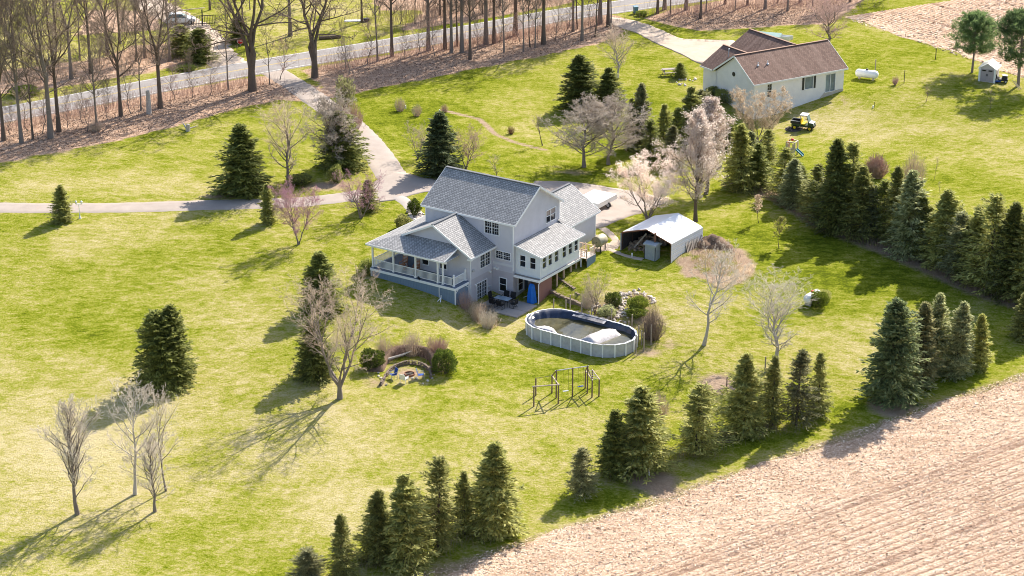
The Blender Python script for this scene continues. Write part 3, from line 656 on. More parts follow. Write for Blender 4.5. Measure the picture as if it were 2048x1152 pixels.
def bare_at(kind, seed, bark, twig, bx, by, ty, wpx, name, label, group=None, blossom=None, bk=1.0, rz=None, hscale=None, bn=1, sx=None, bl=.1):
    kw = dict(BR[kind])
    def mk():
        limb, tw, tip = bare(seed, tips=True, **kw)
        ex = max(np.ptp(tw[0][:, 0]), np.ptp(tw[0][:, 1]))
        ex = float(np.percentile(np.hypot(tw[0][:, 0], tw[0][:, 1]), 96)) * 2
        return nm('trunk', *limb), nm('crown', *tw), tip, ex
    a, c, tip, ex = cmesh((kind, seed), mk)
    cm = withmat((kind, seed, twig), c, twig); am = withmat((kind, seed, bark, 'b'), a, bark)
    P = G(bx, by); h = hscale if hscale else ztop(P, ty) - P[2]
    s = sx if sx else (wpx * mpx(P) / ex if wpx else h)
    ms = [('trunk', am, bark), ('crown', cm, twig)]
    if blossom:
        def mb():
            r = np.random.default_rng(seed + 5); n = len(tip); C = np.repeat(tip, bn, 0) + r.normal(0, .012, (n * bn, 3))
            n = len(C)
            return nm('blossom', *leaves(C, unit(r.normal(size=(n, 3))), unit(r.normal(size=(n, 3))), bl / h * r.uniform(.6, 1.4, n), bl * .8 / h * r.uniform(.6, 1.4, n)), v=r.random(n))
        ms.append(('blossom', cmesh((kind, seed, 'bl', blossom, bl), mb), blossom))
    return place(name, ms, label, 'tree', P, s, h, rng.uniform(0, 6.28) if rz is None else rz, group)
def bush_at(seed, mat, bx, by, ty, wpx, name, label, n=2600, cat='shrub', group=None, zc=.5, rz_=.5, upw=.8, taper=0., ll=.09, lw=.04, stem=True):
    lf, vv = bush(seed, n, rz=rz_, zc=zc, upw=upw, taper=taper, ll=ll, lw=lw)
    P = G(bx, by); h = ztop(P, ty) - P[2]; s = wpx * mpx(P)
    st = twigbush(seed, 30, .35, 4, .012)
    return place(name, [('stems', nm('stems', *st), 'bark_dark'), ('foliage', nm('foliage', lf[0], lf[1], v=vv), mat)], label, cat, P, s, h, 0, group)
def twig_at(seed, mat, bx, by, ty, wpx, name, label, n=170, cat='shrub', group=None, cone=.55, rad=.0032, dome=True):
    P = G(bx, by); h = ztop(P, ty) - P[2]; s = wpx * mpx(P)
    o = link(name, nm(name, *twigbush(seed, n, .5, 4, rad * 2, cone, dome)), mat, loc=P); o.scale = (s, s, h)
    return tag(o, label, cat, group)
# ------------------------------------------------------------------ building materials
def shingle_mat(name, c1, c2, mort, stain=None):
    m, t, b = newmat(name); uv = t.nodes.new('ShaderNodeUVMap'); U = uv.outputs[0]
    br = t.nodes.new('ShaderNodeTexBrick'); br.offset = .37; br.inputs['Color1'].default_value = (*c1, 1); br.inputs['Color2'].default_value = (*c2, 1); br.inputs['Mortar'].default_value = (*mort, 1)
    for k, v in (('Scale', 1.0), ('Mortar Size', .028), ('Mortar Smooth', .4), ('Bias', .0), ('Brick Width', .31), ('Row Height', .20)): br.inputs[k].default_value = v
    t.links.new(U, br.inputs['Vector'])
    n = noise(t, 1.1, 5, .6); r = ramp(t, n, [(.3, (.92, .92, .92)), (.7, (1.07, 1.06, 1.05))]); c = mixc(t, 1.0, br.outputs[0], r.outputs[0], 'MULTIPLY')
    if stain:
        mp = nd(t, 'ShaderNodeMapping'); mp.inputs['Scale'].default_value = (.8, .08, 1); t.links.new(U, mp.inputs[0])
        f = ramp(t, noise(t, 1.2, 5, .6, mp.outputs[0]), [(.45, (0, 0, 0)), (.75, (1, 1, 1))]); c = mixc(t, mth(t, 'MULTIPLY', f.outputs[0], .55), c, stain)
    t.links.new(c, b.inputs['Base Color']); b.inputs['Roughness'].default_value = .9; b.inputs['Specular IOR Level'].default_value = .25
    bump(t, b, br.outputs['Fac'], -.6, .03)
shingle_mat('shingle_grey', (.275, .27, .268), (.425, .415, .405), (.115, .115, .117))
shingle_mat('shingle_brown', (.155, .092, .072), (.235, .148, .115), (.085, .055, .043), (.30, .205, .165))
def siding_mat(name, col, period, vertical=False):
    m, t, b = newmat(name); tc = t.nodes.new('ShaderNodeTexCoord'); sx = t.nodes.new('ShaderNodeSeparateXYZ'); t.links.new(tc.outputs['Object'], sx.inputs[0])
    if vertical: q = mth(t, 'ADD', sx.outputs[0], sx.outputs[1])
    else: q = sx.outputs[2]
    fr = mth(t, 'FRACT', mth(t, 'DIVIDE', q, period)); ed = ramp(t, fr, [(0, (0, 0, 0)), (.12, (1, 1, 1)), (1, (.75, .75, .75))])
    n = noise(t, .9, 6, .6); r = ramp(t, n, [(.3, tuple(c * .93 for c in col)), (.7, tuple(c * 1.05 for c in col))])
    t.links.new(r.outputs[0], b.inputs['Base Color']); b.inputs['Roughness'].default_value = .6; b.inputs['Specular IOR Level'].default_value = .35
    bump(t, b, ed.outputs[0], .5, .02)
siding_mat('siding', (.55, .535, .58), .115); siding_mat('siding_sunroom', (.70, .725, .735), .30, True); siding_mat('siding_basement', (.47, .44, .47), .60, False); siding_mat('siding_white', (.82, .775, .77), .115)
siding_mat('brick_red_siding', (.30, .145, .125), .24)
plain('shingle_ridge', (.14, .145, .155), .9, .2, 6)
plain('trim_white', (.80, .80, .80), .45, .05, 3)
plain('trim_patch', (.62, .62, .64), .55, .05, 3)
plain('deck_blue', (.115, .145, .20), .7, .2, 3); plain('skirt_blue', (.17, .235, .32), .7, .15, 4)
plain('deck_wood', (.55, .40, .30), .8, .2, 4); plain('deck_pale', (.68, .60, .54), .8, .15, 4)
plain('foundation', (.52, .45, .38), .9, .15, 3); plain('wood_brown', (.26, .155, .095), .7, .25, 5); plain('rocker_wood', (.33, .16, .085), .6, .2, 5)
plain('post_grey', (.30, .26, .225), .9, .3, 4); plain('metal_dark', (.03, .03, .032), .5, .2, 4); plain('metal_grey', (.42, .42, .43), .45, .15, 4)
plain('black_sling', (.018, .018, .020), .8, .2, 6); plain('plastic_white', (.78, .78, .76), .4, .04, 3); plain('door_blue', (.10, .13, .19), .5, .1, 3)
plain('blind', (.38, .30, .26), .8, .1, 4); plain('curtain', (.55, .56, .58), .8, .1, 4)
def glass(name, col, rough=.06):
    m, t, b = newmat(name); n = noise(t, .7, 2, .5); r = ramp(t, n, [(.3, tuple(c * .6 for c in col)), (.7, tuple(c * 1.5 for c in col))]); t.links.new(r.outputs[0], b.inputs['Base Color'])
    b.inputs['Roughness'].default_value = rough; b.inputs['Specular IOR Level'].default_value = .6
glass('glass_dark', (.016, .018, .022)); glass('glass_pale', (.16, .20, .24)); glass('glass_table', (.28, .36, .44), .1); glass('windshield', (.10, .16, .18), .05)
class Wall:
    """a wall plane in a thing's own axes: origin o, direction t along it, outward normal n"""
    def __init__(s, o, t, n): s.o = np.array(o, float); s.t = np.array(t, float); s.n = np.array(n, float)
    def P(s, a, z, d=0.): return s.o + s.t * a + s.n * d + np.array([0, 0, z])
    def skin(s, name, a0, a1, z0, z1, holes, mat, parent, depth=.10, extra=()):
        A = sorted({a0, a1, *[q for h in holes for q in h[:2]]}); Z = sorted({z0, z1, *[q for h in holes for q in h[2:4]]}); mb = MB()
        for i in range(len(A) - 1):
            for j in range(len(Z) - 1):
                ca, cz = (A[i] + A[i + 1]) / 2, (Z[j] + Z[j + 1]) / 2
                if any(h[0] < ca < h[1] and h[2] < cz < h[3] for h in holes): continue
                mb.face([s.P(A[i], Z[j]), s.P(A[i + 1], Z[j]), s.P(A[i + 1], Z[j + 1]), s.P(A[i], Z[j + 1])])
        for h in holes:
            c = [(h[0], h[2]), (h[1], h[2]), (h[1], h[3]), (h[0], h[3])]
            for k in range(4):
                p, q = c[k], c[(k + 1) % 4]; mb.face([s.P(*p), s.P(*q), s.P(*q, -depth), s.P(*p, -depth)])
        for poly in extra: mb.face([s.P(a, z) for a, z in poly])
        return mb.obj(name, mat, parent)
    def bar(s, mb, a0, a1, z0, z1, d0, d1):
        mb.prism([s.P(a0, z0, d0), s.P(a1, z0, d0), s.P(a1, z1, d0), s.P(a0, z1, d0)], s.n * (d1 - d0)); return mb
    def window(s, h, parent, lights=1, sash=True, grid=None, fw=.075, glass='glass_dark', name='window', frame='trim_white', blind=None):
        a0, a1, z0, z1 = h[:4]; mb = MB()
        s.bar(mb, a0 - fw, a1 + fw, z1, z1 + fw, -.05, .045); s.bar(mb, a0 - fw, a1 + fw, z0 - fw, z0, -.05, .06)
        s.bar(mb, a0 - fw, a0, z0, z1, -.05, .045); s.bar(mb, a1, a1 + fw, z0, z1, -.05, .045)
        o = mb.obj(name, frame, parent); w_ = (a1 - a0) / lights
        if lights > 1:
            mb = MB()
            for k in range(1, lights): s.bar(mb, a0 + k * w_ - .035, a0 + k * w_ + .035, z0, z1, -.05, .03)
            mb.obj('mullion', frame, o)
        for k in range(lights):
            b0, b1 = a0 + k * w_ + (.035 if k else 0), a0 + (k + 1) * w_ - (.035 if k < lights - 1 else 0); zm = (z0 + z1) / 2
            spans = [(z0, zm), (zm, z1)] if sash else [(z0, z1)]
            for j, (y0, y1) in enumerate(spans):
                mb = MB(); s.bar(mb, b0, b1, y0, y1, -.085, -.075); mb.obj('pane', blind if (blind and j == len(spans) - 1) else glass, o)
            mb = MB()
            if sash: s.bar(mb, b0, b1, zm - .025, zm + .025, -.07, -.01)
            if grid:
                gc, gr = grid
                for c in range(1, gc): s.bar(mb, b0 + (b1 - b0) * c / gc - .006, b0 + (b1 - b0) * c / gc + .006, z0, z1, -.072, -.03)
                for c in range(1, gr): s.bar(mb, b0, b1, z0 + (z1 - z0) * c / gr - .006, z0 + (z1 - z0) * c / gr + .006, -.071, -.031)
            if mb.v: mb.obj('muntins' if grid else 'sash_rail', frame, o)
        return o
def roof(name, pts, mat, parent, along, t=.13):
    P = [np.array(p, float) for p in pts]; n = np.cross(P[1] - P[0], P[2] - P[0]); n /= np.linalg.norm(n)
    if n[2] < 0: P = P[::-1]; n = -n
    a = np.array(along, float); a -= n * (a @ n); a /= np.linalg.norm(a); b = np.cross(n, a)
    mb = MB(); mb.prism([p for p in P], -n * t)
    # top first face must look up
    me = mb.mesh(name); uvl = me.uv_layers.new(name='UVMap')
    for lp in me.loops:
        co = np.array(me.vertices[lp.vertex_index].co); uvl.data[lp.index].uv = (co @ a, co @ b)
    return link(name, me, mat, parent)
# ------------------------------------------------------------------ the grey house
HS = thing('grey_house', 'grey two storey house with wraparound porch, sunroom and grey shingle roofs', 'house', (0, 0, 0), YAW)
L_, W_, ZE = 10.72, 8.545, 8.1
FW_ = Wall((0, 0, 0), (1, 0, 0), (0, -1, 0))        # faces -v
GW_ = Wall((0, 0, 0), (0, 1, 0), (1, 0, 0))         # faces +u
h_up = (-3.42, -1.74, 6.48, 7.82); h_mid = (-2.1, -.36, 4.06, 4.83); h_bas = (-1.65, -.85, .62, 2.0)
FW_.skin('wall', -2.525, 0, -.3, 2.75, [h_bas], 'siding_basement', HS)
FW_.skin('wall', -L_, 0, 2.75, ZE, [h_up, h_mid], 'siding', HS)
FW_.window(h_up, HS, 2, True, (3, 4)); FW_.window(h_mid, HS, 2, True, (3, 4)); FW_.window(h_bas, HS, 1, True)
mb = MB(); FW_.bar(mb, -2.45, -.06, 3.38, 3.62, 0, .03); mb.obj('trim_panel', 'trim_patch', HS)
h_g = (6.05, 7.82, 6.32, 7.6); h_b2 = (.9, 1.85, .55, 1.95)
GW_.skin('wall', 0, W_, 0 - .3, 2.7, [h_b2], 'siding_basement', HS)
GW_.skin('wall', 0, W_, 2.7, ZE, [h_g], 'siding', HS, extra=[[(0, ZE), (W_, ZE), (W_ / 2, ZE + .617 * W_ / 2)]])
GW_.window(h_g, HS, 2, True, blind='blind'); GW_.window(h_b2, HS, 1, True)
mb = MB(); mb.face([(-L_, 0, 0), (-L_, W_, 0), (-L_, W_, ZE), (-L_, W_ / 2, ZE + .617 * W_ / 2), (-L_, 0, ZE)]); mb.obj('wall', 'siding', HS)
mb = MB(); mb.face([(-L_, W_, 0), (0, W_, 0), (0, W_, ZE), (-L_, W_, ZE)]); mb.obj('wall', 'siding', HS)
for x, y in ((0, 0), (-L_, 0), (0, W_)):
    mb = MB(); mb.box(x - .06, x + .035, y - .035, y + .06, 3.0 if x == 0 and y == 0 else 2.7, ZE - .02); mb.obj('corner_trim', 'trim_white', HS)
OV, OU, SL = .30, .42, .617; zt = ZE - SL * OV + .14; zr = ZE + SL * W_ / 2 + .14
roof('roof', [(OU, -OV, zt), (OU, W_ / 2, zr), (-L_ - OU, W_ / 2, zr), (-L_ - OU, -OV, zt)], 'shingle_grey', HS, (1, 0, 0))
roof('roof', [(OU, W_ + OV, zt), (OU, W_ / 2, zr), (-L_ - OU, W_ / 2, zr), (-L_ - OU, W_ + OV, zt)], 'shingle_grey', HS, (1, 0, 0))
mb = MB(); mb.bar((OU, W_ / 2, zr + .03), (-L_ - OU, W_ / 2, zr + .03), .34, .07); mb.obj('ridge_cap', 'shingle_ridge', HS)
mb = MB()
def fascia(mb, a, b, drop=.10, w=.03, h=.20):
    mb.bar(np.array(a) - [0, 0, drop], np.array(b) - [0, 0, drop], w, h)
fascia(mb, (OU, -OV - .02, zt), (-L_ - OU, -OV - .02, zt)); fascia(mb, (OU, W_ + OV + .02, zt), (-L_ - OU, W_ + OV + .02, zt))
for x in (OU + .015, -L_ - OU - .015):
    fascia(mb, (x, -OV, zt + .01), (x, W_ / 2, zr + .01), .08); fascia(mb, (x, W_ + OV, zt + .01), (x, W_ / 2, zr + .01), .08)
mb.box(-L_ - OU, OU, -OV, .02, ZE - .19, ZE - .16); mb.prism([(.0, -OV, zt - .17), (OU, -OV, zt - .17), (OU, W_ / 2, zr - .17), (.0, W_ / 2, zr - .17)], (0, 0, -.02)); mb.prism([(.0, W_ + OV, zt - .17), (OU, W_ + OV, zt - .17), (OU, W_ / 2, zr - .17), (.0, W_ / 2, zr - .17)], (0, 0, -.02))
mb.obj('fascia', 'trim_white', HS)
# --- gabled wing towards the lawn
uR, uL, vF, uRi = -2.525, -10.72, -4.0, -6.75; zwr = 7.95; swr = .566
WR = Wall((uR, 0, 0), (0, 1, 0), (1, 0, 0)); WF = Wall((0, vF, 0), (1, 0, 0), (0, -1, 0))
h_sl = (-2.78, -1.06, .04, 1.98); h_wu = (-2.18, -.42, 3.48, 4.82)
zq = zwr - .14 - swr * (uR - uRi)
WR.skin('wall', vF, 0, -.4, 2.75, [h_sl], 'siding_basement', HS); WR.skin('wall', vF, 0, 2.75, zq + .03, [h_wu], 'siding', HS)
WR.window(h_wu, HS, 2, True, (2, 4)); WR.window(h_sl, HS, 2, False, (3, 5), name='patio_door')
h_p1 = (-8.35, -7.6, 3.35, 3.85); h_p2 = (-6.15, -5.35, 3.35, 4.45)
WF.skin('wall', uL, uR, -.4, zq, [h_p1, h_p2], 'siding', HS, extra=[[(uL, zq), (uR, zq), (uRi, zwr - .16), (uL, zwr - .16 - .47 * (uRi - uL))]])
WF.window(h_p1, HS, 1, False); WF.window(h_p2, HS, 1, True)
mb = MB(); WF.bar(mb, -10.2, -9.3, 2.73, 4.8, -.02, .03); mb.obj('front_door', 'door_blue', HS)
mb = MB(); mb.face([(uL, vF, 0), (uL, 0, 0), (uL, 0, 6.1), (uL, vF, 6.1)]); mb.obj('wall', 'siding', HS)
vO = vF - .42; uE = uR + .46; zE = zwr - swr * (uE - uRi); uB = -10.6; zB = zwr - .47 * (uRi - uB)
roof('wing_roof', [(uRi, vO, zwr), (uRi, 0, zwr), (uE, 0, zE), (uE, vO, zE)], 'shingle_grey', HS, (0, 1, 0))
roof('wing_roof', [(uRi, vO, zwr), (uRi, 0, zwr), (uB, 0, zB), (uB, vO, zB)], 'shingle_grey', HS, (0, 1, 0))
mb = MB(); mb.bar((uRi, vO, zwr + .02), (uRi, -.02, zwr + .02), .3, .06); mb.obj('ridge_cap', 'shingle_ridge', HS)
mb = MB(); fascia(mb, (uRi, vO - .02, zwr), (uE, vO - .02, zE), .08); fascia(mb, (uRi, vO - .02, zwr), (uB, vO - .02, zB), .08); fascia(mb, (uE + .02, vO, zE), (uE + .02, 0, zE), .1)
mb.prism([(uRi, vF, zwr - .17), (uRi, vO, zwr - .17), (uE, vO, zE - .17), (uE, vF, zE - .17)], (0, 0, -.02)); mb.box(uR, uE, vO, 0, zE - .19, zE - .16); mb.box(uE - .5, uE + .02, vO - .03, vO + .25, zE - .28, zE - .12)
mb.obj('fascia', 'trim_white', HS)
mb = MB(); mb.cyl((uR + .06, vF + .04, .25), (uR + .06, vF + .04, zE - .15), .045, n=8); mb.obj('downspout', 'trim_white', HS)
# --- porch roof, posts, deck, railing
vE, zPE, zPT = -6.74, 5.32, 6.19; uPL, uPR = -13.38, -3.75
zLB = zB - .02
roof('porch_roof', [(uPL, vE, zPE), (uPR, vE, zPE), (uPR, vF + .0, zPT), (uB, vF + .0, zPT)], 'shingle_grey', HS, (1, 0, 0), .10)
roof('porch_roof', [(uPL, vE, zPE), (uB, vF, zPT), (uB, 4.2, zPT), (uPL, 4.2, zPE)], 'shingle_grey', HS, (0, 1, 0), .10)
mb = MB(); fascia(mb, (uPL, vE - .02, zPE), (uPR, vE - .02, zPE), .07, h=.16); fascia(mb, (uPL - .02, vE, zPE), (uPL - .02, 4.2, zPE), .07, h=.16); fascia(mb, (uPR + .02, vE, zPE), (uPR + .02, vF, zPT), .07, h=.17)
mb.box(uPL + .2, uPR - .1, -6.32, -6.08, 4.93, 5.19); mb.box(-13.08, -12.85, -6.3, 4.0, 4.93, 5.19); mb.box(uPL + .05, uPR, vE + .03, vF, 5.175, 5.2)
mb.obj('porch_beam', 'trim_white', HS)
DK = 2.71
mb = MB(); mb.box(-13.1, -2.62, -6.44, vF, DK - .06, DK); mb.box(-13.1, uL, vF, 4.2, DK - .06, DK); mb.obj('porch_deck', 'deck_blue', HS)
mb = MB(); mb.box(-13.14, -2.58, -6.49, -6.442, DK - .30, DK - .045); mb.box(-2.62, -2.57, -6.44, vF - .02, DK - .30, DK - .045); mb.box(-13.15, -13.102, -6.44, 4.2, DK - .30, DK - .045); mb.obj('deck_rim', 'trim_white', HS)
def post(mb, u, v, z0, z1, s=.075):
    mb.box(u - s, u + s, v - s, v + s, z0, z1); mb.box(u - s - .025, u + s + .025, v - s - .025, v + s + .025, z0, z0 + .16)
for u in (-12.95, -10.35, -7.6, -4.87, -4.24):
    mb = MB(); post(mb, u, -6.2, DK, 4.94); mb.obj('porch_post', 'trim_white', HS)
for v in (-2.7, .8, 3.9):
    mb = MB(); post(mb, -12.95, v, DK, 4.94); mb.obj('porch_post', 'trim_white', HS)
for u, v in ((-2.98, -6.14), (-2.98, -4.12)):
    mb = MB(); post(mb, u, v, DK, DK + 1.15, .07); mb.lathe([(.09, 0), (.10, .04), (.05, .08), (.0, .14)], (u, v, DK + 1.15), 8); mb.obj('rail_post', 'trim_white', HS)
BAL = MB().box(-.02, .02, -.02, .02, 0, .78).mesh('baluster'); BAL.materials.append(MATS['trim_white'])
def railing(parent, a, b, z, name='railing', step=.13, bal=BAL, mat='trim_white'):
    a = np.array(a, float); b = np.array(b, float); L = np.linalg.norm(b - a); mb = MB()
    mb.bar((*a, z + .90), (*b, z + .90), .07, .05); mb.bar((*a, z + .12), (*b, z + .12), .05, .05); o = mb.obj(name, mat, parent)
    n = int(L / step)
    for k in range(1, n):
        c = a + (b - a) * k / n; q = bpy.data.objects.new('baluster', bal); COL.objects.link(q); q.parent = o; q.location = (c[0], c[1], z + .115)
    return o
xs = [-12.95, -10.35, -7.6, -4.87, -4.24, -2.98]
for a, b in zip(xs[:-1], xs[1:]): railing(HS, (a + .08, -6.2), (b - .08, -6.2), DK)
railing(HS, (-2.98, -6.06), (-2.98, -4.2), DK)
for a, b in zip((-6.2, -2.7, .8), (-2.7, .8, 3.9)): railing(HS, (-12.95, a + .08), (-12.95, b - .08), DK)
# vertical board skirt below the porch deck
SKB = MB().box(-.093, .093, -.012, .012, -1, 0).mesh('skirt_board'); SKB.materials.append(MATS['skirt_blue'])
def skirt(parent, a, b, ztop_, zbot):
    a = np.array(a, float); b = np.array(b, float); L = np.linalg.norm(b - a); n = max(1, int(round(L / .2))); an = math.atan2(b[1] - a[1], b[0] - a[0])
    mb = MB(); mb.bar((*a, ztop_ - .04), (*b, ztop_ - .04), .05, .08); o = mb.obj('porch_skirt', 'skirt_blue', parent)
    for k in range(n):
        c = a + (b - a) * (k + .5) / n; q = bpy.data.objects.new('board', SKB); COL.objects.link(q); q.parent = o; q.location = (c[0], c[1], ztop_); q.rotation_euler = (0, 0, an); q.scale = (L / n / .2, 1 + .3 * (k % 2), ztop_ - zbot((k + .5) / n))
skirt(HS, (-13.0, -6.36), (-2.72, -6.36), DK - .28, lambda s: 1.55 - .9 * s ** 2 - .25)
skirt(HS, (-2.70, -6.34), (-2.70, -4.04), DK - .28, lambda s: .2)
skirt(HS, (-13.02, 4.1), (-13.02, -6.3), DK - .28, lambda s: 1.5)
for q in ((-2.69, -2.59, -6.43, -6.33, .6), (-2.66, -2.56, -4.12, -4.04, .2), (-13.1, -13.0, -6.43, -6.34, 1.4)): mb = MB(); mb.box(*q, DK - .28); mb.obj('skirt_post', 'trim_white', HS)
for a, b in (((-2.62, -6.4, 2.05), (-2.62, -5.9, 2.42)), ((-2.62, -4.1, 2.05), (-2.62, -4.6, 2.42))): mb = MB(); mb.bar(a, b, .05, .07); mb.obj('brace', 'trim_white', HS)
mb = MB(); mb.cyl((-4.5, -6.52, 1.35), (-4.5, -6.52, 2.4), .04, n=8); mb.cyl((-4.5, -6.52, 2.4), (-4.3, -6.3, 2.75), .035, n=8); mb.obj('downspout', 'trim_white', HS)
# --- sunroom on stilts
sU, sv0, sv1, sF = 2.95, .42, 7.85, 2.66
SU = Wall((sU, 0, 0), (0, 1, 0), (1, 0, 0)); SF = Wall((0, sv0, 0), (1, 0, 0), (0, -1, 0))
hs = [(a, a + .66, 3.62, 4.78) for a in (.84, 1.9, 3.09, 4.56, 5.73, 6.82)]
zso = 5.85; ss_ = .225
zw = lambda u: zso - ss_ * u - .17
SU.skin('sunroom_wall', sv0, sv1, sF, zw(sU), hs, 'siding_sunroom', HS)
for h in hs: SU.window(h, HS, 1, True, fw=.05)
hf = [(.56, 1.19, 3.58, 4.74), (1.76, 2.40, 3.58, 4.74)]
SF.skin('sunroom_wall', 0, sU, sF, zw(sU), hf, 'siding_sunroom', HS, extra=[[(0, zw(sU)), (sU, zw(sU)), (0, zw(0))]])
for h in hf: SF.window(h, HS, 1, True, fw=.06)
mb = MB(); mb.face([(0, sv1, sF), (sU, sv1, sF), (sU, sv1, zw(sU)), (0, sv1, zw(0))]); mb.box(0, sU, sv0, sv1, sF - .05, sF - .01); mb.obj('sunroom_wall', 'siding_sunroom', HS)
ue = 3.33; roof('sunroom_roof', [(0, 0.05, zso), (ue, .05, zso - ss_ * ue), (ue, 8.32, zso - ss_ * ue), (0, 8.32, zso)], 'shingle_grey', HS, (0, 1, 0), .11)
mb = MB(); fascia(mb, (0, .03, zso), (ue, .03, zso - ss_ * ue), .06, h=.16); fascia(mb, (ue + .02, .05, zso - ss_ * ue), (ue + .02, 8.32, zso - ss_ * ue), .06, h=.14); fascia(mb, (0.0, 8.34, zso), (ue, 8.34, zso - ss_ * ue), .06, h=.16)
mb.box(sU - .04, sU + .035, sv0 - .035, sv0 + .04, sF, zw(sU)); mb.obj('fascia', 'trim_white', HS)
mb = MB(); mb.box(.02, 3.13, .0, .05, sF - .27, sF - .02); mb.box(3.08, 3.14, .05, 9.7, sF - .27, sF - .02); mb.obj('floor_rim', 'trim_white', HS)
mb = MB(); mb.box(.02, 3.08, .05, sv0, sF - .06, sF - .012); mb.box(sU, 3.08, .42, 7.9, sF - .06, sF - .012); mb.obj('ledge', 'post_grey', HS)
mb = MB(); mb.cyl((3.0, .06, .1), (3.0, .06, 2.2), .045, n=8); mb.cyl((3.0, .06, 2.2), (3.1, .35, 2.55), .04, n=8); mb.cyl((sU + .07, sv0 - .06, 2.6), (sU + .07, sv0 - .06, 4.95), .035, n=8); mb.obj('downspout', 'trim_white', HS)
mb = MB(); mb.box(2.62, 2.80, .52, 2.82, -.1, 2.37); o = mb.obj('red_side_wall', 'brick_red_siding', HS)
mb = MB(); mb.box(.3, 2.6, 2.7, 2.85, -.1, 2.37); mb.obj('back_wall', 'wood_brown', HS)
for v, zb in ((3.64, .5), (4.92, 1.0), (6.27, 1.2), (7.33, 1.2)):
    mb = MB(); mb.box(2.83, 2.97, v - .07, v + .07, zb, sF - .27); mb.obj('support_post', 'deck_wood', HS)
mb = MB(); mb.box(3.02, 3.16, 7.88, 8.02, 1.2, sF - .27); mb.obj('support_post', 'trim_white', HS)
# --- wooden deck beyond the sunroom
mb = MB()
n = 15
for k in range(n):
    v0 = 7.86 + k * (9.7 - 7.86) / n; mb.box(1.2, 3.8, v0, v0 + .11, sF - .045, sF - .008)
mb.obj('deck_boards', 'deck_pale', HS)['kind'] = 'stuff'
mb = MB(); mb.box(3.76, 3.8, 8.0, 9.68, 1.3, sF - .05); mb.box(1.3, 3.76, 9.64, 9.68, 1.5, sF - .05); mb.obj('deck_skirt', 'skirt_blue', HS)
BAL2 = MB().box(-.018, .018, -.018, .018, 0, .78).mesh('baluster'); BAL2.materials.append(MATS['deck_wood'])
BAL3 = MB().box(-.018, .018, -.018, .018, 0, .78).mesh('baluster'); BAL3.materials.append(MATS['deck_pale'])
railing(HS, (1.4, 9.6), (3.72, 9.6), sF - .01, 'deck_railing', .16, BAL2, 'deck_wood'); railing(HS, (3.72, 8.6), (3.72, 9.55), sF - .01, 'deck_railing', .16, BAL3, 'deck_pale'); railing(HS, (3.05, 8.0), (3.7, 8.0), sF - .01, 'deck_gate', .2, BAL2, 'deck_wood')
for u, v in ((3.72, 8.0), (3.72, 9.6), (3.05, 8.0), (2.6, 9.6)):
    mb = MB(); mb.box(u - .05, u + .05, v - .05, v + .05, sF - .3, sF + .98); mb.obj('deck_post', 'deck_wood', HS)
# --- garage
gU, gV1 = .85, 14.4; gR = -2.6; gz = 7.7; gE = gU + .36; gzE = gz - .617 * (gE - gR); gL = gR - (gU - gR)
GA = Wall((gU, 0, 0), (0, 1, 0), (1, 0, 0)); hd = (9.3, 10.15, 2.6, 4.75)
GA.skin('garage_wall', W_ - .5, gV1, 1.4, gzE + .03, [hd], 'siding', HS)
od = MB(); GA.bar(od, 9.3, 10.15, 2.6, 4.75, -.08, -.03); od = od.obj('side_door', 'trim_white', HS)
mb = MB(); GA.bar(mb, 9.18, 9.3, 2.55, 4.87, -.02, .04); GA.bar(mb, 10.15, 10.27, 2.55, 4.87, -.02, .04); GA.bar(mb, 9.3, 10.15, 4.75, 4.87, -.02, .04); mb.obj('door_frame', 'trim_white', od)
mb = MB(); mb.face([(gU, gV1, 1.4), (gL, gV1, 1.4), (gL, gV1, gzE), (gR, gV1, gz - .15), (gU, gV1, gzE)]); mb.face([(gL, W_, 1.4), (gL, gV1, 1.4), (gL, gV1, gzE), (gL, W_, gzE)]); mb.obj('garage_wall', 'siding', HS)
roof('garage_roof', [(gR, W_ - .3, gz), (gR, gV1 + .4, gz), (gE, gV1 + .4, gzE), (gE, W_ - .3, gzE)], 'shingle_grey', HS, (0, 1, 0))
roof('garage_roof', [(gR, W_ + .02, gz), (gR, gV1 + .4, gz), (2 * gR - gE, gV1 + .4, gzE), (2 * gR - gE, W_ + .02, gzE)], 'shingle_grey', HS, (0, 1, 0))
mb = MB(); mb.bar((gR, W_ + .4, gz + .03), (gR, gV1 + .4, gz + .03), .3, .06); mb.obj('ridge_cap', 'shingle_ridge', HS)
mb = MB(); fascia(mb, (gE + .02, 8.3, gzE), (gE + .02, gV1 + .4, gzE), .09, h=.16); fascia(mb, (gE, gV1 + .42, gzE), (gR, gV1 + .42, gz), .08); mb.box(gU, gE, 8.3, gV1 + .4, gzE - .17, gzE - .15); mb.box(gU - .03, gU + .04, gV1 - .04, gV1 + .035, 1.8, gzE - .1); mb.obj('fascia', 'trim_white', HS)
# --- small wall fittings
def fitting(W, a, z, r, mat, name='vent_cap'):
    mb = MB(); p = W.P(a, z, 0); q = W.P(a, z, .16); mb.cyl(p, q, r, r * .8, 9); mb.prism([W.P(a - r, z - r, .10), W.P(a + r, z - r, .10), W.P(a + r, z + r * .6, .10), W.P(a - r, z + r * .6, .10)], W.n * .09); return mb.obj(name, mat, HS)
fitting(FW_, -2.15, 2.95, .11, 'plastic_white'); fitting(FW_, -1.85, 2.92, .11, 'plastic_white'); fitting(WR, -.55, 2.65, .10, 'plastic_white', 'wall_lamp'); fitting(WR, -3.1, 2.0, .09, 'plastic_white', 'wall_lamp'); fitting(WR, -.62, 1.05, .16, 'metal_grey', 'electric_meter'); fitting(WR, -3.55, 3.7, .13, 'metal_grey', 'utility_box')
mb = MB(); GW_.bar(mb, 2.1, 2.65, .1, 2.2, 0, .03); mb.obj('basement_door', 'door_blue', HS)
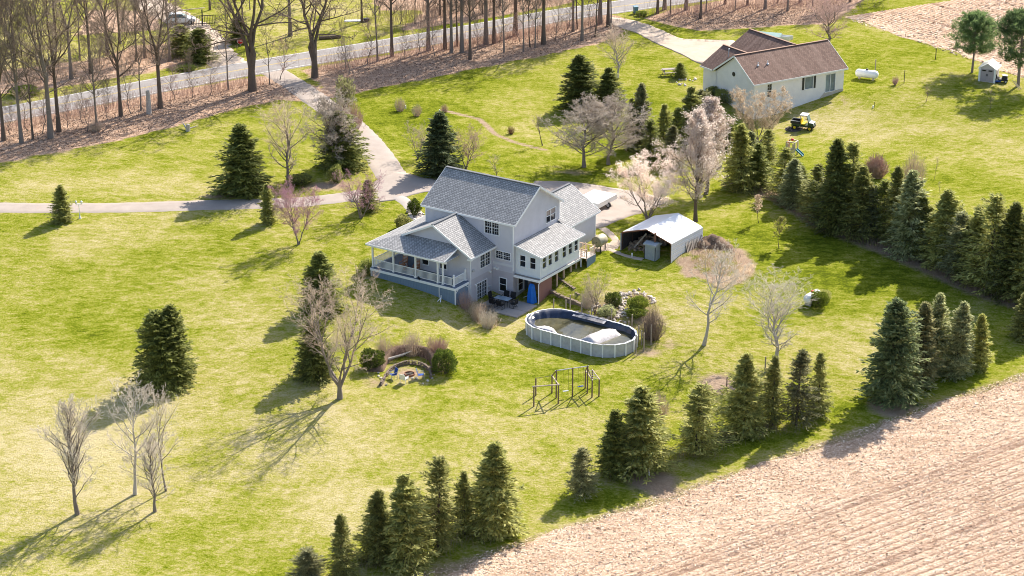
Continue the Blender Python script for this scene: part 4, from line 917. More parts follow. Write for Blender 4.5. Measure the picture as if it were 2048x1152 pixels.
# ------------------------------------------------------------------ patio and its furniture
plain('stone', (.46, .40, .34), .9, .3, 4, bmp=.4); plain('stone_pale', (.62, .55, .48), .9, .25, 4, bmp=.4); plain('stone_wall', (.19, .145, .11), .95, .35, 4, bmp=.5)
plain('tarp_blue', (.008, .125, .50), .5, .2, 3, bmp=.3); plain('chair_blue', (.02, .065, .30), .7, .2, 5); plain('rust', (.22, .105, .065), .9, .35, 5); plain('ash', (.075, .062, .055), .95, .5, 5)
plain('old_wood', (.33, .275, .225), .95, .3, 5, bmp=.4); plain('old_wood_pale', (.55, .47, .39), .95, .25, 5); plain('firewood', (.27, .20, .145), .95, .45, 4); plain('carport_white', (.80, .80, .80), .35, .06, 1.5, .5)
plain('carport_shade', (.12, .115, .11), .6, .15, 3); plain('boiler_grey', (.31, .345, .37), .5, .12, 3, .4); plain('tank_tan', (.46, .40, .27), .55, .2, 3, dirt=(.30, .27, .19)); plain('tank_end', (.20, .185, .11), .7, .25, 4)
plain('tank_white', (.82, .82, .80), .35, .05, 2); plain('red_cap', (.50, .03, .03), .5, .1, 4); plain('pool_liner', (.020, .030, .060), .35, .35, 3, .5); plain('pool_cover', (.62, .58, .56), .45, .25, 2.5, .4, dirt=(.22, .19, .19)); plain('pool_wall', (.50, .50, .52), .5, .12, 2.5, .4, dirt=(.36, .355, .36))
slabs = [((-2.35, -3.95), (-.2, -.15)), ((-.17, -3.95), (3.05, -2.2)), ((-.17, -2.17), (3.0, -.2)), ((-2.5, -4.02), (.8, -4.02))]
PT = thing('patio', 'worn concrete slab patio under the sunroom corner', 'patio', (0, 0, 0), YAW)
for (a, b), (c, d) in slabs[:3]:
    mb = MB(); mb.box(a + .012, c - .012, b + .012, d - .012, -.12, .055); mb.obj('slab', 'patio_slab', PT)
def hthing(name, label, cat, u, v, z, rz=0., group=None):
    p = hw(u, v, z); return thing(name, label, cat, p, YAW + rz, group)
T = hthing('patio_table', 'pale glass topped rectangular table on the patio', 'table', .05, -1.95, .055, .05)
mb = MB(); mb.box(-.85, .85, -.5, .5, .70, .72); mb.obj('table_top', 'glass_table', T)
mb = MB(); mb.box(-.88, .88, -.53, -.50, .69, .73); mb.box(-.88, .88, .50, .53, .69, .73); mb.box(-.88, -.85, -.5, .5, .69, .73); mb.box(.85, .88, -.5, .5, .69, .73); mb.obj('table_frame', 'metal_dark', T)
for x in (-.75, .75):
    for y in (-.42, .42): mb = MB(); mb.cyl((x, y, 0), (x, y, .69), .025, n=8); mb.obj('leg', 'metal_dark', T)
def sling_chair(u, v, rz, label):
    c = hthing('patio_chair', label, 'chair', u, v, .055, rz, 'black sling chairs round the patio table')
    mb = MB(); mb.prism([(-.27, -.25, .42), (.27, -.25, .42), (.27, .25, .38), (-.27, .25, .38)], (0, 0, .03)); mb.obj('seat', 'black_sling', c)
    mb = MB(); mb.prism([(-.27, .25, .38), (.27, .25, .38), (.27, .42, 1.02), (-.27, .42, 1.02)], (0, .03, 0)); mb.obj('backrest', 'black_sling', c)
    for s in (-.29, .29):
        mb = MB(); mb.bar((s, -.24, .62), (s, .33, .64), .05, .03); mb.obj('armrest', 'metal_dark', c)
        mb = MB(); mb.bar((s, -.28, .02), (s, .28, .02), .03, .03); mb.bar((s, -.28, .02), (s, -.24, .62), .03, .03); mb.bar((s, .28, .02), (s, .1, .3), .03, .03); mb.bar((s, .3, .38), (s, .42, 1.02), .03, .03); mb.obj('leg', 'metal_dark', c)
for u, v, rz, l in ((-1.25, -1.8, R(90), 'black sling chair at the left end of the patio table'), (1.35, -2.0, R(-90), 'black sling chair at the right end of the patio table'),
                    (-.35, -1.05, R(0), 'left black chair behind the patio table by the wall'), (.45, -1.0, R(0), 'right black chair behind the patio table by the wall'),
                    (-.5, -2.85, R(180), 'left black chair on the near side of the patio table'), (.45, -2.95, R(180), 'right black chair on the near side of the patio table')): sling_chair(u, v, rz, l)
# tall blue cover leaning by the red wall
o = hthing('blue_cover', 'bright blue tarp draped over something tall under the sunroom', 'tarp', 2.05, .25, .05, R(10))
mb = MB(); rr = np.random.default_rng(3); ring = []
for z, w_, d_ in ((0, .52, .42), (.5, .46, .36), (1.0, .40, .30), (1.5, .33, .24), (1.85, .27, .2), (1.98, .14, .1)):
    ring.append([(w_ * math.cos(a) * (1 + .14 * math.sin(5 * a + z)), d_ * math.sin(a) * (1 + .14 * math.sin(4 * a)), z) for a in np.linspace(0, 2 * PI, 18, endpoint=False)])
V = [p for q in ring for p in q]; mb.v = V
for j in range(5):
    for i in range(18): mb.f.append((j * 18 + i, j * 18 + (i + 1) % 18, (j + 1) * 18 + (i + 1) % 18, (j + 1) * 18 + i))
mb.f.append(tuple(range(5 * 18, 6 * 18))); mb.obj('cover', 'tarp_blue', o)
mb = MB(); mb.bar((-1.3, .5, .05), (-.4, 1.3, .5), .04, .04); o2 = mb.obj('white_pole', 'trim_white', loc=hw(2.05, .25, .05)); o2.rotation_euler = (0, 0, YAW); tag(o2, 'thin white pole lying under the sunroom beside the blue tarp', 'pole')
# rocking chairs on the porch
def rocker(u, v, rz, label):
    c = hthing('rocking_chair', label, 'chair', u, v, DK, rz, 'wooden rocking chairs on the porch')
    mb = MB(); mb.box(-.27, .27, -.25, .25, .40, .43); mb.obj('seat', 'rocker_wood', c)
    for k in range(5):
        z = .52 + k * .14; mb = MB(); mb.bar((-.25, .27 + (z - .4) * .22, z), (.25, .27 + (z - .4) * .22, z), .025, .09); mb.obj('slat', 'rocker_wood', c)
    for s in (-.27, .27):
        mb = MB(); mb.bar((s, .25, .1), (s, .47, 1.2), .05, .05); mb.bar((s, -.23, .06), (s, -.23, .66), .05, .05); mb.obj('leg', 'rocker_wood', c)
        mb = MB(); mb.bar((s, -.3, .66), (s, .36, .68), .09, .03); mb.obj('armrest', 'rocker_wood', c)
        mb = MB(); mb.bar((s, -.45, .06), (s, 0, .03), .04, .05); mb.bar((s, 0, .03), (s, .6, .1), .04, .05); mb.obj('runner', 'rocker_wood', c)
rocker(-10.2, -4.75, R(5), 'left wooden rocking chair on the porch'); rocker(-8.55, -4.8, R(20), 'right wooden rocking chair on the porch')
# dark cat on the deck edge: a lying body with head, ears, tail, one mesh
mb = MB(); mb.lathe([(.0, -.2), (.09, -.16), (.11, 0), (.10, .12), (.06, .19), (0, .22)], (0, 0, .10), 10, 'x'); mb.lathe([(0, -.07), (.055, -.04), (.065, .01), (.04, .06), (0, .08)], (.25, 0, .17), 8, 'x')
for s in (-.035, .035): mb.lathe([(.02, 0), (0, .05)], (.24, s, .22), 5)
mb.cyl((-.2, 0, .07), (-.42, .12, .03), .025, .015, 6)
for x in (-.1, .12):
    for s in (-.06, .06): mb.cyl((x, s, .08), (x + .06, s * 1.3, .0), .025, .02, 6)
c = mb.obj('cat', 'black_sling', loc=hw(-7.05, -6.38, DK)); c.rotation_euler = (0, 0, YAW + 2.6); tag(c, 'small black cat on the edge of the porch deck', 'cat')
# ------------------------------------------------------------------ swimming pool
PL = thing('swimming_pool', 'oval above ground pool with sagging dark cover and murky water', 'pool', (POOL_C[0], POOL_C[1], 0.), POOL_A)
PH = 1.15
def oval(n, r, l):
    per = 2 * PI * r + 4 * l; out = []
    for k in range(n):
        s = per * k / n
        if s < PI * r: a = -PI / 2 + s / r; out.append((l + r * math.cos(a), r * math.sin(a), a))
        elif s < PI * r + 2 * l: out.append((l - (s - PI * r), r, PI / 2))
        elif s < 2 * PI * r + 2 * l: a = PI / 2 + (s - PI * r - 2 * l) / r; out.append((-l + r * math.cos(a), r * math.sin(a), a))
        else: out.append((-l + (s - 2 * PI * r - 2 * l), -r, -PI / 2))
    return out
NPAN = 26; pts = oval(NPAN, POOL_R, POOL_L)
for k in range(NPAN):
    (x0, y0, _), (x1, y1, _) = pts[k], pts[(k + 1) % NPAN]; mb = MB(); d = np.array([x1 - x0, y1 - y0]); nn = np.array([d[1], -d[0]]) / np.linalg.norm(d)
    q = []
    for s in np.linspace(0, 1, 4):
        bl = .05 * math.sin(PI * s); q.append((x0 + d[0] * s + nn[0] * bl, y0 + d[1] * s + nn[1] * bl))
    for a, b in zip(q[:-1], q[1:]): mb.prism([(a[0], a[1], -.25), (b[0], b[1], -.25), (b[0], b[1], PH), (a[0], a[1], PH)], (-nn[0] * .03, -nn[1] * .03, 0))
    mb.obj('wall_panel', 'pool_wall', PL)
    mb = MB(); a = math.atan2(nn[1], nn[0]); mb.bar((x0 + nn[0] * .05, y0 + nn[1] * .05, -.25), (x0 + nn[0] * .05, y0 + nn[1] * .05, PH + .02), .13, .10, up=(nn[0], nn[1], 0)); mb.obj('upright', 'trim_white', PL)
    mb = MB(); mb.bar((x0, y0, PH + .03), (x1, y1, PH + .03), .20, .035); mb.obj('top_rail', 'trim_white', PL)
# dark cover lying along the inside of the rim, slumping to the water, and over the far rim
N = 120; P_ = oval(N, 1, 1); rr = np.random.default_rng(12); V = []; F_ = []
prof = [(-.055, PH + .052), (-.085, PH + .062), (-.12, PH + .0), (-.22, PH - .25), (-.30, PH - .55), (-.45, .42)]
for k, (x, y, a) in enumerate(oval(N, POOL_R, POOL_L)):
    nrm = np.array([math.cos(a), math.sin(a)]); wv = .05 * math.sin(k * 1.3) + rr.normal(0, .025)
    th = math.atan2(y, x)
    lft = math.exp(-((abs(th) - 2.7) / .45) ** 2)      # more cloth at the left end
    for j, (o_, z) in enumerate(prof):
        oo = o_ - lft * .16 * j + (wv if j > 1 else wv * .4); V.append((x + nrm[0] * oo, y + nrm[1] * oo, z + (rr.normal(0, .02) if 1 < j < 5 else 0)))
m_ = len(prof)
for k in range(N):
    for j in range(m_ - 1): F_.append((k * m_ + j, ((k + 1) % N) * m_ + j, ((k + 1) % N) * m_ + j + 1, k * m_ + j + 1))
link('cover_skirt', nm('cover_skirt', V, F_), 'pool_liner', PL, smooth=True)
for k in list(range(44, 58)) + list(range(2, 9)) + [80, 86, 95]:
    x, y, a = oval(N, POOL_R, POOL_L)[k % N]; nrm = np.array([math.cos(a), math.sin(a)]); tn = np.array([-nrm[1], nrm[0]]); w1 = .28; c0 = np.array([x, y]); mb = MB()
    i1 = c0 - nrm * (.55 if k > 40 else .3)
    mb.prism([(*(c0 + nrm * .12 + tn * w1), PH + .085), (*(c0 + nrm * .12 - tn * w1), PH + .085), (*(i1 - tn * w1 * .8), PH - .18), (*(i1 + tn * w1 * .8), PH - .18)], (0, 0, .02)); mb.obj('cover_fold', 'pool_cover', PL)
def water_mat():
    m, t, b = newmat('pool_water'); n = noise(t, .9, 4, .6); r = ramp(t, n, [(.3, (.050, .050, .030)), (.7, (.105, .095, .055))]); t.links.new(r.outputs[0], b.inputs['Base Color'])
    b.inputs['Roughness'].default_value = .04; b.inputs['Specular IOR Level'].default_value = .5; b.inputs['IOR'].default_value = 1.33
    bump(t, b, noise(t, 3, 2, .5), .015, .02)
water_mat()
mb = MB(); mb.face([(x, y, .62) for x, y, _ in oval(90, POOL_R - .12, POOL_L)]); mb.obj('water', 'pool_water', PL)
# hump of pale cover bulging out of the water near the right end
gs = np.linspace(-1, 1, 15); V = []; 
for i, a in enumerate(gs):
    for j, b in enumerate(gs):
        x = 2.25 + a * 1.0 + .35 * b; y = b * 1.9 - .15; z = .58 + .62 * (1 - abs(a) ** 2.2) * (1 - .25 * (b * b)) + .07 * math.sin(b * 7 + a * 3) * (1 - abs(a)) - .06 * (abs(b) > .95) + rr.normal(0, .018)
        if abs(a) > .97 or abs(b) > .99: z = .56
        V.append((x, y, z))
F_ = [(i * 15 + j, (i + 1) * 15 + j, (i + 1) * 15 + j + 1, i * 15 + j + 1) for i in range(14) for j in range(14)]
link('cover_hump', nm('cover_hump', V, F_), 'pool_cover', PL, smooth=True)
V = []
for i, a in enumerate(np.linspace(0, 1, 14)):
    for j, b in enumerate(np.linspace(-1, 1, 6)):
        V.append((-4.3 + a * 3.1, -2.35 + .75 * math.sin(a * PI) * (1 if b > 0 else .2) + b * .30 * (1 - .6 * a), .85 + .28 * math.sin(a * 2.6) * (1 - b * b) + rr.normal(0, .02)))
F_ = [(i * 6 + j, (i + 1) * 6 + j, (i + 1) * 6 + j + 1, i * 6 + j + 1) for i in range(13) for j in range(5)]
link('cover_roll', nm('cover_roll', V, F_), 'pool_cover', PL, smooth=True)
# weathered posts round the back of the pool
pp = [(1107, 620, 598), (1132, 620, 600), (1140.5, 622, 590), (1164, 625, 605), (1183, 632, 611), (1156, 626, 621), (1178, 634, 623), (1223, 643, 617), (1218, 642, 632), (1264, 652, 629), (1258, 652, 642), (1277, 684, 651), (1283, 690, 661), (1287.5, 703, 666), (1272, 706, 670), (1302, 690, 650), (1291, 672, 646)]
for k, (x, y0, y1) in enumerate(sorted(pp)):
    P = G(x, y0); h = ztop(P, y1) - P[2]; mb = MB(); mb.cyl((0, 0, -.2), (rng.normal(0, .02), rng.normal(0, .02), h), .065, .06, 8); mb.cyl((0, 0, h), (0, 0, h + .01), .06, .045, 8)
    words = ['first', 'second', 'third', 'fourth', 'fifth', 'sixth', 'seventh', 'eighth', 'ninth', 'tenth', 'eleventh', 'twelfth', 'thirteenth', 'fourteenth', 'fifteenth', 'sixteenth', 'seventeenth']
    tag(mb.obj('pool_post', 'old_wood', loc=P), 'weathered wooden post behind the pool, %s from the left' % words[k], 'post', 'wooden posts round the back of the pool')
# ------------------------------------------------------------------ stone retaining walls and rock bed
def blockwall(name, label, line, base, top, step=.45, course=.19, mat='stone_wall'):
    Q = resample(line, step); o = thing(name, label, 'wall', (Q[0][0], Q[0][1], base)); r = np.random.default_rng(len(Q)); n = max(1, int((top - base) / course))
    for k in range(len(Q) - 1):
        a, b = Q[k], Q[k + 1]; an = math.atan2(b[1] - a[1], b[0] - a[0])
        nk = max(1, n - (1 if k > len(Q) - 4 else 0))
        for j in range(nk):
            me = cmesh(('blk', r.integers(0, 6), mat), lambda: MB().prism([(-.24, -.14 + r.uniform(-.02, .02), -.09), (.24, -.14, -.09), (.235, .16, -.09), (-.235, .16, -.09)], (r.uniform(-.02, .02), r.uniform(-.02, .02), .17 + r.uniform(-.02, .015))).mesh('block'))
            if not len(me.materials): me.materials.append(MATS[mat])
            q = bpy.data.objects.new('block', me); COL.objects.link(q); q.parent = o
            c = a + (b - a) * (.5 + (.25 if j % 2 else -.25)); q.location = (c[0] - Q[0][0] + r.normal(0, .015), c[1] - Q[0][1] + r.normal(0, .015), j * course + .09); q.rotation_euler = (0, 0, an + r.normal(0, .05)); q.scale = (step / .48 * 1.02, 1, course / .18)
    return o
blockwall('retaining_wall', 'low stone block retaining wall behind the pool', [hz(x, y, .95) for x, y in ((1103, 578), (1130, 591), (1162, 604), (1186, 618))], -.1, .98)
blockwall('terrace_wall', 'short upper stone wall stepping down beside the sunroom posts', [hz(x, y, 1.45) for x, y in ((1112, 549), (1130, 560), (1146, 571), (1157, 581))], .75, 1.45)
RB = thing('rock_bed', 'cascade of pale stones between green shrubs behind the pool', 'rock bed', G(1238, 620)); rb0 = np.array(RB.location)
SM = [stones_mesh('stone', i) for i in range(6)]
for i, m_ in enumerate(SM): m_.materials.append(MATS['stone_pale' if i % 2 else 'stone'])
def stone_at(parent, p0, px, py, s, seed, sm=SM):
    P = G(px, py); q = bpy.data.objects.new('stone', sm[seed % 6]); COL.objects.link(q); q.parent = parent; q.location = (P[0] - p0[0], P[1] - p0[1], P[2] - p0[2] + s * .25); q.rotation_euler = (rng.normal(0, .3), rng.normal(0, .3), rng.uniform(0, 6)); q.scale = (s, s, s)
for k in range(110):
    t_ = rng.random(); x = 1248 - 12 * t_ + rng.normal(0, 7 + 4 * t_); y = 586 + 58 * t_ + rng.normal(0, 2); stone_at(RB, rb0, x, y, rng.uniform(.10, .24), k)
for k in range(46):
    t_ = rng.random(); a = PI * (.95 - .95 * t_); x = 1272 + 36 * math.cos(a) + rng.normal(0, 2.5); y = 608 - 22 * math.sin(a) + rng.normal(0, 2); stone_at(RB, rb0, x, y, rng.uniform(.12, .26), k)
for k in range(26): stone_at(RB, rb0, rng.uniform(1186, 1215), rng.uniform(606, 630), rng.uniform(.10, .22), k)
LB = thing('front_rock_border', 'pale boulders round the shrubs at the far corner of the house', 'rocks', G(832, 440)); lb0 = np.array(LB.location)
for k in range(26): stone_at(LB, lb0, rng.uniform(808, 848), rng.uniform(418, 450), rng.uniform(.14, .34), k)
# ------------------------------------------------------------------ metal carport with woodpile and boiler
CPA = R(-36); e1 = np.array([math.cos(CPA), math.sin(CPA)]); e2 = np.array([-e1[1], e1[0]])
zc_ = 1.6; CP = thing('metal_carport', 'white metal carport with open dark front', 'carport', (11.35, 9.6, zc_), CPA)
CW, CD, CE, CR = 6.1, 6.3, 2.15, 3.05
arch = [(-.02, -.3), (-.02, CE - .16), (.12, CE), (CW / 2, CR), (CW - .12, CE), (CW + .02, CE - .16), (CW + .02, -.3)]
def shell(mb, lo, hi, th=.035):
    for (x0, z0), (x1, z1) in zip(arch[lo:hi], arch[lo + 1:hi + 1]):
        d = np.array([x1 - x0, z1 - z0]); nn = np.array([d[1], -d[0]]) / np.linalg.norm(d) * -1
        mb.prism([(x0, 0, z0), (x1, 0, z1), (x1 - nn[0] * th * -1, 0, z1 + nn[1] * th), (x0 + nn[0] * th, 0, z0 + nn[1] * th)], (0, CD, 0))
mb = MB(); shell(mb, 1, 3); mb.obj('roof_panel', 'carport_white', CP); mb = MB(); shell(mb, 3, 5); mb.obj('roof_panel', 'carport_white', CP)
mb = MB(); shell(mb, 0, 1); mb.obj('side_wall', 'carport_white', CP)
for k in range(6):
    z0 = -.3 + k * .41; mb = MB(); mb.prism([(CW + .02, 0, z0), (CW + .05, 0, z0 + .03), (CW + .05, 0, z0 + .36), (CW + .02, 0, z0 + .40)], (0, CD, 0)); mb.obj('wall_panel', 'carport_white', CP)
mb = MB(); mb.face([(0, CD - .02, -.2), (CW, CD - .02, -.2), (CW, CD - .02, CE), (CW / 2, CD - .02, CR), (0, CD - .02, CE)]); mb.obj('back_wall', 'carport_shade', CP)  # dark colour holds the shade of the carport's interior
mb = MB(); mb.box(.03, .06, .05, CD - .05, -.2, CE - .1); mb.obj('inner_shade', 'ash', CP); mb = MB(); mb.box(CW - .06, CW - .03, .05, CD - .05, -.2, CE - .1); mb.obj('inner_shade', 'ash', CP)  # added dark sheets, the shade inside painted over the white side walls
mb = MB()
for y in (.06, 2.1, 4.2, CD - .1):
    for (x0, z0), (x1, z1) in zip(arch[:-1], arch[1:]): 
        cx = lambda x, z: (x + (.06 if x < 1 else -.06 if x > 5 else 0), y, z - .07)
        mb.bar(cx(x0, z0), cx(x1, z1), .06, .06)
mb.obj('frame', 'rust', CP)
mb = MB()
for (x0, z0), (x1, z1) in zip(arch[1:-2], arch[2:-1]): mb.bar((x0, -.02, z0), (x1, -.02, z1), .03, .09)
mb.obj('front_edge', 'rust', CP)
mb = MB(); mb.bar((-.03, -.02, -.3), (-.03, -.02, CE - .15), .12, .10, up=(1, 0, 0)); mb.obj('corner_trim', 'boiler_grey', CP)
def cpw(x, y): return np.array([11.35, 9.6]) + e1 * x + e2 * y
LOGS = []
for i in range(5): LOGS.append(MB().cyl((0, -.22, 0), (0, .22, 0), .085 + .012 * i, .08 + .014 * i, 7).mesh('log')); LOGS[-1].materials.append(MATS['firewood'])
c = cpw(2.0, 2.6); WP = thing('firewood_pile', 'tumbled heap of split firewood inside the metal carport', 'firewood', (c[0], c[1], zc_), CPA)
for k in range(240):
    x = rng.uniform(-1.7, 2.6); y = rng.uniform(-1.9, 1.7); zz = rng.random() * max(.12, 1.15 * (1 - (x / 2.4) ** 2) * min(1, (y + 1.8) / 1.6)); q = bpy.data.objects.new('log', LOGS[k % 5]); COL.objects.link(q); q.parent = WP; q.location = (x, y, zz + .05); q.rotation_euler = (rng.normal(0, .4), rng.normal(0, .4), rng.uniform(0, 6.3))
    s = rng.uniform(.9, 1.5); q.scale = (s, s * rng.uniform(1, 1.6), s)
c = cpw(.85, .9); LN = thing('leaning_plank', 'pale plank leaning inside the left of the carport', 'plank', (c[0], c[1], zc_), CPA); mb = MB(); mb.bar((-.1, 0, 0), (.9, 1.2, 1.7), .05, .16); mb.obj('plank', 'old_wood_pale', LN)
c = cpw(4.05, -.35); BO = thing('outdoor_boiler', 'grey metal outdoor wood boiler shed with rusty chimney in front of the carport', 'boiler', (c[0], c[1], zc_ - .05), CPA)
mb = MB(); mb.box(-.62, .62, -.45, .55, 0, 1.75); mb.obj('body', 'boiler_grey', BO)
for k in range(5): mb = MB(); mb.box(-.60 + k * .245, -.60 + k * .245 + .225, -.475, -.45, .06, 1.7); mb.obj('front_panel', 'boiler_grey', BO)
mb = MB(); mb.prism([(-.76, -.62, 1.75), (-.76, .66, 1.75), (-.76, .66, 1.92), (-.76, .02, 2.06), (-.76, -.62, 1.92)], (1.52, 0, 0)); mb.obj('roof', 'boiler_grey', BO)
mb = MB(); mb.box(.62, .65, -.4, .5, .1, 1.7); mb.box(.65, .67, -.4, .5, .55, .60); mb.box(.65, .67, -.4, .5, 1.15, 1.2); mb.obj('door', 'boiler_grey', BO)
mb = MB(); mb.box(-.66, -.60, -.49, -.43, 0, 1.75); mb.box(.60, .66, -.49, -.43, 0, 1.75); mb.obj('corner_trim', 'metal_dark', BO)
ch = MB(); ch.cyl((.25, .1, 1.95), (.25, .1, 3.0), .09, n=10); ch = ch.obj('chimney', 'rust', BO); mb = MB(); mb.cyl((.25, .1, 2.92), (.25, .1, 3.06), .11, n=10); mb.obj('cap', 'rust', ch); mb = MB(); mb.cyl((.25, .1, 1.98), (.25, .1, 2.08), .14, n=10); mb.obj('flashing', 'metal_dark', ch)
c = cpw(1.9, -.75); SS_ = thing('white_stake', 'small white garden stake on the path in front of the carport', 'stake', G(1264, 515)); mb = MB(); mb.cyl((0, 0, 0), (0, 0, .35), .05, .08, 8); mb.lathe([(.08, .35), (.09, .42), (.05, .5), (0, .52)], n=8); mb.obj('body', 'plastic_white', SS_)
# pallets leaning on the carport's right wall
for k, yy in enumerate((3.4, 4.7)):
    c = cpw(CW + .30, yy); o = thing('pallet', ['nearer weathered pallet leaning on the right wall of the carport', 'farther weathered pallet leaning on the right wall of the carport'][k], 'pallet', (c[0], c[1], h1(c[0], c[1])), CPA, 'pallets leaning on the carport'); o.rotation_euler = (0, R(-14), CPA)
    for j in range(5): mb = MB(); mb.box(-.02, .02, -.6 + j * .28, -.6 + j * .28 + .12, 0, 1.25); mb.obj('slat', 'old_wood_pale', o)
    mb = MB(); mb.box(-.10, -.09, -.6, .64, 0, 1.2); mb.obj('gap_shade', 'ash', o)  # added dark sheet, painted shade for the gaps between slats
    for z in (.05, .55, 1.05): mb = MB(); mb.box(-.08, -.022, -.6, .65, z, z + .08); mb.obj('runner', 'bark_dark', o)
# tan cylindrical tank and lumber behind the sunroom
P = hw(2.75, 12.2, 0); P[2] = h1(P[0], P[1]); TK = thing('fuel_tank', 'tan cylindrical fuel tank on a low stand beside the garage', 'tank', P, YAW + R(-2))
tb = MB(); tb.lathe([(0, -.75), (.35, -.74), (.56, -.66), (.60, -.6), (.60, .62), (.56, .7), (.3, .78), (0, .8)], (0, 0, 1.05), 20, 'y'); tb = tb.obj('shell', 'tank_tan', TK, smooth=True)
mb = MB(); mb.lathe([(0, -.772), (.36, -.762), (.575, -.685)], (0, 0, 1.05), 20, 'y'); mb.obj('end_cap', 'tank_end', TK, smooth=True)
mb = MB(); mb.cyl((.15, -.74, 1.1), (.15, -.80, 1.1), .05, n=8); mb.obj('valve', 'metal_dark', TK)
for x in (-.4, .4):
    for y in (-.45, .45): mb = MB(); mb.box(x - .04, x + .04, y - .04, y + .04, -.1, .65); mb.obj('leg', 'metal_dark', TK)
for k, (px, py, ln_, a, m_) in enumerate(((1196, 474, 1.5, -1.0, 'old_wood_pale'), (1189, 476, .9, .4, 'old_wood'), (1181, 478, .8, -.2, 'wood_brown'))):
    P = G(px, py); o = thing('board', ['long pale board', 'short grey board', 'short brown board'][k] + ' lying on the grass below the fuel tank', 'board', P, a, 'loose boards below the fuel tank'); mb = MB(); mb.bar((-ln_ / 2, 0, .05), (ln_ / 2, 0, .14), .16, .05); mb.obj('plank', m_, o)
# downspout splash ends, white kayak-like thing dropped in shadow
P = G(882, 602); o = thing('downspout_elbow', 'white forked downspout end on the grass by the porch skirt', 'downspout', P, YAW); mb = MB(); mb.bar((0, 0, .35), (.18, -.35, .02), .09, .05); mb.bar((0, 0, .35), (-.18, -.35, .02), .09, .05); mb.cyl((0, 0, .3), (0, .03, .6), .05, n=8); mb.obj('pipe', 'trim_white', o)
# ------------------------------------------------------------------ fire pit with bank and chairs
FP = G(820, 745)
fpw = [G(x, y) for x, y in ((762, 772), (775, 750), (790, 737), (815, 729), (840, 732), (858, 742), (862, 757))]
def arcwall(name, label, line, h, mat, seed):
    o = thing(name, label, 'wall', (line[0][0], line[0][1], line[0][2])); Q = resample(line, .24); r = np.random.default_rng(seed)
    for k in range(len(Q) - 1):
        c = (Q[k] + Q[k + 1]) / 2; z = h1(c[0], c[1]); an = math.atan2(*(Q[k + 1] - Q[k])[::-1])
        for j in range(max(1, int(h / .16))):
            q = bpy.data.objects.new('stone', SM2[r.integers(0, 6)]); COL.objects.link(q); q.parent = o; q.location = (c[0] - line[0][0] + r.normal(0, .03), c[1] - line[0][1] + r.normal(0, .03), z - line[0][2] + .06 + j * .15); q.rotation_euler = (0, 0, an + r.normal(0, .2)); s = r.uniform(.16, .21); q.scale = (s, s * .8, s * .55)
    return o
SM2 = [stones_mesh('stone', i + 20, 1, .85, .7) for i in range(6)]
for m_ in SM2: m_.materials.append(MATS['stone_wall'])
# earth bank that backs the pit
bk = [G(x, y) for x, y in ((757, 744), (768, 725), (790, 712), (822, 707), (852, 712), (868, 726), (872, 745))]
Q = resample(bk, .4); V = []; F_ = []
for k, q in enumerate(Q):
    inw = FP[:2] - q; inw /= np.linalg.norm(inw); s = math.sin(PI * k / (len(Q) - 1)) ** .5
    for o_, z in ((-1.3, -.15), (-.4, .75), (.1, .95), (.36, .75), (.5, -.2)):
        p = q + inw * o_; V.append((p[0], p[1], h1(p[0], p[1]) + z * s + (rng.normal(0, .03) if z > 0 else 0) - (0 if z > 0 else .05)))
for k in range(len(Q) - 1):
    for j in range(4): F_.append((k * 5 + j, (k + 1) * 5 + j, (k + 1) * 5 + j + 1, k * 5 + j + 1))
plain('bank_soil', (.16, .105, .07), .95, .5, 4, bmp=.6)
struct(link('fire_pit_bank', nm('fire_pit_bank', V, F_), 'bank_soil', smooth=True))
arcwall('fire_pit_wall', 'curved low stone wall round the back of the fire pit', fpw, .5, 'stone_wall', 4)
P = G(819, 749); o = thing('fire_pit', 'round rusty fire pit ring sunk in bare ground', 'fire pit', P); mb = MB(); mb.lathe([(.50, -.05), (.50, .14), (.44, .14), (.44, -.05)], n=22); mb.obj('ring', 'rust', o); mb = MB(); mb.lathe([(0, .035), (.2, .05), (.44, .02)], n=16); mb.obj('ash', 'ash', o)
for k in range(4): mb = MB(); mb.cyl((-.25 + k * .1, -.2, .08), (.1 + k * .06, .25, .12), .04, n=6); mb.obj('log', 'ash', o)
FR = thing('stone_scatter', 'loose pale stones edging the grass round the fire pit', 'stones', G(765, 765)); f0 = np.array(FR.location)
for x, y in ((757, 746), (757, 753), (762, 757), (766, 765), (773, 770), (855, 762), (864, 757), (868, 750), (846, 768), (862, 735), (860, 740), (800, 756), (806, 757), (812, 758), (825, 757), (833, 757), (803, 752), (840, 750)): stone_at(FR, f0, x, y, rng.uniform(.10, .2), int(x))
lg = G(795, 722); o = thing('driftwood_log', 'pale weathered log lying along the fire pit bank', 'log', lg, R(24)); mb = MB(); mb.cyl((-1.2, 0, .35), (.5, .0, .55), .12, .10, 8); mb.cyl((.5, 0, .55), (1.5, .15, .7), .10, .04, 8); mb.obj('trunk', 'old_wood_pale', o)
def camp_chair(px, py, rz, fab, frm, label):
    c = thing('camp_chair', label, 'chair', G(px, py), rz, 'chairs round the fire pit')
    mb = MB(); mb.prism([(-.26, -.25, .42), (.26, -.25, .42), (.26, .25, .38), (-.26, .25, .38)], (0, 0, .03)); mb.obj('seat', fab, c)
    mb = MB(); mb.prism([(-.26, .25, .38), (.26, .25, .38), (.26, .42, .95), (-.26, .42, .95)], (0, .03, 0)); mb.obj('backrest', fab, c)
    for s in (-.28, .28):
        for a, b in (((s, -.28, 0), (s, -.25, .62)), ((s, .34, 0), (s, .25, .4)), ((s, .25, .4), (s, .43, .96)), ((s, -.27, .62), (s, .34, .64))): mb = MB(); mb.bar(a, b, .035, .035); mb.obj('armrest' if a[2] > .5 else 'leg', frm, c)
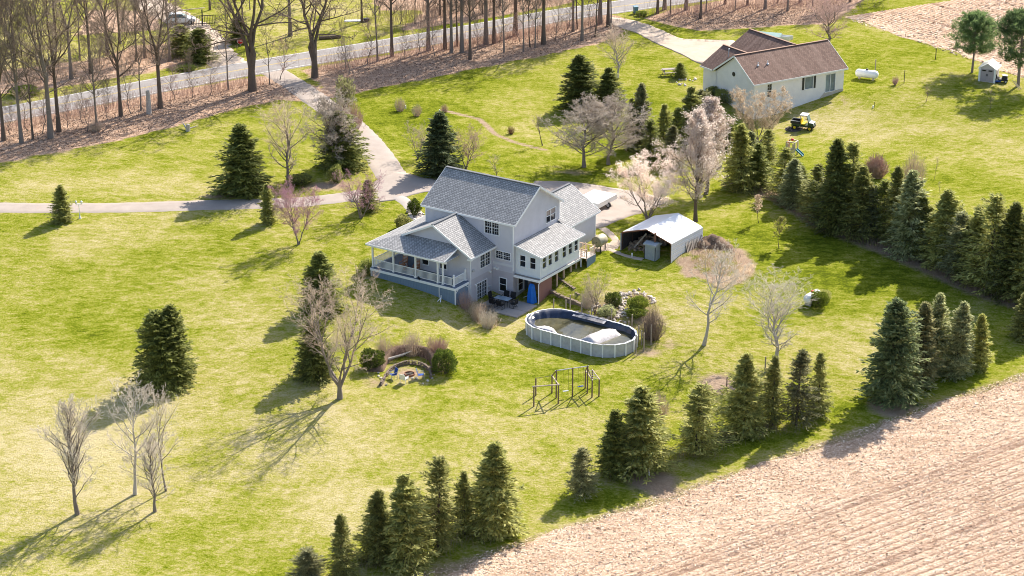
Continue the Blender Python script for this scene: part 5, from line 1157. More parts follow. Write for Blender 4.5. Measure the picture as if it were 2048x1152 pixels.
camp_chair(786, 757, R(-60), 'chair_blue', 'metal_grey', 'blue folding chair left of the fire pit'); camp_chair(842, 757, R(95), 'chair_blue', 'metal_grey', 'blue folding chair right of the fire pit'); camp_chair(809, 765, R(150), 'plastic_white', 'plastic_white', 'white plastic chair on the near side of the fire pit')
# ------------------------------------------------------------------ swing and climbing frame
plain('frame_wood', (.20, .135, .095), .9, .3, 5); plain('frame_top', (.50, .40, .32), .9, .2, 5)
S9 = lambda a, b: (1040 + a / 9.6, 700 + b / 9.6)
SW = thing('swing_set', 'weathered wooden swing set and climbing frame on the lawn', 'swing set', G(*S9(1005, 890))); s0 = np.array(SW.location)
tops = {}
for k, (x, y0, y1) in dict(A=(265, 1085, 700), B=(303, 875, 540), C=(735, 1030, 665), D=(613, 825, 495), E=(695, 920, 395), F=(1006, 890, 345), G=(1292, 830, 310), H=(1252, 735, 395), I=(1382, 910, 575), J=(1516, 890, 560)).items():
    P = G(*S9(x, y0)); h = ztop(P, 700 + y1 / 9.6) - P[2]; p = P - s0; mb = MB(); mb.cyl((p[0], p[1], p[2] - .2), (p[0], p[1], p[2] + h), .07, .065, 8); mb.obj('post', 'frame_wood', SW); tops[k] = np.array([p[0], p[1], p[2] + h])
def beam(a, b, r=.055, mat='frame_wood', ext=.1, name='beam'):
    a = tops[a] if isinstance(a, str) else np.array(a); b = tops[b] if isinstance(b, str) else np.array(b); d = (b - a) / np.linalg.norm(b - a) * ext; mb = MB(); mb.cyl(a - d, b + d, r, n=8); return mb.obj(name, mat, SW)
beam('A', 'C', .06, 'frame_top', .15); beam('C', 'D', .06, 'frame_top'); beam('D', 'E', .05); beam('E', 'G', .05, 'metal_grey', .12); beam('H', 'G', .05); beam('H', 'I', .055, 'frame_top')
kk = tops['J'] + (tops['H'] - tops['I']); beam('J', kk, .05, 'frame_top'); mb = MB(); mb.cyl((kk[0], kk[1], tops['H'][2] - 1.75), kk, .06, n=8); mb.obj('post', 'frame_wood', SW)
for s in np.linspace(0.05, .95, 6):
    a = tops['I'] * (1 - s) + tops['H'] * s; b = tops['J'] * (1 - s) + kk * s; beam(a, b, .018, 'metal_grey', 0, 'rung')
beam('B', 'D', .02, 'metal_dark', 0, 'cable'); gI = tops['G'] * .98; beam(gI, tops['I'] * [1, 1, .99], .04)
for k, f in enumerate((.30, .78)):
    a = tops['E'] * (1 - f) + tops['G'] * f; d = unit((tops['G'] - tops['E'])); zs = a[2] - 2.1 + (.25 if k else 0)
    for s in (-.25, .25): q = a + d * s; mb = MB(); mb.cyl(q, (q[0], q[1] - .1, zs), .012, n=5); mb.obj('swing_rope', 'metal_dark', SW)
    mb = MB(); c = a - [0, .1, 0]; mb.bar((*(c + d * .27)[:2], zs), (*(c - d * .27)[:2], zs), .2, .03); mb.obj('swing_seat', ['boiler_grey', 'chair_blue'][k], SW)
# ------------------------------------------------------------------ propane tank hidden by shrubs, posts and stakes on the lawn
def propane(P, rz, label, L=2.6, r=.46, cap='metal_dark'):
    o = thing('propane_tank', label, 'gas tank', P, rz); z = r + .18; mb = MB(); mb.lathe([(0, -L / 2), (r * .55, -L / 2 + .06), (r * .9, -L / 2 + .22), (r, -L / 2 + .42), (r, L / 2 - .42), (r * .9, L / 2 - .22), (r * .55, L / 2 - .06), (0, L / 2)], (0, 0, z), 20, 'x'); mb.obj('shell', 'tank_white', o, smooth=True)
    mb = MB(); mb.lathe([(.16, 0), (.17, .14), (.12, .2), (0, .21)], (0, 0, z + r - .04), 12); mb.obj('valve_dome', cap, o)
    for x in (-L * .3, L * .3): mb = MB(); mb.box(x - .1, x + .1, -.3, .3, -.1, .3); mb.obj('foot', 'foundation', o)
propane(G(1624, 606), R(52), 'white propane tank with red cap half hidden by green shrubs', 2.5, .5, 'red_cap')
propane(G(1733, 158), R(-26), 'white propane tank on the open lawn right of the white ranch house', 3.2, .55)
def stake(px, py, ty, r, mat, label, cat='post', name='post'):
    P = G(px, py); h = ztop(P, ty) - P[2]; mb = MB(); mb.cyl((0, 0, -.2), (0, 0, h), r, r * .95, 8); mb.cyl((0, 0, h), (0, 0, h + .02), r * .9, r * .5, 8); return tag(mb.obj(name, mat, loc=P), label, cat)
stake(1298, 951, 936, .06, 'plastic_white', 'short white marker pipe on bare earth below the conifers')
stake(1530, 745, 714, .07, 'old_wood', 'tall wooden post among the conifers by the bare tree'); stake(1453, 782, 755, .05, 'bark_dark', 'right dark post at the bare earth patch'); stake(1413, 782, 766, .05, 'bark_dark', 'left short dark post at the bare earth patch')
stake(1750, 145, 119, .07, 'post_grey', 'grey post standing just behind the lone propane tank'); stake(1808, 166, 141, .05, 'bark_dark', 'slim dark post on the lawn between saplings'); stake(1871, 119, 97, .06, 'bark_dark', 'dark post at the edge of the far stubble field')
stake(1748, 221, 204, .03, 'metal_dark', 'thin dark rod by the small white marker on the lawn'); stake(1746, 216, 211, .09, 'plastic_white', 'small white marker on the neighbour lawn', 'marker', 'lawn_marker')
# white lamp post beside the left drive
P = G(160, 437); LP = thing('lamp_post', 'white lamp post with two lanterns beside the left drive', 'lamp', P); h = ztop(P, 403) - P[2]
mb = MB(); mb.lathe([(.16, 0), (.14, .1), (.07, .3), (.05, .5), (.05, h - .35), (.08, h - .3)], n=10); mb.obj('post', 'plastic_white', LP); mb = MB(); mb.bar((-.3, 0, h - .32), (.3, 0, h - .32), .05, .05); mb.obj('arm', 'plastic_white', LP)
for x in (-.3, .3): q = MB(); q.lathe([(.09, h - .3), (.14, h - .02), (.14, h), (.02, h + .12), (0, h + .13)], (x, 0, 0), 8); q.obj('lantern', 'plastic_white', LP)
for x, y, l in ((879, 225, 'small white stake beside the drive bush'), (811, 217, 'small white stake beside the round bush on the far lawn')): stake(x, y, y - 6, .09, 'plastic_white', l, 'stake', 'garden_stake')
# ------------------------------------------------------------------ white ranch house of the neighbour
NZ = 2.0; A0 = np.array([31.02, 61.35]); NA = R(31.62); NL, NWd = 15.75, 8.8
NH = thing('white_ranch_house', 'white sided ranch house with brown shingle roof and walkout basement', 'house', (A0[0], A0[1], NZ), NA)
ez = 3.1; OVn = .35; rzN = ez + 2.9; nW = NWd
NF = Wall((0, .35, 0), (1, 0, 0), (0, -1, 0)); NG = Wall((.35, 0, 0), (0, 1, 0), (-1, 0, 0))
hw1 = (8.75, 10.15, 1.15, 2.75); hw2 = (12.3, 13.9, .25, 2.6); hw0 = (2.5, 3.2, 1.0, 2.7)
NF.skin('wall', .35, NL - .35, -2.6, ez - .12, [hw1, hw2, hw0], 'siding_white', NH); NF.window(hw1, NH, 1, False, name='window', glass='glass_pale'); NF.window(hw0, NH, 1, True, (2, 4)); pd_ = NF.window(hw2, NH, 2, False, name='patio_door', glass='glass_pale')
for a in (8.3, 10.25):
    mb = MB(); NF.bar(mb, a, a + .32, 1.1, 2.8, .01, .05); NF.bar(mb, a, a + .32, 1.9, 1.98, .05, .06); mb.obj('shutter', 'metal_dark', NH)
NG.skin('wall', .35, nW - .3, -2.6, ez - .12, [], 'siding_white', NH, extra=[[(.35, ez - .12), (nW - .3, ez - .12), (nW / 2, rzN - .18)]])
mb = MB(); mb.lathe([(0, 0), (.3, .0), (.3, .06), (0, .06)], n=12, axis='x'); o = mb.obj('round_vent', 'metal_dark', NH); o.location = (.28, nW / 2 + .3, ez + .3)
mb = MB(); mb.face([(NL - .35, .35, -2), (NL - .35, nW - .3, -2), (NL - .35, nW - .3, ez - .12), (NL - .35, nW / 2, rzN - .18), (NL - .35, .35, ez - .12)]); mb.face([(.35, nW - .3, -2), (NL - .35, nW - .3, -2), (NL - .35, nW - .3, ez - .12), (.35, nW - .3, ez - .12)]); mb.obj('wall', 'siding_white', NH)
mb = MB(); mb.prism([(10.5, .33, -1.2), (NL - .34, .33, -1.2), (NL - .34, .33, .28), (12.2, .33, .22)], (0, -.03, 0)); mb.obj('foundation', 'foundation', NH)
mb = MB(); NF.bar(mb, 4.3, 5.3, -2.4, -.4, .01, .05); mb.obj('basement_door', 'trim_white', NH)
roof('roof', [(0, 0, ez), (NL, 0, ez), (NL, nW / 2, rzN), (0, nW / 2, rzN)], 'shingle_brown', NH, (1, 0, 0)); roof('roof', [(0, nW, ez), (NL, nW, ez), (NL, nW / 2, rzN), (0, nW / 2, rzN)], 'shingle_brown', NH, (1, 0, 0))
mb = MB(); mb.bar((0, nW / 2, rzN + .03), (NL, nW / 2, rzN + .03), .3, .06); plain('ridge_brown', (.30, .19, .14), .9, .2, 5); mb.obj('ridge_cap', 'ridge_brown', NH)
mb = MB(); fascia(mb, (0, -.02, ez), (NL, -.02, ez), .1); fascia(mb, (-.02, 0, ez), (-.02, nW / 2, rzN), .09); fascia(mb, (-.02, nW, ez), (-.02, nW / 2, rzN), .09); fascia(mb, (NL + .02, 0, ez), (NL + .02, nW / 2, rzN), .09); mb.box(0, NL, 0, .36, ez - .2, ez - .17); mb.obj('fascia', 'trim_white', NH)
for x in (1.5, 3.1):
    mb = MB(); z = ez + 1.9; y = (z - ez) / 2.9 * nW / 2; mb.lathe([(.16, 0), (.16, .12), (.06, .2), (.06, .5)], (x + 1.0, y - .4, z - .3), 8); mb.obj('roof_vent', 'trim_white', NH)
# rear wings: a small gable and the garage gable, ridges running back
def nwing(x0, x1, y1, zr_, ez_, tag_):
    xm = (x0 + x1) / 2; yr = nW - (zr_ - ez_) / (rzN - ez) * nW / 2 if zr_ < rzN else nW / 2
    for xe in (x0, x1): roof(tag_ + '_roof', [(xe, nW - .02, ez_), (xm, yr, zr_), (xm, y1, zr_), (xe, y1, ez_)], 'shingle_brown', NH, (0, 1, 0))
    mb = MB(); mb.bar((xm, yr, zr_ + .03), (xm, y1, zr_ + .03), .28, .06); mb.obj('ridge_cap', 'ridge_brown', NH)
    mb = MB(); mb.face([(x0 + .4, nW - .4, -2), (x0 + .4, y1 - .3, -2), (x0 + .4, y1 - .3, ez_ - .1), (x0 + .4, nW - .4, ez_ - .1)]); mb.face([(x0 + .4, y1 - .3, -2), (x1 - .3, y1 - .3, -2), (x1 - .3, y1 - .3, ez_), (xm, y1 - .3, zr_ - .16), (x0 + .4, y1 - .3, ez_)]); mb.face([(x1 - .3, nW - .4, -2), (x1 - .3, y1 - .3, -2), (x1 - .3, y1 - .3, ez_ - .1), (x1 - .3, nW - .4, ez_ - .1)]); mb.obj('wall', 'siding_white', NH)
    mb = MB(); fascia(mb, (x0 - .02, nW, ez_), (x0 - .02, y1, ez_), .1); mb.obj('fascia', 'trim_white', NH)
nwing(-.1, 7.5, 11.5, ez + 2.3, ez, 'porch'); nwing(5.0, 15.4, 14.2, ez + 3.0, ez, 'garage')
mb = MB(); mb.cyl((2.4, 8.6, ez + 1.0), (2.4, 8.6, ez + 2.4), .07, n=8); mb.lathe([(.12, 0), (.12, .16), (0, .22)], (2.4, 8.6, ez + 2.4), 8); mb.obj('flue', 'metal_grey', NH)
# ------------------------------------------------------------------ utility vehicle
plain('pale_green', (.42, .58, .50), .5, .1, 3); plain('utv_green', (.012, .05, .025), .35, .1, 4, .5); plain('utv_yellow', (.72, .55, .02), .6, .1, 4); plain('utv_roof', (.68, .68, .70), .3, .06, 3, .5); plain('tyre', (.02, .02, .02), .85, .2, 6); plain('car_blue', (.30, .40, .48), .3, .08, 3, .5); plain('car_white', (.72, .73, .74), .3, .06, 3, .5); plain('teal', (.02, .20, .25), .5, .1, 4); plain('orange_plastic', (.62, .16, .06), .55, .12, 4); plain('beige_plastic', (.60, .49, .36), .55, .1, 4); plain('bin_blue', (.13, .24, .31), .5, .1, 4)
def wheel(parent, x, y, r, w_, rim='utv_yellow'):
    o = MB(); o.lathe([(r * .62, -w_ / 2), (r * .92, -w_ / 2), (r, -w_ * .3), (r, w_ * .3), (r * .92, w_ / 2), (r * .62, w_ / 2)], (0, 0, 0), 16, 'y'); o = o.obj('tyre', 'tyre', parent); o.location = (x, y, r)
    mb = MB(); mb.cyl((0, -w_ * .42, 0), (0, w_ * .42, 0), r * .62, n=12); mb.obj('rim', rim, o)
P = G(1606, 258); UT = thing('utility_vehicle', 'green and yellow utility vehicle with cargo bed parked by the white ranch house', 'utility vehicle', P, R(-22))
mb = MB(); mb.prism([(-1.4, -.62, .45), (1.25, -.62, .45), (1.45, -.62, .62), (1.4, -.62, .95), (.75, -.62, 1.05), (.72, -.62, .62), (-.2, -.62, .62), (-.25, -.62, .8), (-1.4, -.62, .8)], (0, 1.24, 0)); mb.obj('body', 'utv_green', UT)
mb = MB(); mb.prism([(.72, -.6, 1.05), (1.42, -.56, .96), (1.42, .56, .96), (.72, .6, 1.05)], (0, 0, .06)); mb.obj('hood', 'utv_roof', UT)
mb = MB(); mb.box(-1.5, -.3, -.68, .68, .80, .86); mb.box(-1.5, -.3, -.70, -.64, .86, 1.14); mb.box(-1.5, -.3, .64, .70, .86, 1.14); mb.box(-1.52, -1.46, -.7, .7, .86, 1.14); mb.box(-.34, -.28, -.7, .7, .86, 1.14); mb.obj('cargo_bed', 'metal_dark', UT)
mb = MB(); mb.bar((-1.5, -.67, 1.15), (-.3, -.67, 1.15), .06, .03); mb.bar((-1.5, .67, 1.15), (-.3, .67, 1.15), .06, .03); mb.obj('bed_rail', 'utv_roof', UT)
for y in (-.32, .32):
    mb = MB(); mb.box(-.15, .35, y - .26, y + .26, .75, .87); mb.obj('seat', 'utv_yellow', UT); mb = MB(); mb.prism([(-.2, y - .26, .87), (-.1, y - .26, .87), (-.22, y - .24, 1.4), (-.3, y - .24, 1.4)], (0, .5, 0)); mb.obj('seat_back', 'utv_yellow', UT)
mb = MB()
for y in (-.62, .62): mb.bar((-.28, y, .8), (-.25, y, 1.92), .05, .05); mb.bar((-.25, y, 1.92), (.5, y, 1.92), .05, .05); mb.bar((.5, y, 1.92), (.85, y, 1.0), .05, .05)
mb.obj('roll_cage', 'metal_dark', UT)
mb = MB(); mb.prism([(-.4, -.66, 1.94), (.58, -.62, 1.94), (.58, .62, 1.94), (-.4, .66, 1.94)], (.03, 0, .06)); mb.obj('roof', 'utv_roof', UT); mb = MB(); mb.prism([(.54, -.58, 1.88), (.86, -.58, 1.04), (.86, .58, 1.04), (.54, .58, 1.88)], (.02, 0, .01)); mb.obj('windscreen', 'windshield', UT)
mb = MB(); mb.cyl((.62, .3, 1.05), (.42, .3, 1.2), .02, n=6); mb.lathe([(.15, 0), (.17, .02), (.15, .04)], (.42, .3, 1.18), 12); mb.obj('steering_wheel', 'metal_dark', UT)
for y in (-.45, .45): mb = MB(); mb.cyl((1.42, y, .85), (1.46, y, .85), .08, n=8); mb.obj('headlight', 'plastic_white', UT)
mb = MB(); mb.bar((1.5, -.55, .55), (1.5, .55, .55), .06, .25, up=(0, 0, 1)); mb.obj('bumper', 'metal_dark', UT)
for x in (-.95, 1.0):
    for y in (-.62, .62): wheel(UT, x, y, .31, .25)
# burnt brush heap beside it
P = G(1590, 258); BH = thing('burn_pile', 'blackened heap of burnt branches beside the utility vehicle', 'burn pile', P)
for k in range(60):
    a = rng.uniform(0, 6.3); r_ = rng.random() * 1.2; mb = MB(); c = np.array([r_ * math.cos(a), r_ * math.sin(a) * .8, .05 + .25 * (1 - r_ / 1.3)]); d = unit(np.array([rng.normal(), rng.normal(), rng.normal() * .35 + (.6 if k % 12 == 0 else 0)])) * rng.uniform(.2, .55); mb.cyl(c - d, c + d, .035, .015, 5); mb.obj('branch', ['ash', 'bark_dark', 'old_wood'][k % 3], BH)
mb = MB(); mb.lathe([(1.3, -.05), (1.0, .06), (.5, .14), (0, .18)], n=18); mb.obj('ash_mound', 'ash', BH)
# plastic play house
P = G(1583, 310); PHs = thing('play_house', 'small orange and beige plastic play tower on the neighbour lawn', 'play house', P, R(-30))
for x, y in ((-.55, -.5), (.55, -.5), (.55, .5), (-.55, .5)): mb = MB(); mb.box(x - .07, x + .07, y - .07, y + .07, 0, 1.75); mb.obj('corner_post', 'beige_plastic', PHs)
mb = MB(); mb.box(-.52, .52, -.55, -.47, .2, 1.0); mb.box(-.52, -.25, -.55, -.47, 1.0, 1.6); mb.box(.25, .52, -.55, -.47, 1.0, 1.6); mb.obj('side_panel', 'beige_plastic', PHs)
mb = MB(); mb.box(-.60, -.52, -.45, .45, .1, .8); mb.box(-.60, -.52, -.45, -.25, .8, 1.7); mb.box(-.60, -.52, .25, .45, .8, 1.7); mb.box(-.6, -.52, -.45, .45, 1.5, 1.7); mb.obj('side_panel', 'orange_plastic', PHs)
mb = MB(); mb.box(-.55, .55, -.5, .5, .7, .76); mb.obj('floor', 'bark_dark', PHs); mb = MB(); mb.bar((-.55, -.5, 1.78), (.55, -.5, 1.78), .14, .12); mb.bar((-.55, .5, 1.78), (.55, .5, 1.78), .14, .12); mb.bar((.55, -.5, 1.78), (.55, .5, 1.78), .12, .1); mb.obj('top_rail', 'beige_plastic', PHs)
mb = MB(); mb.lathe([(0, 0), (.16, .06), (.2, .18), (.12, .3), (0, .34)], (-.1, .3, 1.7), 10); mb.obj('finial', 'red_cap', PHs); mb = MB(); mb.prism([(.6, -.25, .75), (.6, .25, .75), (1.5, .25, .1), (1.5, -.25, .1)], (0, 0, .06)); mb.prism([(.6, -.28, .75), (1.5, -.28, .1), (1.5, -.28, .3), (.6, -.28, .95)], (0, .04, 0)); mb.prism([(.6, .25, .75), (1.5, .25, .1), (1.5, .25, .3), (.6, .25, .95)], (0, .04, 0)); mb.obj('slide', 'teal', PHs)
# garden shed at the far right, mower, ladders
P = G(1976, 160); SH = thing('garden_shed', 'small beige resin garden shed beneath the pines', 'shed', P, R(-24)); plain('shed_beige', (.56, .50, .47), .6, .08, 3); plain('shed_door', (.36, .31, .31), .6, .08, 3)
mb = MB(); mb.box(-1.1, 1.1, -1.0, 1.6, -.2, 1.8); mb.prism([(-1.1, -1.0, 1.8), (1.1, -1.0, 1.8), (0, -1.0, 2.45)], (0, 2.6, 0)); mb.obj('wall', 'shed_beige', SH)
for s in (-1, 1): mb = MB(); mb.prism([(0, -1.15, 2.56), (s * 1.3, -1.15, 1.76), (s * 1.3, -1.15, 1.70), (0, -1.15, 2.49)], (0, 2.9, 0)); mb.obj('roof', 'plastic_white', SH)
for s in (0, 1):
    o = MB(); o.box(-.85 + s * .86, -.02 + s * .86, -1.04, -1.0, .05, 1.75); o = o.obj('door', 'shed_door', SH); mb = MB(); mb.box(-.09 + s * .12, -.04 + s * .12, -1.09, -1.04, .8, 1.1); mb.obj('handle', 'metal_dark', o)
    mb = MB(); mb.box(-.7 + s * .86, -.18 + s * .86, -1.06, -1.04, 1.45, 1.62); mb.obj('window', 'glass_dark', o)
mb = MB(); mb.box(-1.14, -.9, -1.06, -.98, -.1, 1.85); mb.box(.9, 1.14, -1.06, -.98, -.1, 1.85); mb.obj('corner_trim', 'plastic_white', SH)
P = G(2000, 164); MW = thing('ride_on_mower', 'dark riding mower with pale hood parked beside the garden shed', 'mower', P, R(-15))
mb = MB(); mb.box(-.3, 1.0, -.5, .5, .25, .5); mb.prism([(.2, -.3, .5), (.95, -.3, .5), (.9, -.28, .9), (.25, -.3, .95)], (0, .6, 0)); mb.obj('body', 'metal_dark', MW); mb = MB(); mb.box(-.7, .1, -.62, .62, .15, .35); mb.obj('deck', 'chair_blue', MW); mb = MB(); mb.box(-.5, -.1, -.25, .25, .55, .68); mb.box(-.55, -.45, -.25, .25, .6, 1.0); mb.obj('seat', 'black_sling', MW); mb = MB(); mb.prism([(.25, -.3, .95), (.95, -.28, .92), (.95, .28, .92), (.25, .3, .95)], (0, 0, .06)); mb.obj('hood', 'plastic_white', MW)
for x, r_ in ((-.4, .32), (.75, .22)):
    for y in (-.5, .5): wheel(MW, x, y, r_, .2, 'metal_grey')
P = G(2040, 178); o = thing('ladder', 'pale ladder leaning against the rightmost pine trunk', 'ladder', P, R(130)); mb = MB(); mb.bar((-.2, 0, 0), (-.2, 1.6, 1.4), .05, .07); mb.bar((.2, 0, 0), (.2, 1.6, 1.4), .05, .07); mb.obj('rails', 'old_wood_pale', o)
for k in range(6): s = .1 + k * .16; mb = MB(); mb.bar((-.2, 1.6 * s, 1.4 * s), (.2, 1.6 * s, 1.4 * s), .04, .04); mb.obj('rung', 'old_wood_pale', o)
# picnic table and stones by the ranch house
P = G(1338, 150); o = thing('picnic_table', 'weathered picnic table beside the small cone shaped tree', 'table', P, R(10)); mb = MB(); mb.box(-.8, .8, -.35, .35, .68, .74); mb.obj('table_top', 'post_grey', o)
for y in (-.7, .7): mb = MB(); mb.box(-.8, .8, y - .13, y + .13, .42, .47); mb.obj('bench', 'post_grey', o)
for x in (-.6, .6): mb = MB(); mb.bar((x, -.6, 0), (x, -.2, .68), .06, .08); mb.bar((x, .6, 0), (x, .2, .68), .06, .08); mb.bar((x, -.7, .4), (x, .7, .4), .05, .08); mb.obj('leg', 'old_wood', o)
o.scale = (1.2, 1.2, 1.2)
RN = thing('garden_rocks', 'few pale rocks in the bed at the left end of the ranch house', 'rocks', G(1372, 165)); r0 = np.array(RN.location)
for k in range(14): stone_at(RN, r0, rng.uniform(1352, 1395), rng.uniform(158, 172), rng.uniform(.12, .3), k)
# silver camper top or boat seen behind the garage roof
P = G(1548, 92); BT = thing('covered_boat', 'low white and pale green covered boat glimpsed behind the brown garage roof', 'boat', P, R(-20)); mb = MB(); V = []
for x, w_, z0, z1 in ((-2.6, .95, .7, 1.5), (-1, 1.0, .6, 1.5), (.8, .9, .6, 1.55), (2, .5, .8, 1.65), (2.7, .06, 1.2, 1.75)): V += [(x, -w_, z1), (x, -w_ * .7, z0 + .15), (x, 0, z0), (x, w_ * .7, z0 + .15), (x, w_, z1)]
mb.v = V
for i in range(4):
    for j in range(4): mb.f.append((i * 5 + j, (i + 1) * 5 + j, (i + 1) * 5 + j + 1, i * 5 + j + 1))
mb.f.append((0, 1, 2, 3, 4)); mb.obj('hull', 'plastic_white', BT, smooth=True); mb = MB(); mb.prism([(-2.5, -.9, 1.5), (1.0, -.85, 1.55), (1.0, 0, 1.95), (-2.5, 0, 1.95)], (0, 0, .03)); mb.prism([(-2.5, .9, 1.5), (1.0, .85, 1.55), (1.0, 0, 1.95), (-2.5, 0, 1.95)], (0, 0, .03)); mb.obj('cover', 'pale_green', BT); mb = MB(); mb.box(-1.5, 1.5, -.5, .5, .35, .5); mb.obj('trailer', 'metal_dark', BT)
for y in (-.8, .8): wheel(BT, -.3, y, .3, .2, 'metal_grey')
# ------------------------------------------------------------------ white trailer behind the garage
P = G(1192, 412); TR = thing('white_trailer', 'low white utility trailer on the drive beyond the garage', 'trailer', P, YAW + R(0)); mb = MB(); mb.box(-1.5, 1.5, -2.0, 2.0, .55, .75); mb.box(-1.5, -1.42, -2, 2, .75, 1.05); mb.box(1.42, 1.5, -2, 2, .75, 1.05); mb.box(-1.42, 1.42, 1.92, 2, .75, 1.05); mb.box(-1.42, 1.42, -2.0, -1.92, .75, 1.05); mb.obj('bed', 'plastic_white', TR); mb = MB(); mb.prism([(-1.5, -2, 1.06), (1.5, -2, 1.06), (1.5, 2, 1.06), (-1.5, 2, 1.06)], (0, 0, .05)); mb.obj('lid', 'plastic_white', TR); mb = MB(); mb.bar((0, 2, .6), (0, 3.2, .6), .1, .1); mb.obj('tongue', 'metal_dark', TR)
for x in (-1.45, 1.45): wheel(TR, x, .2, .33, .22, 'metal_grey')
# ------------------------------------------------------------------ across the road
P = G(481, 92); SG = thing('stop_sign', 'red octagonal stop sign on a post across the road', 'sign', P, R(12)); sh_ = ztop(P, 82) - P[2]; zc2 = sh_; plain('sign_red', (.55, .015, .02), .5, .05, 3); plain('sign_white', (.82, .82, .8), .5, .03, 3)
mb = MB(); mb.box(-.04, .04, 0, .04, 0, zc2); mb.obj('post', 'metal_grey', SG)
oc = lambda r, y: [(r * math.sin(a), y, zc2 + r * math.cos(a)) for a in [PI / 8 + k * PI / 4 for k in range(8)]]
mb = MB(); mb.prism(oc(.50, -.02), (0, .02, 0)); pl = mb.obj('plate', 'sign_white', SG); mb = MB(); mb.prism(oc(.45, -.026), (0, .005, 0)); mb.obj('face', 'sign_red', pl)
tcv = bpy.data.curves.new('stop_text', 'FONT'); tcv.body = 'STOP'; tcv.size = .42; tcv.align_x = 'CENTER'; tcv.align_y = 'CENTER'; tcv.extrude = .003
tob = bpy.data.objects.new('lettering', tcv); COL.objects.link(tob); dg = bpy.context.evaluated_depsgraph_get(); tme = bpy.data.meshes.new_from_object(tob.evaluated_get(dg)); bpy.data.objects.remove(tob)
to = link('lettering', tme, 'sign_white', pl); to.location = (0, -.032, zc2); to.rotation_euler = (R(90), 0, 0)
def car(P, rz, paint, label):
    c = thing('parked_car', label, 'car', P, rz); mb = MB()
    sec = [(-2.2, .35, .85), (-2.15, .35, 1.0), (-1.2, .35, 1.05), (.6, .35, 1.02), (1.9, .35, .9), (2.2, .35, .7)]
    V = []
    for x, z0, z1 in sec: w_ = .9 if abs(x) < 2 else .8; V += [(x, -w_, z0), (x, -w_ - .03, (z0 + z1) / 2), (x, -w_ + .03, z1), (x, w_ - .03, z1), (x, w_ + .03, (z0 + z1) / 2), (x, w_, z0)]
    mb.v = V
    for i in range(5):
        for j in range(6): mb.f.append((i * 6 + j, (i + 1) * 6 + j, (i + 1) * 6 + (j + 1) % 6, i * 6 + (j + 1) % 6))
    mb.f += [(0, 1, 2, 3, 4, 5), tuple(range(35, 29, -1))]; mb.obj('body', paint, c)
    mb = MB(); a = [(-2.0, 1.04, .82), (-1.6, 1.55, .68), (.2, 1.58, .68), (1.0, 1.0, .82)]; V = []
    for x, z, w_ in a: V += [(x, -w_, z), (x, w_, z)]
    mb.v = V; mb.f = [(0, 1, 3, 2), (2, 3, 5, 4), (4, 5, 7, 6), (0, 2, 4, 6), (1, 7, 5, 3)]; mb.obj('cabin_glass', 'windshield', c)
    mb = MB(); mb.prism([(-1.62, -.67, 1.56), (.22, -.67, 1.59), (.22, .67, 1.59), (-1.62, .67, 1.56)], (0, 0, .04))
    for y in (-.7, .7): mb.bar((-.6, y * 1.1, 1.02), (-.65, y, 1.57), .06, .05)
    mb.obj('roof', paint, c)
    for y in (-.6, .6): mb = MB(); mb.box(2.14, 2.22, y - .2, y + .2, .62, .76); mb.obj('headlight', 'plastic_white', c)
    for x in (-1.35, 1.35):
        for y in (-.85, .85): wheel(c, x, y, .33, .22, 'metal_grey')
car(G(362, 47), R(8), 'car_white', 'pale car parked beyond the gravel lane across the road')
# pipe gate and rail fence
P = G(352, 55); GT = thing('pipe_gateway', 'tall gateway of dark post and pale pipe beside the pale car', 'gate', P, R(14)); zz = ztop(P, 22) - P[2]; mb = MB(); mb.cyl((0, 0, 0), (0, 0, zz), .09, n=8); mb.obj('post', 'metal_dark', GT); mb = MB(); mb.cyl((4.0, 0, 0), (4.0, 0, zz), .09, n=8); mb.obj('post', 'metal_dark', GT); mb = MB(); mb.bar((-.3, 0, zz), (4.5, 0, zz + .25), .12, .12); mb.obj('pipe', 'old_wood_pale', GT)
P = G(384, 52); RF = thing('rail_fence', 'dark slatted rail fence across the road beside the dark shrubs', 'fence', P, R(12)); mb = MB(); mb.bar((0, 0, 1.5), (3.6, 0, 1.5), .08, .1); mb.bar((0, 0, .3), (3.6, 0, .3), .08, .1); mb.obj('rail', 'metal_dark', RF)
for k in range(16): mb = MB(); mb.box(k * .24 - .03, k * .24 + .03, -.03, .03, 0, 1.5); mb.obj('slat', 'metal_dark', RF)
P = G(1271, 27); o = thing('wheelie_bin', 'blue grey wheeled rubbish bin at the roadside end of the gravel drive', 'bin', P, R(15)); mb = MB(); mb.prism([(-.27, -.28, .05), (.27, -.28, .05), (.27, .28, .05), (-.27, .28, .05)], (0, 0, .01)); mb.v = [(-.25, -.26, .08), (.25, -.26, .08), (.25, .26, .08), (-.25, .26, .08), (-.34, -.36, 1.05), (.34, -.36, 1.05), (.34, .36, 1.05), (-.34, .36, 1.05)]; mb.f = [(0, 3, 2, 1), (0, 1, 5, 4), (1, 2, 6, 5), (2, 3, 7, 6), (3, 0, 4, 7)]; mb.obj('body', 'bin_blue', o); mb = MB(); mb.prism([(-.37, -.4, 1.05), (.37, -.4, 1.05), (.37, .4, 1.12), (-.37, .4, 1.12)], (0, 0, .06)); mb.obj('lid', 'bin_blue', o)
for x in (-.28, .28): wheel(o, x * .9, .26, .12, .06, 'metal_grey')
P = G(660, 78); o = thing('fallen_log', 'short fallen log on the grass across the road', 'log', P, R(14)); mb = MB(); mb.cyl((-1.6, 0, .25), (1.6, .1, .28), .3, .24, 9); mb.obj('trunk', 'bark', o)
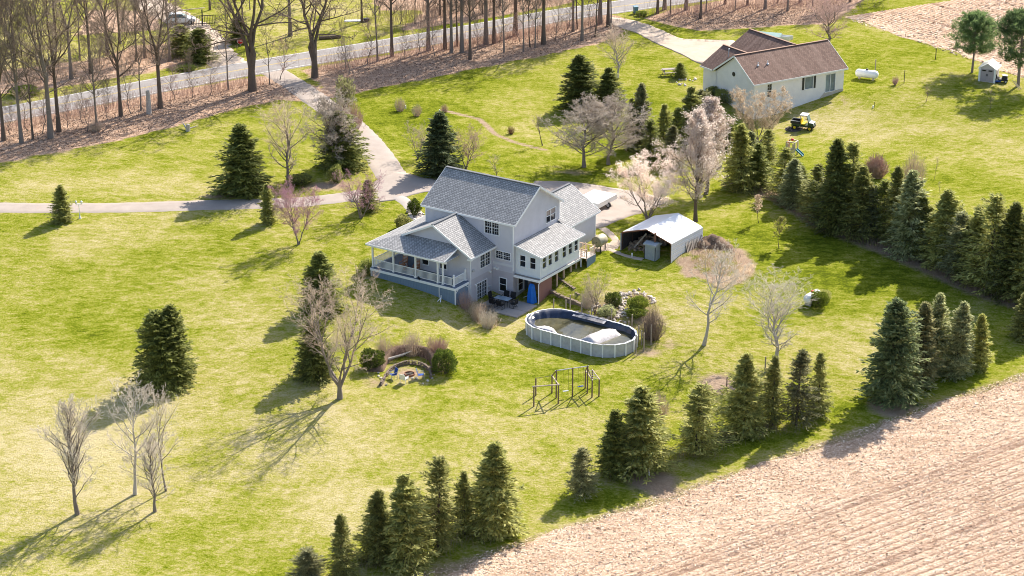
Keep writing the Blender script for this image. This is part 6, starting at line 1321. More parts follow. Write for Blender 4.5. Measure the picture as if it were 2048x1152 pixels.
P = G(376, 262); o = thing('fallen_branch', 'pale broken stump and branch on the lawn edge below the roadside trees', 'log', P, R(-40)); mb = MB(); mb.cyl((0, 0, .1), (-1.6, .6, .6), .16, .08, 7); mb.cyl((0, 0, 0), (.1, 0, .9), .3, .22, 8); mb.cyl((-.2, 0, .2), (.2, 1.5, .4), .1, .03, 6); mb.obj('trunk', 'bark_pale', o)
P = G(745, 60); o = thing('dark_pot', 'dark round object at the foot of the tree across the road', 'pot', G(733, 43)); mb = MB(); mb.lathe([(.3, 0), (.5, .25), (.45, .5), (.2, .55), (0, .5)], n=10); mb.obj('body', 'metal_dark', o)
P = G(710, 42); o = thing('pale_board', 'pale flat board on the grass across the road', 'board', P, R(5)); mb = MB(); mb.box(-1.6, 1.6, -.5, .5, .02, .10); mb.obj('panel', 'plastic_white', o)
foliage('straw_mat', (.50, .39, .27), (.82, .70, .54), .9, .4)
# ------------------------------------------------------------------ woods along the road
ORD = ['first', 'second', 'third', 'fourth', 'fifth', 'sixth', 'seventh', 'eighth', 'ninth', 'tenth', 'eleventh', 'twelfth', 'thirteenth', 'fourteenth', 'fifteenth', 'sixteenth', 'seventeenth', 'eighteenth', 'nineteenth', 'twentieth', 'twenty-first', 'twenty-second', 'twenty-third', 'twenty-fourth', 'twenty-fifth', 'twenty-sixth', 'twenty-seventh', 'twenty-eighth', 'twenty-ninth', 'thirtieth', 'thirty-first', 'thirty-second', 'thirty-third', 'thirty-fourth', 'thirty-fifth', 'thirty-sixth', 'thirty-seventh', 'thirty-eighth', 'thirty-ninth', 'fortieth']
near = [(8, 281, 'f', 21), (43, 285, 'f', 20), (66, 279, 'p', 20), (102, 276, 'F', 24), (118, 263, 'f', 23), (194, 260, 'f', 15), (242, 232, 'f', 20), (282, 221, 'p', 17), (321, 216, 'F', 22), (457, 180, 'p', 17), (505, 181, 'L', 25), (539, 169, 'p', 12), (630, 155, 'L', 21),
        (755, 122, 'p', 19), (784, 113, 'f', 22), (857, 101, 'f', 24), (890, 98, 'f', 23), (903, 105, 'f', 22), (914, 92, 'p', 21), (924, 105, 'f', 24), (940, 119, 'f', 20), (972, 88, 'F', 24), (988, 87, 'f', 22), (1008, 105, 'p', 18), (1031, 71, 'F', 24), (1047, 104, 'p', 17), (1060, 94, 'p', 15), (1070, 96, 'p', 16), (1087, 88, 'F', 22), (1146, 63, 'f', 19), (1155, 58, 'p', 17), (1164, 81, 'f', 19), (1190, 74, 'p', 17), (1200, 48, 'F', 24), (1216, 53, 'f', 21), (1222, 56, 'p', 18)]
FORE = dict(f=('forest', (101, 102, 103)), p=('pole', (111, 112)), F=('forest', (104, 105)), L=('forest_low', (121, 122)))
WID = dict(f=.95, p=1.0, F=1.2, L=1.15)
def wood(lst, label, group):
    for k, (x, y, t_, h) in enumerate(lst):
        kd, seeds = FORE[t_]; bare_at(kd, seeds[k % len(seeds)], ['bark', 'bark_grey'][k % 2], 'twig_wood', x, y, 0, 0, 'roadside_tree', label % ORD[k], group, hscale=h * (1 + .06 * math.sin(k * 2.1)), sx=h * WID[t_])
und = [(20, 270), (55, 262), (85, 268), (135, 255), (165, 248), (175, 262), (215, 240), (262, 228), (350, 200), (385, 196), (420, 190), (560, 160), (690, 140), (700, 150), (735, 128), (810, 116), (835, 112), (870, 112), (955, 100), (1000, 92), (1040, 84), (1075, 78), (1110, 82), (1130, 70), (1180, 66)]
for k, (x, y) in enumerate(und): bare_at('under', (131, 132, 133)[k % 3], 'bark_grey', ['twig_wood', 'twig_tan', 'twig_red'][k % 3], x, y, 0, 0, 'understory_tree', 'thin twiggy understory tree on the near verge of the road, %s from the left' % ORD[k], 'understory trees on the near verge', hscale=4.5 + 3 * ((k * 7) % 5) / 4, sx=5.0 + (k % 3))
wood(near, 'tall leafless tree on the near side of the road, %s trunk from the left', 'leafless trees along the near side of the road')
rgt = [(1315, 27, 'f', 18), (1329, 19, 'F', 20), (1341, 28, 'p', 14), (1372, 20, 'F', 19), (1401, 37, 'f', 16), (1412, 24, 'p', 15), (1450, 8, 'f', 16), (1470, 22, 'p', 12), (1495, 10, 'f', 17), (1530, 18, 'F', 16), (1555, 6, 'p', 15), (1575, 22, 'f', 15), (1600, 5, 'f', 16), (1625, 12, 'p', 14), (1700, 4, 'f', 17), (1745, -8, 'F', 18), (1800, -14, 'f', 17)]
wood(rgt, 'leafless tree in the wood behind the ranch house drive, %s trunk from the left', 'leafless trees behind the ranch house drive')
far = [(0, 140, 'f', 17), (30, 122, 'f', 18), (75, 130, 'p', 16), (143, 157, 'f', 20), (182, 147, 'f', 20), (160, 120, 'p', 18), (215, 110, 'f', 18), (240, 88, 'f', 17), (272, 123, 'p', 18), (290, 115, 'f', 16), (305, 112, 'p', 15), (340, 122, 'f', 17), (352, 60, 'p', 14), (581, 72, 'F', 20), (724, 45, 'f', 17), (830, 48, 'p', 12), (880, 30, 'f', 15), (925, 20, 'f', 15), (965, 28, 'p', 13), (1000, 12, 'f', 15), (1040, 2, 'f', 14), (110, 60, 'f', 15), (420, 20, 'f', 15), (500, 20, 'p', 13), (640, 5, 'f', 14)]
for k, (x, y) in enumerate([(10, 150), (60, 140), (100, 150), (130, 110), (200, 130), (225, 125), (250, 105), (310, 128), (325, 100), (20, 100), (80, 95), (260, 70), (760, 30), (800, 48), (850, 40), (900, 40), (950, 28), (1010, 22), (1060, 12), (1100, 0)]): bare_at('under', (131, 132, 133)[k % 3], 'bark_grey', ['twig_wood', 'twig_tan'][k % 2], x, y, 0, 0, 'understory_tree', 'thin twiggy understory tree across the road, %s from the left' % ORD[k], 'understory trees across the road', hscale=5 + 3 * ((k * 7) % 5) / 4, sx=6.0 + (k % 3))
wood(far, 'leafless tree across the road, %s trunk from the left', 'leafless trees across the road')
P = G(298, 227); o = thing('broken_snag', 'pale broken off tree snag among the roadside trees', 'stump', P); h = ztop(P, 181) - P[2]; mb = MB(); mb.cyl((0, 0, -.2), (.05, 0, h * .6), .36, .30, 10); mb.cyl((.05, 0, h * .6), (0, 0, h), .30, .26, 10); mb.obj('trunk', 'bark_pale', o)
conifer_at('round_', 31, 'spruce', 400, 123, 58, 62, 'juniper_tree', 'dark rounded evergreen beside the gravel lane across the road'); conifer_at('round_', 31, 'spruce_olive', 366, 108, 50, 60, 'juniper_tree', 'brownish olive evergreen left of the dark one across the road'); conifer_at('round_', 32, 'spruce', 478, 84, 32, 46, 'juniper_tree', 'dark evergreen behind the red stop sign')
# ------------------------------------------------------------------ yard conifers
ct = conifer_at
ct('mid', 1, 'spruce_olive', 126, 443, 369, 46, 'spruce_tree', 'small olive spruce alone beside the left drive and lamp post')
ct('dense', 2, 'spruce', 490, 386, 247, 104, 'spruce_tree', 'large dark spruce above the left drive')
ct('dense2', 3, 'spruce', 684, 335, 222, 96, 'spruce_tree', 'dark spruce behind the broad bare tree at the driveway')
ct('col', 4, 'spruce_olive', 537, 446, 368, 33, 'spruce_tree', 'narrow olive evergreen beside the pinkish redbud below the left drive')
ct('dense2', 5, 'spruce_olive', 737, 420, 358, 42, 'spruce_tree', 'small spruce behind the redbud near the driveway fork')
ct('dense', 6, 'spruce_blue', 880, 346, 222, 84, 'spruce_tree', 'blue spruce just beyond the house roof')
ct('round_', 7, 'spruce', 326, 772, 624, 102, 'spruce_tree', 'left big blue green spruce of the pair on the left lawn'); ct('dense2', 3, 'spruce', 350, 764, 608, 84, 'spruce_tree', 'taller right spruce of the pair on the left lawn')
ct('dense', 2, 'spruce', 642, 622, 503, 84, 'spruce_tree', 'upper dark spruce behind the big bare tree'); ct('dense2', 5, 'spruce', 632, 752, 628, 80, 'spruce_tree', 'lower dark spruce behind the big bare tree')
ct('mid', 8, 'spruce', 1160, 222, 110, 88, 'spruce_tree', 'tall dark spruce beyond the grey twin trees'); ct('mid', 1, 'spruce', 1215, 222, 134, 62, 'spruce_tree', 'shorter spruce right of the tall one beyond the grey trees')
scr = [(1281, 300, 166, 56, 'mid', 8), (1262, 300, 195, 36, 'thin', 9), (1325, 312, 206, 46, 'thin', 9), (1352, 306, 215, 46, 'thin2', 10), (1378, 300, 172, 66, 'mid', 1), (1398, 295, 180, 58, 'thin2', 11), (1345, 335, 250, 46, 'thin', 12), (1300, 330, 240, 46, 'thin2', 10)]
for k, (x, y, t_, w_, kd, s) in enumerate(sorted(scr)): ct(kd, s, ['spruce_olive', 'spruce_brown', 'spruce'][k % 3], x, y, t_, w_, 'spruce_tree', 'conifer between the grey twin trees and the ranch house, %s from the left' % ORD[k], 'conifer screen left of the ranch house')
ct('round_', 32, 'spruce', 1360, 155, 126, 27, 'spruce_tree', 'small dense cone shaped evergreen beside the picnic table')
row = [(1457, 296, 236, 32, 'thin'), (1481, 380, 247, 54, 'mid'), (1513, 377, 286, 46, 'mid'), (1534, 335, 259, 34, 'thin2'), (1497, 360, 262, 40, 'thin'), (1566, 392, 295, 44, 'thin2'), (1584, 412, 316, 50, 'mid'), (1600, 400, 330, 40, 'thin'), (1616, 425, 358, 36, 'thin2'), (1635, 440, 326, 48, 'thin'), (1652, 452, 345, 48, 'mid'), (1673, 464, 277, 70, 'mid'), (1700, 458, 285, 60, 'thin2'), (1720, 475, 332, 62, 'mid'), (1741, 478, 370, 46, 'thin'), (1762, 480, 360, 50, 'thin2'), (1786, 490, 332, 52, 'thin'), (1815, 511, 338, 72, 'mid'), (1802, 500, 380, 46, 'thin2'), (1852, 518, 410, 50, 'thin'), (1836, 515, 395, 44, 'thin2'), (1884, 533, 377, 76, 'mid'), (1915, 555, 424, 60, 'thin2'), (1948, 567, 410, 58, 'mid'), (1932, 560, 440, 46, 'thin'), (1976, 582, 384, 74, 'thin2'), (2012, 593, 404, 66, 'mid'), (1996, 588, 440, 50, 'thin'), (2044, 602, 424, 66, 'thin2'), (2070, 612, 420, 66, 'mid')]
SDS = dict(thin=(9, 12, 15, 16, 17), thin2=(10, 11, 18, 19, 20), mid=(1, 8, 21, 22, 23))
for k, (x, y, t_, w_, kd) in enumerate(sorted(row)): ct(kd, SDS[kd][k % 5], ['spruce_olive', 'spruce', 'spruce_olive', 'spruce_grey', 'spruce', 'spruce_olive', 'spruce_brown'][(k * 5 + k // 4) % 7], x, y, t_, w_ * 1.22, 'spruce_tree', 'conifer in the long hedgerow running down the right side, %s from the left' % ORD[k], 'hedgerow of conifers on the right')
grp = [(1779, 798, 596, 116, 'dense2', 3, 'spruce_blue', 'largest blue green spruce in the group above the field edge at right'), (1842, 770, 606, 60, 'col', 4, 'spruce_brown', 'brownish spruce right of the largest one above the field edge'), (1870, 748, 586, 54, 'col', 13, 'spruce_grey', 'pale green spruce behind, in the middle of the right field edge group'), (1912, 750, 600, 72, 'mid', 1, 'spruce_grey', 'broad grey green spruce, second from the right in the field edge group'), (1958, 740, 631, 44, 'col', 4, 'spruce_olive', 'small narrow spruce at the right end of the field edge group'), (2050, 678, 580, 60, 'mid', 8, 'spruce_olive', 'conifer cut by the right edge of the picture'),
       (1488, 868, 706, 88, 'mid', 8, 'spruce_olive', 'broad spruce at the left of the four by the bare tree'), (1543, 850, 710, 54, 'thin', 9, 'spruce_olive', 'narrow spruce in front of the bare tree trunk'), (1592, 850, 700, 64, 'thin2', 10, 'spruce_brown', 'brown sparse spruce right of the bare tree'), (1637, 832, 704, 50, 'thin', 12, 'spruce_olive', 'slim spruce at the right end of the four by the bare tree'), (1392, 908, 768, 84, 'thin2', 11, 'spruce_olive', 'sparse many trunked spruce in the middle of the lower row'), (1281, 934, 772, 118, 'mid', 1, 'spruce_olive', 'broad tall spruce behind the white marker pipe'), (1226, 950, 820, 62, 'col', 13, 'spruce', 'dark narrow spruce pressed against the broad tall one'), (1163, 988, 896, 58, 'thin2', 10, 'spruce_brown', 'small thin spruce standing alone left of the broad one'),
       (683, 1163, 1028, 58, 'thin', 12, 'spruce_olive', 'small spruce with bare lower trunk at the bottom edge'), (617, 1172, 1100, 66, 'thin2', 11, 'spruce_brown', 'lowest spruce cut by the bottom edge'), (759, 1120, 981, 80, 'mid', 8, 'spruce_olive', 'leftmost spruce of the cluster at the bottom'), (813, 1136, 949, 102, 'mid', 1, 'spruce_olive', 'widest leafy spruce left of centre in the bottom cluster'), (875, 1106, 911, 82, 'thin2', 10, 'spruce_olive', 'tall spruce with bare trunk in the middle of the bottom cluster'), (929, 1068, 940, 50, 'thin', 9, 'spruce_olive', 'slender spruce beside the big one in the bottom cluster'), (994, 1067, 882, 110, 'mid', 14, 'spruce_olive', 'largest dense spruce at the right of the bottom cluster')]
for x, y, t_, w_, kd, s, m_, l in grp: ct(kd, s, m_, x, y, t_, w_, 'spruce_tree', l, 'conifers along the field edge')
# ------------------------------------------------------------------ white pines at the far right
def pine_mesh(seed):
    r = np.random.default_rng(seed); n = 95; t = r.random(n) ** .8; z = .26 + .70 * t; az = np.arange(n) * 2.4 + r.normal(0, .4, n); L = .46 * np.sin(PI * np.clip(.28 + .70 * t, 0, 1)) ** .8 * r.uniform(.7, 1.1, n) + .03
    d = np.c_[np.cos(az), np.sin(az), .25 + .5 * t + r.normal(0, .1, n)]; d = unit(d); s = np.linspace(0, 1, 5); B = np.zeros((n, 5, 3)); B[:, :, 2] = z[:, None]; B += d[:, None] * (L[:, None] * s)[..., None]
    tr = join([tubes(np.array([[[0, 0, 0], [.005, 0, .3], [0, .006, .7], [0, 0, .98]]]), np.array([[.022, .016, .009, .002]]), 8), tubes(B, np.maximum(.005 * (1 - s)[None] * np.ones((n, 1)), .001), 4)])
    k = 12; C = np.concatenate([B[:, 0] + (B[:, 4] - B[:, 0]) * r.uniform(.35, 1.0, (n, 1)) + r.normal(0, .025, (n, 3)) for _ in range(k)]); C = np.repeat(C, 14, 0); m = len(C)
    D = unit(r.normal(size=(m, 3)) + np.array([0, 0, .5])); C = C + D * .028 + r.normal(0, .006, (m, 3)); lf = leaves(C, D, unit(r.normal(size=(m, 3))), .06 * r.uniform(.7, 1.3, m), .009)
    return nm('trunk', *tr), nm('crown', lf[0], lf[1], v=np.clip(r.normal(.5, .3, m), 0, 1))
for k, (x, y, t_, w_, l) in enumerate(((1944, 145, 30, 92, 'rounded white pine left of the garden shed'), (2036, 172, 28, 124, 'large white pine at the right edge shading the garden shed'))):
    a, c = pine_mesh(40 + k); P = G(x, y); h = ztop(P, t_) - P[2]; place('pine_tree', [('trunk', a, 'bark_grey'), ('crown', c, 'pine')], l, 'tree', P, w_ * mpx(P) / .78, h, k * 2., 'white pines by the garden shed')
# ------------------------------------------------------------------ yard trees without leaves
bt = bare_at
bt('vase', 201, 'bark_grey', 'twig_tan', 577, 371, 188, 118, 'bare_tree', 'upright leafless tree between the two dark spruces left of the drive')
bt('round_', 202, 'bark', 'twig_grey', 664, 340, 180, 108, 'bare_tree', 'greyish brown leafless tree in front of the dark spruce at the driveway')
bt('redbud', 203, 'bark_grey', 'twig_red', 597, 489, 352, 98, 'redbud_tree', 'pinkish redbud tree below the left drive', blossom='pink_bud', bl=.055)
bt('redbud', 204, 'bark_grey', 'twig_pink', 722, 436, 342, 106, 'redbud_tree', 'leaning redbud tree beside the driveway fork')
bt('redbud', 205, 'bark_grey', 'twig_tan', 836, 318, 243, 66, 'bare_tree', 'small tan leafless tree left of the blue spruce'); bt('redbud', 206, 'bark_grey', 'twig_red', 932, 338, 248, 82, 'bare_tree', 'reddish leafless tree right of the blue spruce')
bt('round_', 207, 'bark_grey', 'twig_grey', 1168, 334, 186, 146, 'bare_tree', 'left one of the twin broad grey leafless trees'); bt('round_', 208, 'bark_grey', 'twig_grey', 1217, 329, 184, 150, 'bare_tree', 'right one of the twin broad grey leafless trees')
bt('vase', 209, 'bark_pale', 'twig_tan', 1235, 156, 52, 92, 'bare_tree', 'thin leafless tree on the far lawn below the gravel drive')
bt('multi', 210, 'bark_grey', 'twig_tan', 1296, 441, 314, 150, 'blossom_tree', 'spreading tree with pale blossom behind the metal carport', blossom='blossom', bl=.07, bn=1)
bt('pear', 211, 'bark', 'twig_tan', 1391, 443, 222, 116, 'blossom_tree', 'dense egg shaped pear tree in pale pink blossom', blossom='blossom', bl=.115, bn=1); bt('pear', 212, 'bark', 'twig_tan', 1412, 388, 194, 92, 'blossom_tree', 'second blossoming pear tree rising behind the front one', blossom='blossom', bl=.12, bn=1)
bt('multi', 213, 'bark_grey', 'twig_tan', 1516, 290, 176, 118, 'bare_tree', 'many stemmed leafless tree in front of the ranch house wall', blossom='dry_grass', bl=.08)
bt('fork', 214, 'bark_pale', 'twig_pale', 1408, 690, 484, 160, 'bare_tree', 'forked leafless tree right of the pool'); bt('vase', 215, 'bark_pale', 'twig_pale', 1553, 728, 540, 160, 'bare_tree', 'pale leafless tree rising behind the lower conifers')
bt('wide', 216, 'bark_grey', 'twig_tan', 680, 797, 534, 285, 'bare_tree', 'big spreading leafless tree in the middle of the front lawn', rz=.6)
bt('oval', 217, 'bark_grey', 'twig_pale', 155, 1028, 788, 122, 'bare_tree', 'oval leafless tree at far left of the front lawn'); bt('fork', 218, 'bark_pale', 'twig_pale', 270, 989, 756, 124, 'bare_tree', 'tall white barked leafless tree of the trio at lower left'); bt('oval', 219, 'bark_grey', 'twig_pale', 310, 1023, 862, 92, 'bare_tree', 'shortest leafless tree of the trio at lower left'); bt('fork', 220, 'bark_grey', 'twig_pale', 332, 982, 774, 92, 'bare_tree', 'right leafless tree of the trio at lower left')
bt('vase', 221, 'bark_grey', 'twig_red', 1655, 92, -12, 140, 'bare_tree', 'reddish leafless tree behind the right end of the ranch house')
bt('redbud', 204, 'bark', 'twig_tan', 1190, 628, 545, 66, 'bare_tree', 'small crooked tree beside the rock bed behind the pool')
for x, y, t_, w_, l, b in ((1517, 446, 388, 26, 'sapling with tawny buds below the hedgerow', 'dry_grass'), (1558, 497, 432, 26, 'sapling with fresh leaves below the hedgerow', 'young_leaf'), (1978, 225, 176, 22, 'bare sapling in front of the right pine', None), (1868, 360, 312, 16, 'bare sapling behind the hedgerow', None), (1085, 291, 228, 46, 'small bent bare tree on the far lawn', None), (998, 372, 310, 50, 'small bare tree just behind the house roof', None), (1880, 386, 362, 14, 'tiny bare sapling behind the hedgerow', None), (1058, 110, 88, 12, 'tiny sapling below the gravel drive', None), (1525, 650, 560, 40, 'thin young tree in front of the pale leafless tree', None)):
    if x in (1058, 1525): continue
    bt('sapling', 231 + (x % 3), 'bark', 'twig_tan', x, y, t_, w_, 'sapling', l, 'young trees', blossom=b, bl=.11)
bt('sapling', 232, 'bark', 'twig_red', 1852, 204, 172, 18, 'sapling', 'clump of bare shoots on the neighbour lawn', 'young trees'); bt('sapling', 233, 'bark', 'twig_tan', 1908, 105, 92, 12, 'sapling', 'tiny sapling at the edge of the far stubble field', 'young trees')
# ------------------------------------------------------------------ shrubs
ba = bush_at; ta = twig_at
ba(301, 'spruce', 600, 368, 349, 54, 'evergreen_shrub', 'low dark shrub at the foot of the upright leafless tree'); ba(302, 'spruce', 672, 364, 331, 32, 'evergreen_shrub', 'round green shrub at the bend of the driveway')
ba(303, 'arborvitae', 829, 430, 398, 30, 'arborvitae_shrub', 'upright bright green shrub among boulders at the house corner', upw=1.6); ba(304, 'spruce_olive', 806, 457, 430, 36, 'evergreen_shrub', 'brownish green shrub left of the porch roof')
ba(305, 'arborvitae', 743, 736, 698, 50, 'evergreen_shrub', 'green shrub left of the fire pit'); ba(306, 'arborvitae', 888, 746, 699, 54, 'evergreen_shrub', 'rounded cone shaped green shrub right of the fire pit', taper=.35)
ba(307, 'arborvitae', 1227, 613, 584, 34, 'evergreen_shrub', 'green shrub left of the stone cascade'); ba(308, 'spruce_grey', 1216, 633, 612, 38, 'evergreen_shrub', 'low grey green shrub nearest the pool left of the stones'); ba(309, 'juniper', 1276, 620, 594, 46, 'evergreen_shrub', 'tall yellow green shrub right of the stone cascade', upw=1.5); ba(310, 'juniper', 1272, 634, 614, 44, 'juniper_shrub', 'low spreading bright green shrub right of the stone cascade', upw=.1)
ba(311, 'juniper', 1636, 614, 582, 38, 'evergreen_shrub', 'yellow green shrub in front of the tank with the red cap'); ba(312, 'spruce_olive', 1648, 600, 580, 28, 'evergreen_shrub', 'darker shrub behind the tank with the red cap')
ba(313, 'spruce', 1452, 205, 178, 46, 'evergreen_shrub', 'dark shrub in the shade below the ranch house gable'); ba(314, 'spruce', 1428, 192, 172, 30, 'evergreen_shrub', 'small dark shrub at the left foot of the ranch house'); ba(315, 'spruce', 735, 545, 518, 32, 'evergreen_shrub', 'dark shrub at the left corner of the porch deck'); ba(316, 'spruce', 725, 552, 534, 26, 'evergreen_shrub', 'low dark shrub below the left corner of the porch')
ta(321, 'twig_grey', 1175, 616, 572, 36, 'bare_shrub', 'round leafless shrub behind the retaining wall'); ta(322, 'twig_wood', 1304, 678, 620, 58, 'bare_shrub', 'brown twiggy shrub at the right end of the pool', n=300); ta(323, 'twig_red', 1752, 355, 307, 50, 'bare_shrub', 'dark red globe shaped bare shrub behind the hedgerow', n=300, rad=.007); ta(324, 'twig_tan', 1826, 375, 305, 56, 'bare_shrub', 'pale bare shrub behind the hedgerow', n=220)
ta(325, 'twig_tan', 800, 222, 193, 26, 'bare_shrub', 'tan bush beside a white stake on the far lawn'); ta(326, 'twig_tan', 834, 232, 206, 24, 'bare_shrub', 'smaller tan bush on the far lawn'); ta(327, 'twig_red', 889, 224, 207, 18, 'bare_shrub', 'little reddish bush above the blue spruce'); ta(328, 'rust', 1022, 268, 250, 18, 'bare_shrub', 'small rusty bush on the far lawn'); ta(329, 'twig_red', 703, 262, 202, 54, 'bare_shrub', 'dark reddish bush beside the driveway top', n=300); ta(330, 'twig_pink', 1790, 170, 150, 16, 'bare_shrub', 'small topiary like bush between posts on the neighbour lawn', cone=.9)
ta(331, 'twig_tan', 768, 716, 668, 40, 'bare_shrub', 'left leafless shrub above the fire pit bank'); ta(332, 'twig_tan', 823, 710, 660, 52, 'bare_shrub', 'middle leafless shrub above the fire pit bank'); ta(333, 'twig_red', 875, 712, 678, 48, 'bare_shrub', 'right reddish leafless shrub above the fire pit bank', n=320, dome=False); ta(334, 'twig_red', 795, 712, 684, 36, 'bare_shrub', 'low reddish shrub between the taller ones above the fire pit')
ta(335, 'twig_red', 930, 618, 578, 34, 'bare_shrub', 'reddish brush at the right corner of the porch skirt', n=130); ta(336, 'twig_tan', 955, 640, 604, 40, 'dry_grass_clump', 'tan brush on the bank beside the patio door', n=150, dome=False, cat='grass clump'); ta(337, 'twig_pale', 975, 655, 622, 42, 'dry_grass_clump', 'pale dry grass clump at the left edge of the patio', n=170, dome=False, cat='grass clump')
ba(338, 'fresh_leaf', 1283, 32, 22, 24, 'evergreen_shrub', 'bright green plants beside the roadside bin'); ba(339, 'fresh_leaf', 375, 140, 130, 40, 'leafy_plants', 'bright green plants on the verge across the road', zc=.45); ba(340, 'fresh_leaf', 50, 190, 172, 60, 'leafy_plants', 'bright green plants on the far verge at the left edge'); ta(341, 'twig_tan', 1315, 838, 782, 56, 'bare_shrub', 'leafless scrub between the broad spruce and the sparse one', n=200)
ta(342, 'twig_tan', 192, 262, 240, 34, 'bare_shrub', 'brush at the foot of a roadside tree', n=200); ba(343, 'spruce_brown', 690, 215, 150, 40, 'evergreen_shrub', 'brownish bush at the roadside end of the driveway', n=1200)
# ------------------------------------------------------------------ brush, dry grass and leaves that nobody could count
def brush(name, pts, n, h0, h1_, mat, spread, rad=.012):
    r = np.random.default_rng(len(name) + n); pts = np.array(pts); k = r.integers(0, len(pts) - 1, n); s = r.random(n)[:, None]
    c = pts[k] * (1 - s) + pts[k + 1] * s; x = c[:, 0] + r.normal(0, spread, n); y = c[:, 1] + r.normal(0, spread, n); z = H(x, y); L = r.uniform(h0, h1_, n)
    P = np.zeros((n, 3, 3)); P[:, 0] = np.c_[x, y, z - .05]; d = np.c_[r.normal(0, .22, (n, 2)), np.ones(n)]; P[:, 1] = P[:, 0] + d * L[:, None] * .55; P[:, 2] = P[:, 1] + (d + np.c_[r.normal(0, .3, (n, 2)), np.zeros(n)]) * L[:, None] * .45
    return struct(link(name, nm(name, *tubes(P, rad * np.array([1, .7, .3])[None] * np.ones((n, 1)), 3)), mat), 'stuff')
brush('roadside_brush', [G(*q) for q in ((-20, 262), (130, 235), (250, 212), (400, 185), (520, 165))], 2600, .5, 2.2, 'twig_red', 1.3, .010); brush('roadside_brush', [G(*q) for q in ((640, 140), (760, 118), (900, 95), (1000, 80), (1100, 62), (1220, 42))], 4200, .5, 2.4, 'twig_red', 1.6, .010); brush('woodland_brush', [G(*q) for q in ((1330, 30), (1430, 18), (1560, 10), (1700, 5))], 2600, .5, 2.2, 'twig_red', 2.6, .012); brush('far_brush', [G(*q) for q in ((0, 165), (150, 140), (300, 112), (330, 100))], 1800, .5, 2.2, 'twig_tan', 2.2, .012); brush('far_wood_brush', [G(*q) for q in ((780, 40), (900, 25), (1050, 0), (1180, -15))], 2600, .8, 3.2, 'twig_wood', 4.0, .014); brush('hedge_brush', [np.array(q) for q in hedge], 2600, .3, 1.3, 'twig_wood', .9, .010); brush('hedge_brush', [G(*q) for q in ((1200, 952), (1290, 930), (1400, 905), (1490, 868), (1590, 850))], 900, .3, 1.4, 'twig_wood', .8, .009); brush('hedge_brush', [G(*q) for q in ((700, 1140), (800, 1120), (880, 1098), (1000, 1065))], 500, .3, 1.2, 'twig_wood', .7, .009)
brush('pool_side_brush', [G(*q) for q in ((1190, 622), (1230, 640), (1262, 650), (1290, 665), (1300, 690))], 500, .2, .7, 'twig_wood', .5, .008)
brush('bank_brush', [G(*q) for q in ((768, 722), (790, 711), (822, 706), (852, 710), (868, 724))], 700, .3, .8, 'twig_red', .35, .008)
P = G(1422, 492); BPi = thing('earth_heap', 'dark brown heap of earth and broken branches behind the carport pallets', 'earth heap', P)
rr = np.random.default_rng(5); V = [(0, 0, 0)]; F_ = []; V = []
for i_ in range(13):
    for j_ in range(13):
        a_, b_ = -1 + i_ / 6, -1 + j_ / 6; d_ = a_ * a_ + b_ * b_; V.append((a_ * 2.3 + rr.normal(0, .08), b_ * 1.5 + rr.normal(0, .08), 1.0 * max(0, 1 - d_) ** .8 * (1 + .35 * math.sin(a_ * 5 + b_ * 3)) + rr.normal(0, .07) - .08 - .1 * (d_ > 1)))
F_ = [(i_ * 13 + j_, (i_ + 1) * 13 + j_, (i_ + 1) * 13 + j_ + 1, i_ * 13 + j_ + 1) for i_ in range(12) for j_ in range(12)]
link('soil', nm('soil', V, F_), 'bank_soil', BPi)
for k in range(22):
    c = np.array([rng.uniform(-2, 1.2), rng.uniform(-.8, .8), rng.uniform(.2, .9)]); d = unit(np.array([rng.normal(), rng.normal(), rng.normal() * .5])) * rng.uniform(.3, .8); mb = MB(); mb.cyl(c - d, c + d, .06, .03, 6); mb.obj('branch', ['bark_dark', 'old_wood'][k % 2], BPi)
# tall dry grass on the mound beside the carport
def drygrass(name, poly, n, h0, h1_, mat='dry_grass', wd=.03):
    r = np.random.default_rng(n); poly = [np.array(q)[:2] for q in poly]; lo = np.min(poly, 0); hi = np.max(poly, 0); X = r.uniform(lo, hi, (n * 3, 2)); X = X[inpoly(X[:, 0], X[:, 1], poly)][:n]; n = len(X); clump = .55 + .45 * np.sin(X[:, 0] * 3.1) * np.sin(X[:, 1] * 2.7)
    L = r.uniform(h0, h1_, n) * (.5 + .7 * clump); z = H(X[:, 0], X[:, 1]); az = r.uniform(0, 6.3, n); ln_ = r.uniform(.1, 1.1, n)
    d = np.c_[np.cos(az) * np.sin(ln_), np.sin(az) * np.sin(ln_), np.cos(ln_)]; c = np.c_[X, z] + d * (L * .5)[:, None]
    lf = leaves(c, d, unit(r.normal(size=(n, 3))), L, wd * r.uniform(.5, 1.5, n)); return struct(link(name, nm(name, lf[0], lf[1], v=r.random(n)), mat), 'stuff')
drygrass('dry_grass_mound', mound, 2600, .12, .5, wd=.02)
EDG = [G(*q) for q in ((1514, 528), (1505, 552), (1480, 566), (1452, 580), (1425, 574), (1440, 560), (1470, 548), (1490, 530))]
drygrass('straw_mats', EDG, 2600, .15, .4, 'straw_mat', .035); drygrass('mound_weeds', [G(*q) for q in ((1380, 520), (1420, 500), (1470, 515), (1485, 540), (1450, 555), (1400, 545))], 1500, .15, .5, 'young_leaf', .03)
brush('mound_brush', [G(*q) for q in ((1385, 505), (1415, 498), (1450, 500), (1480, 515))], 260, .3, .9, 'twig_wood', .5, .012); drygrass('bank_dry_grass', [G(*q) for q in ((938, 600), (985, 615), (1000, 650), (985, 662), (955, 650), (930, 625))], 2600, .3, .9, wd=.02); drygrass('rock_bed_grass', [G(*q) for q in ((1240, 583), (1285, 588), (1318, 612), (1322, 640), (1300, 640), (1270, 600))], 1500, .2, .5, wd=.02)
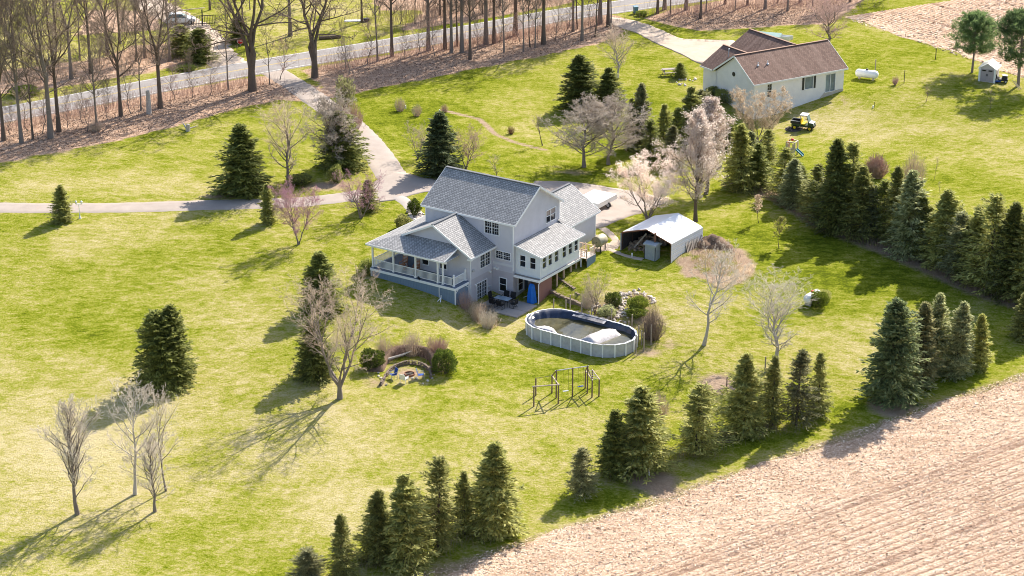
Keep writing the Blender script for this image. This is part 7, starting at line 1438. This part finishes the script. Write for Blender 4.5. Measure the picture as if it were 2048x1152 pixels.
def scatter_leaves(name, polys, n, size, mat):
    r = np.random.default_rng(n); out = []
    for poly in polys:
        poly = [np.array(q)[:2] for q in poly]; lo = np.min(poly, 0); hi = np.max(poly, 0); X = r.uniform(lo, hi, (n * 4, 2)); X = X[inpoly(X[:, 0], X[:, 1], poly)][:n]; out.append(X)
    X = np.concatenate(out); n = len(X); c = np.c_[X, H(X[:, 0], X[:, 1]) + .04]; lf = leaves(c, unit(np.c_[r.normal(size=(n, 2)), r.normal(0, .25, n)]), unit(np.array([0, 0, 1.]) + r.normal(0, .6, (n, 3))), size * r.uniform(.6, 1.5, n), size * .7 * r.uniform(.6, 1.4, n)); return struct(link(name, nm(name, lf[0], lf[1], v=r.random(n)), mat), 'stuff')
foliage('dead_leaf', (.10, .06, .04), (.48, .33, .23), .9, .1)
scatter_leaves('fallen_leaves', [[G(*q) for q in P_] for P_ in (((-20, 262), (260, 215), (520, 165), (640, 180), (560, 205), (380, 240), (200, 285), (-20, 325)), ((640, 140), (900, 92), (1200, 38), (1245, 60), (1100, 108), (900, 148), (700, 188)), ((1300, 35), (1480, 10), (1700, -5), (1660, 45), (1400, 60)))], 9000, .16, 'dead_leaf')
# grass tufts that roughen the lawn
def tufts(name, n, poly, h, mat='fresh_grass', wd=.05):
    r = np.random.default_rng(n + 1); poly = [np.array(q)[:2] for q in poly]; lo = np.min(poly, 0); hi = np.max(poly, 0); X = r.uniform(lo, hi, (n * 3, 2)); X = X[inpoly(X[:, 0], X[:, 1], poly)][:n]; n = len(X); z = H(X[:, 0], X[:, 1]); az = r.uniform(0, 6.3, n); tl = r.uniform(.2, 1.2, n); d = np.c_[np.cos(az) * np.sin(tl), np.sin(az) * np.sin(tl), np.cos(tl)]; L = h * r.uniform(.5, 1.5, n); c = np.c_[X, z] + d * (L * .4)[:, None]
    lf = leaves(c, d, unit(r.normal(size=(n, 3))), L, wd * r.uniform(.5, 1.5, n)); return struct(link(name, nm(name, lf[0], lf[1], v=r.random(n)), mat), 'stuff')
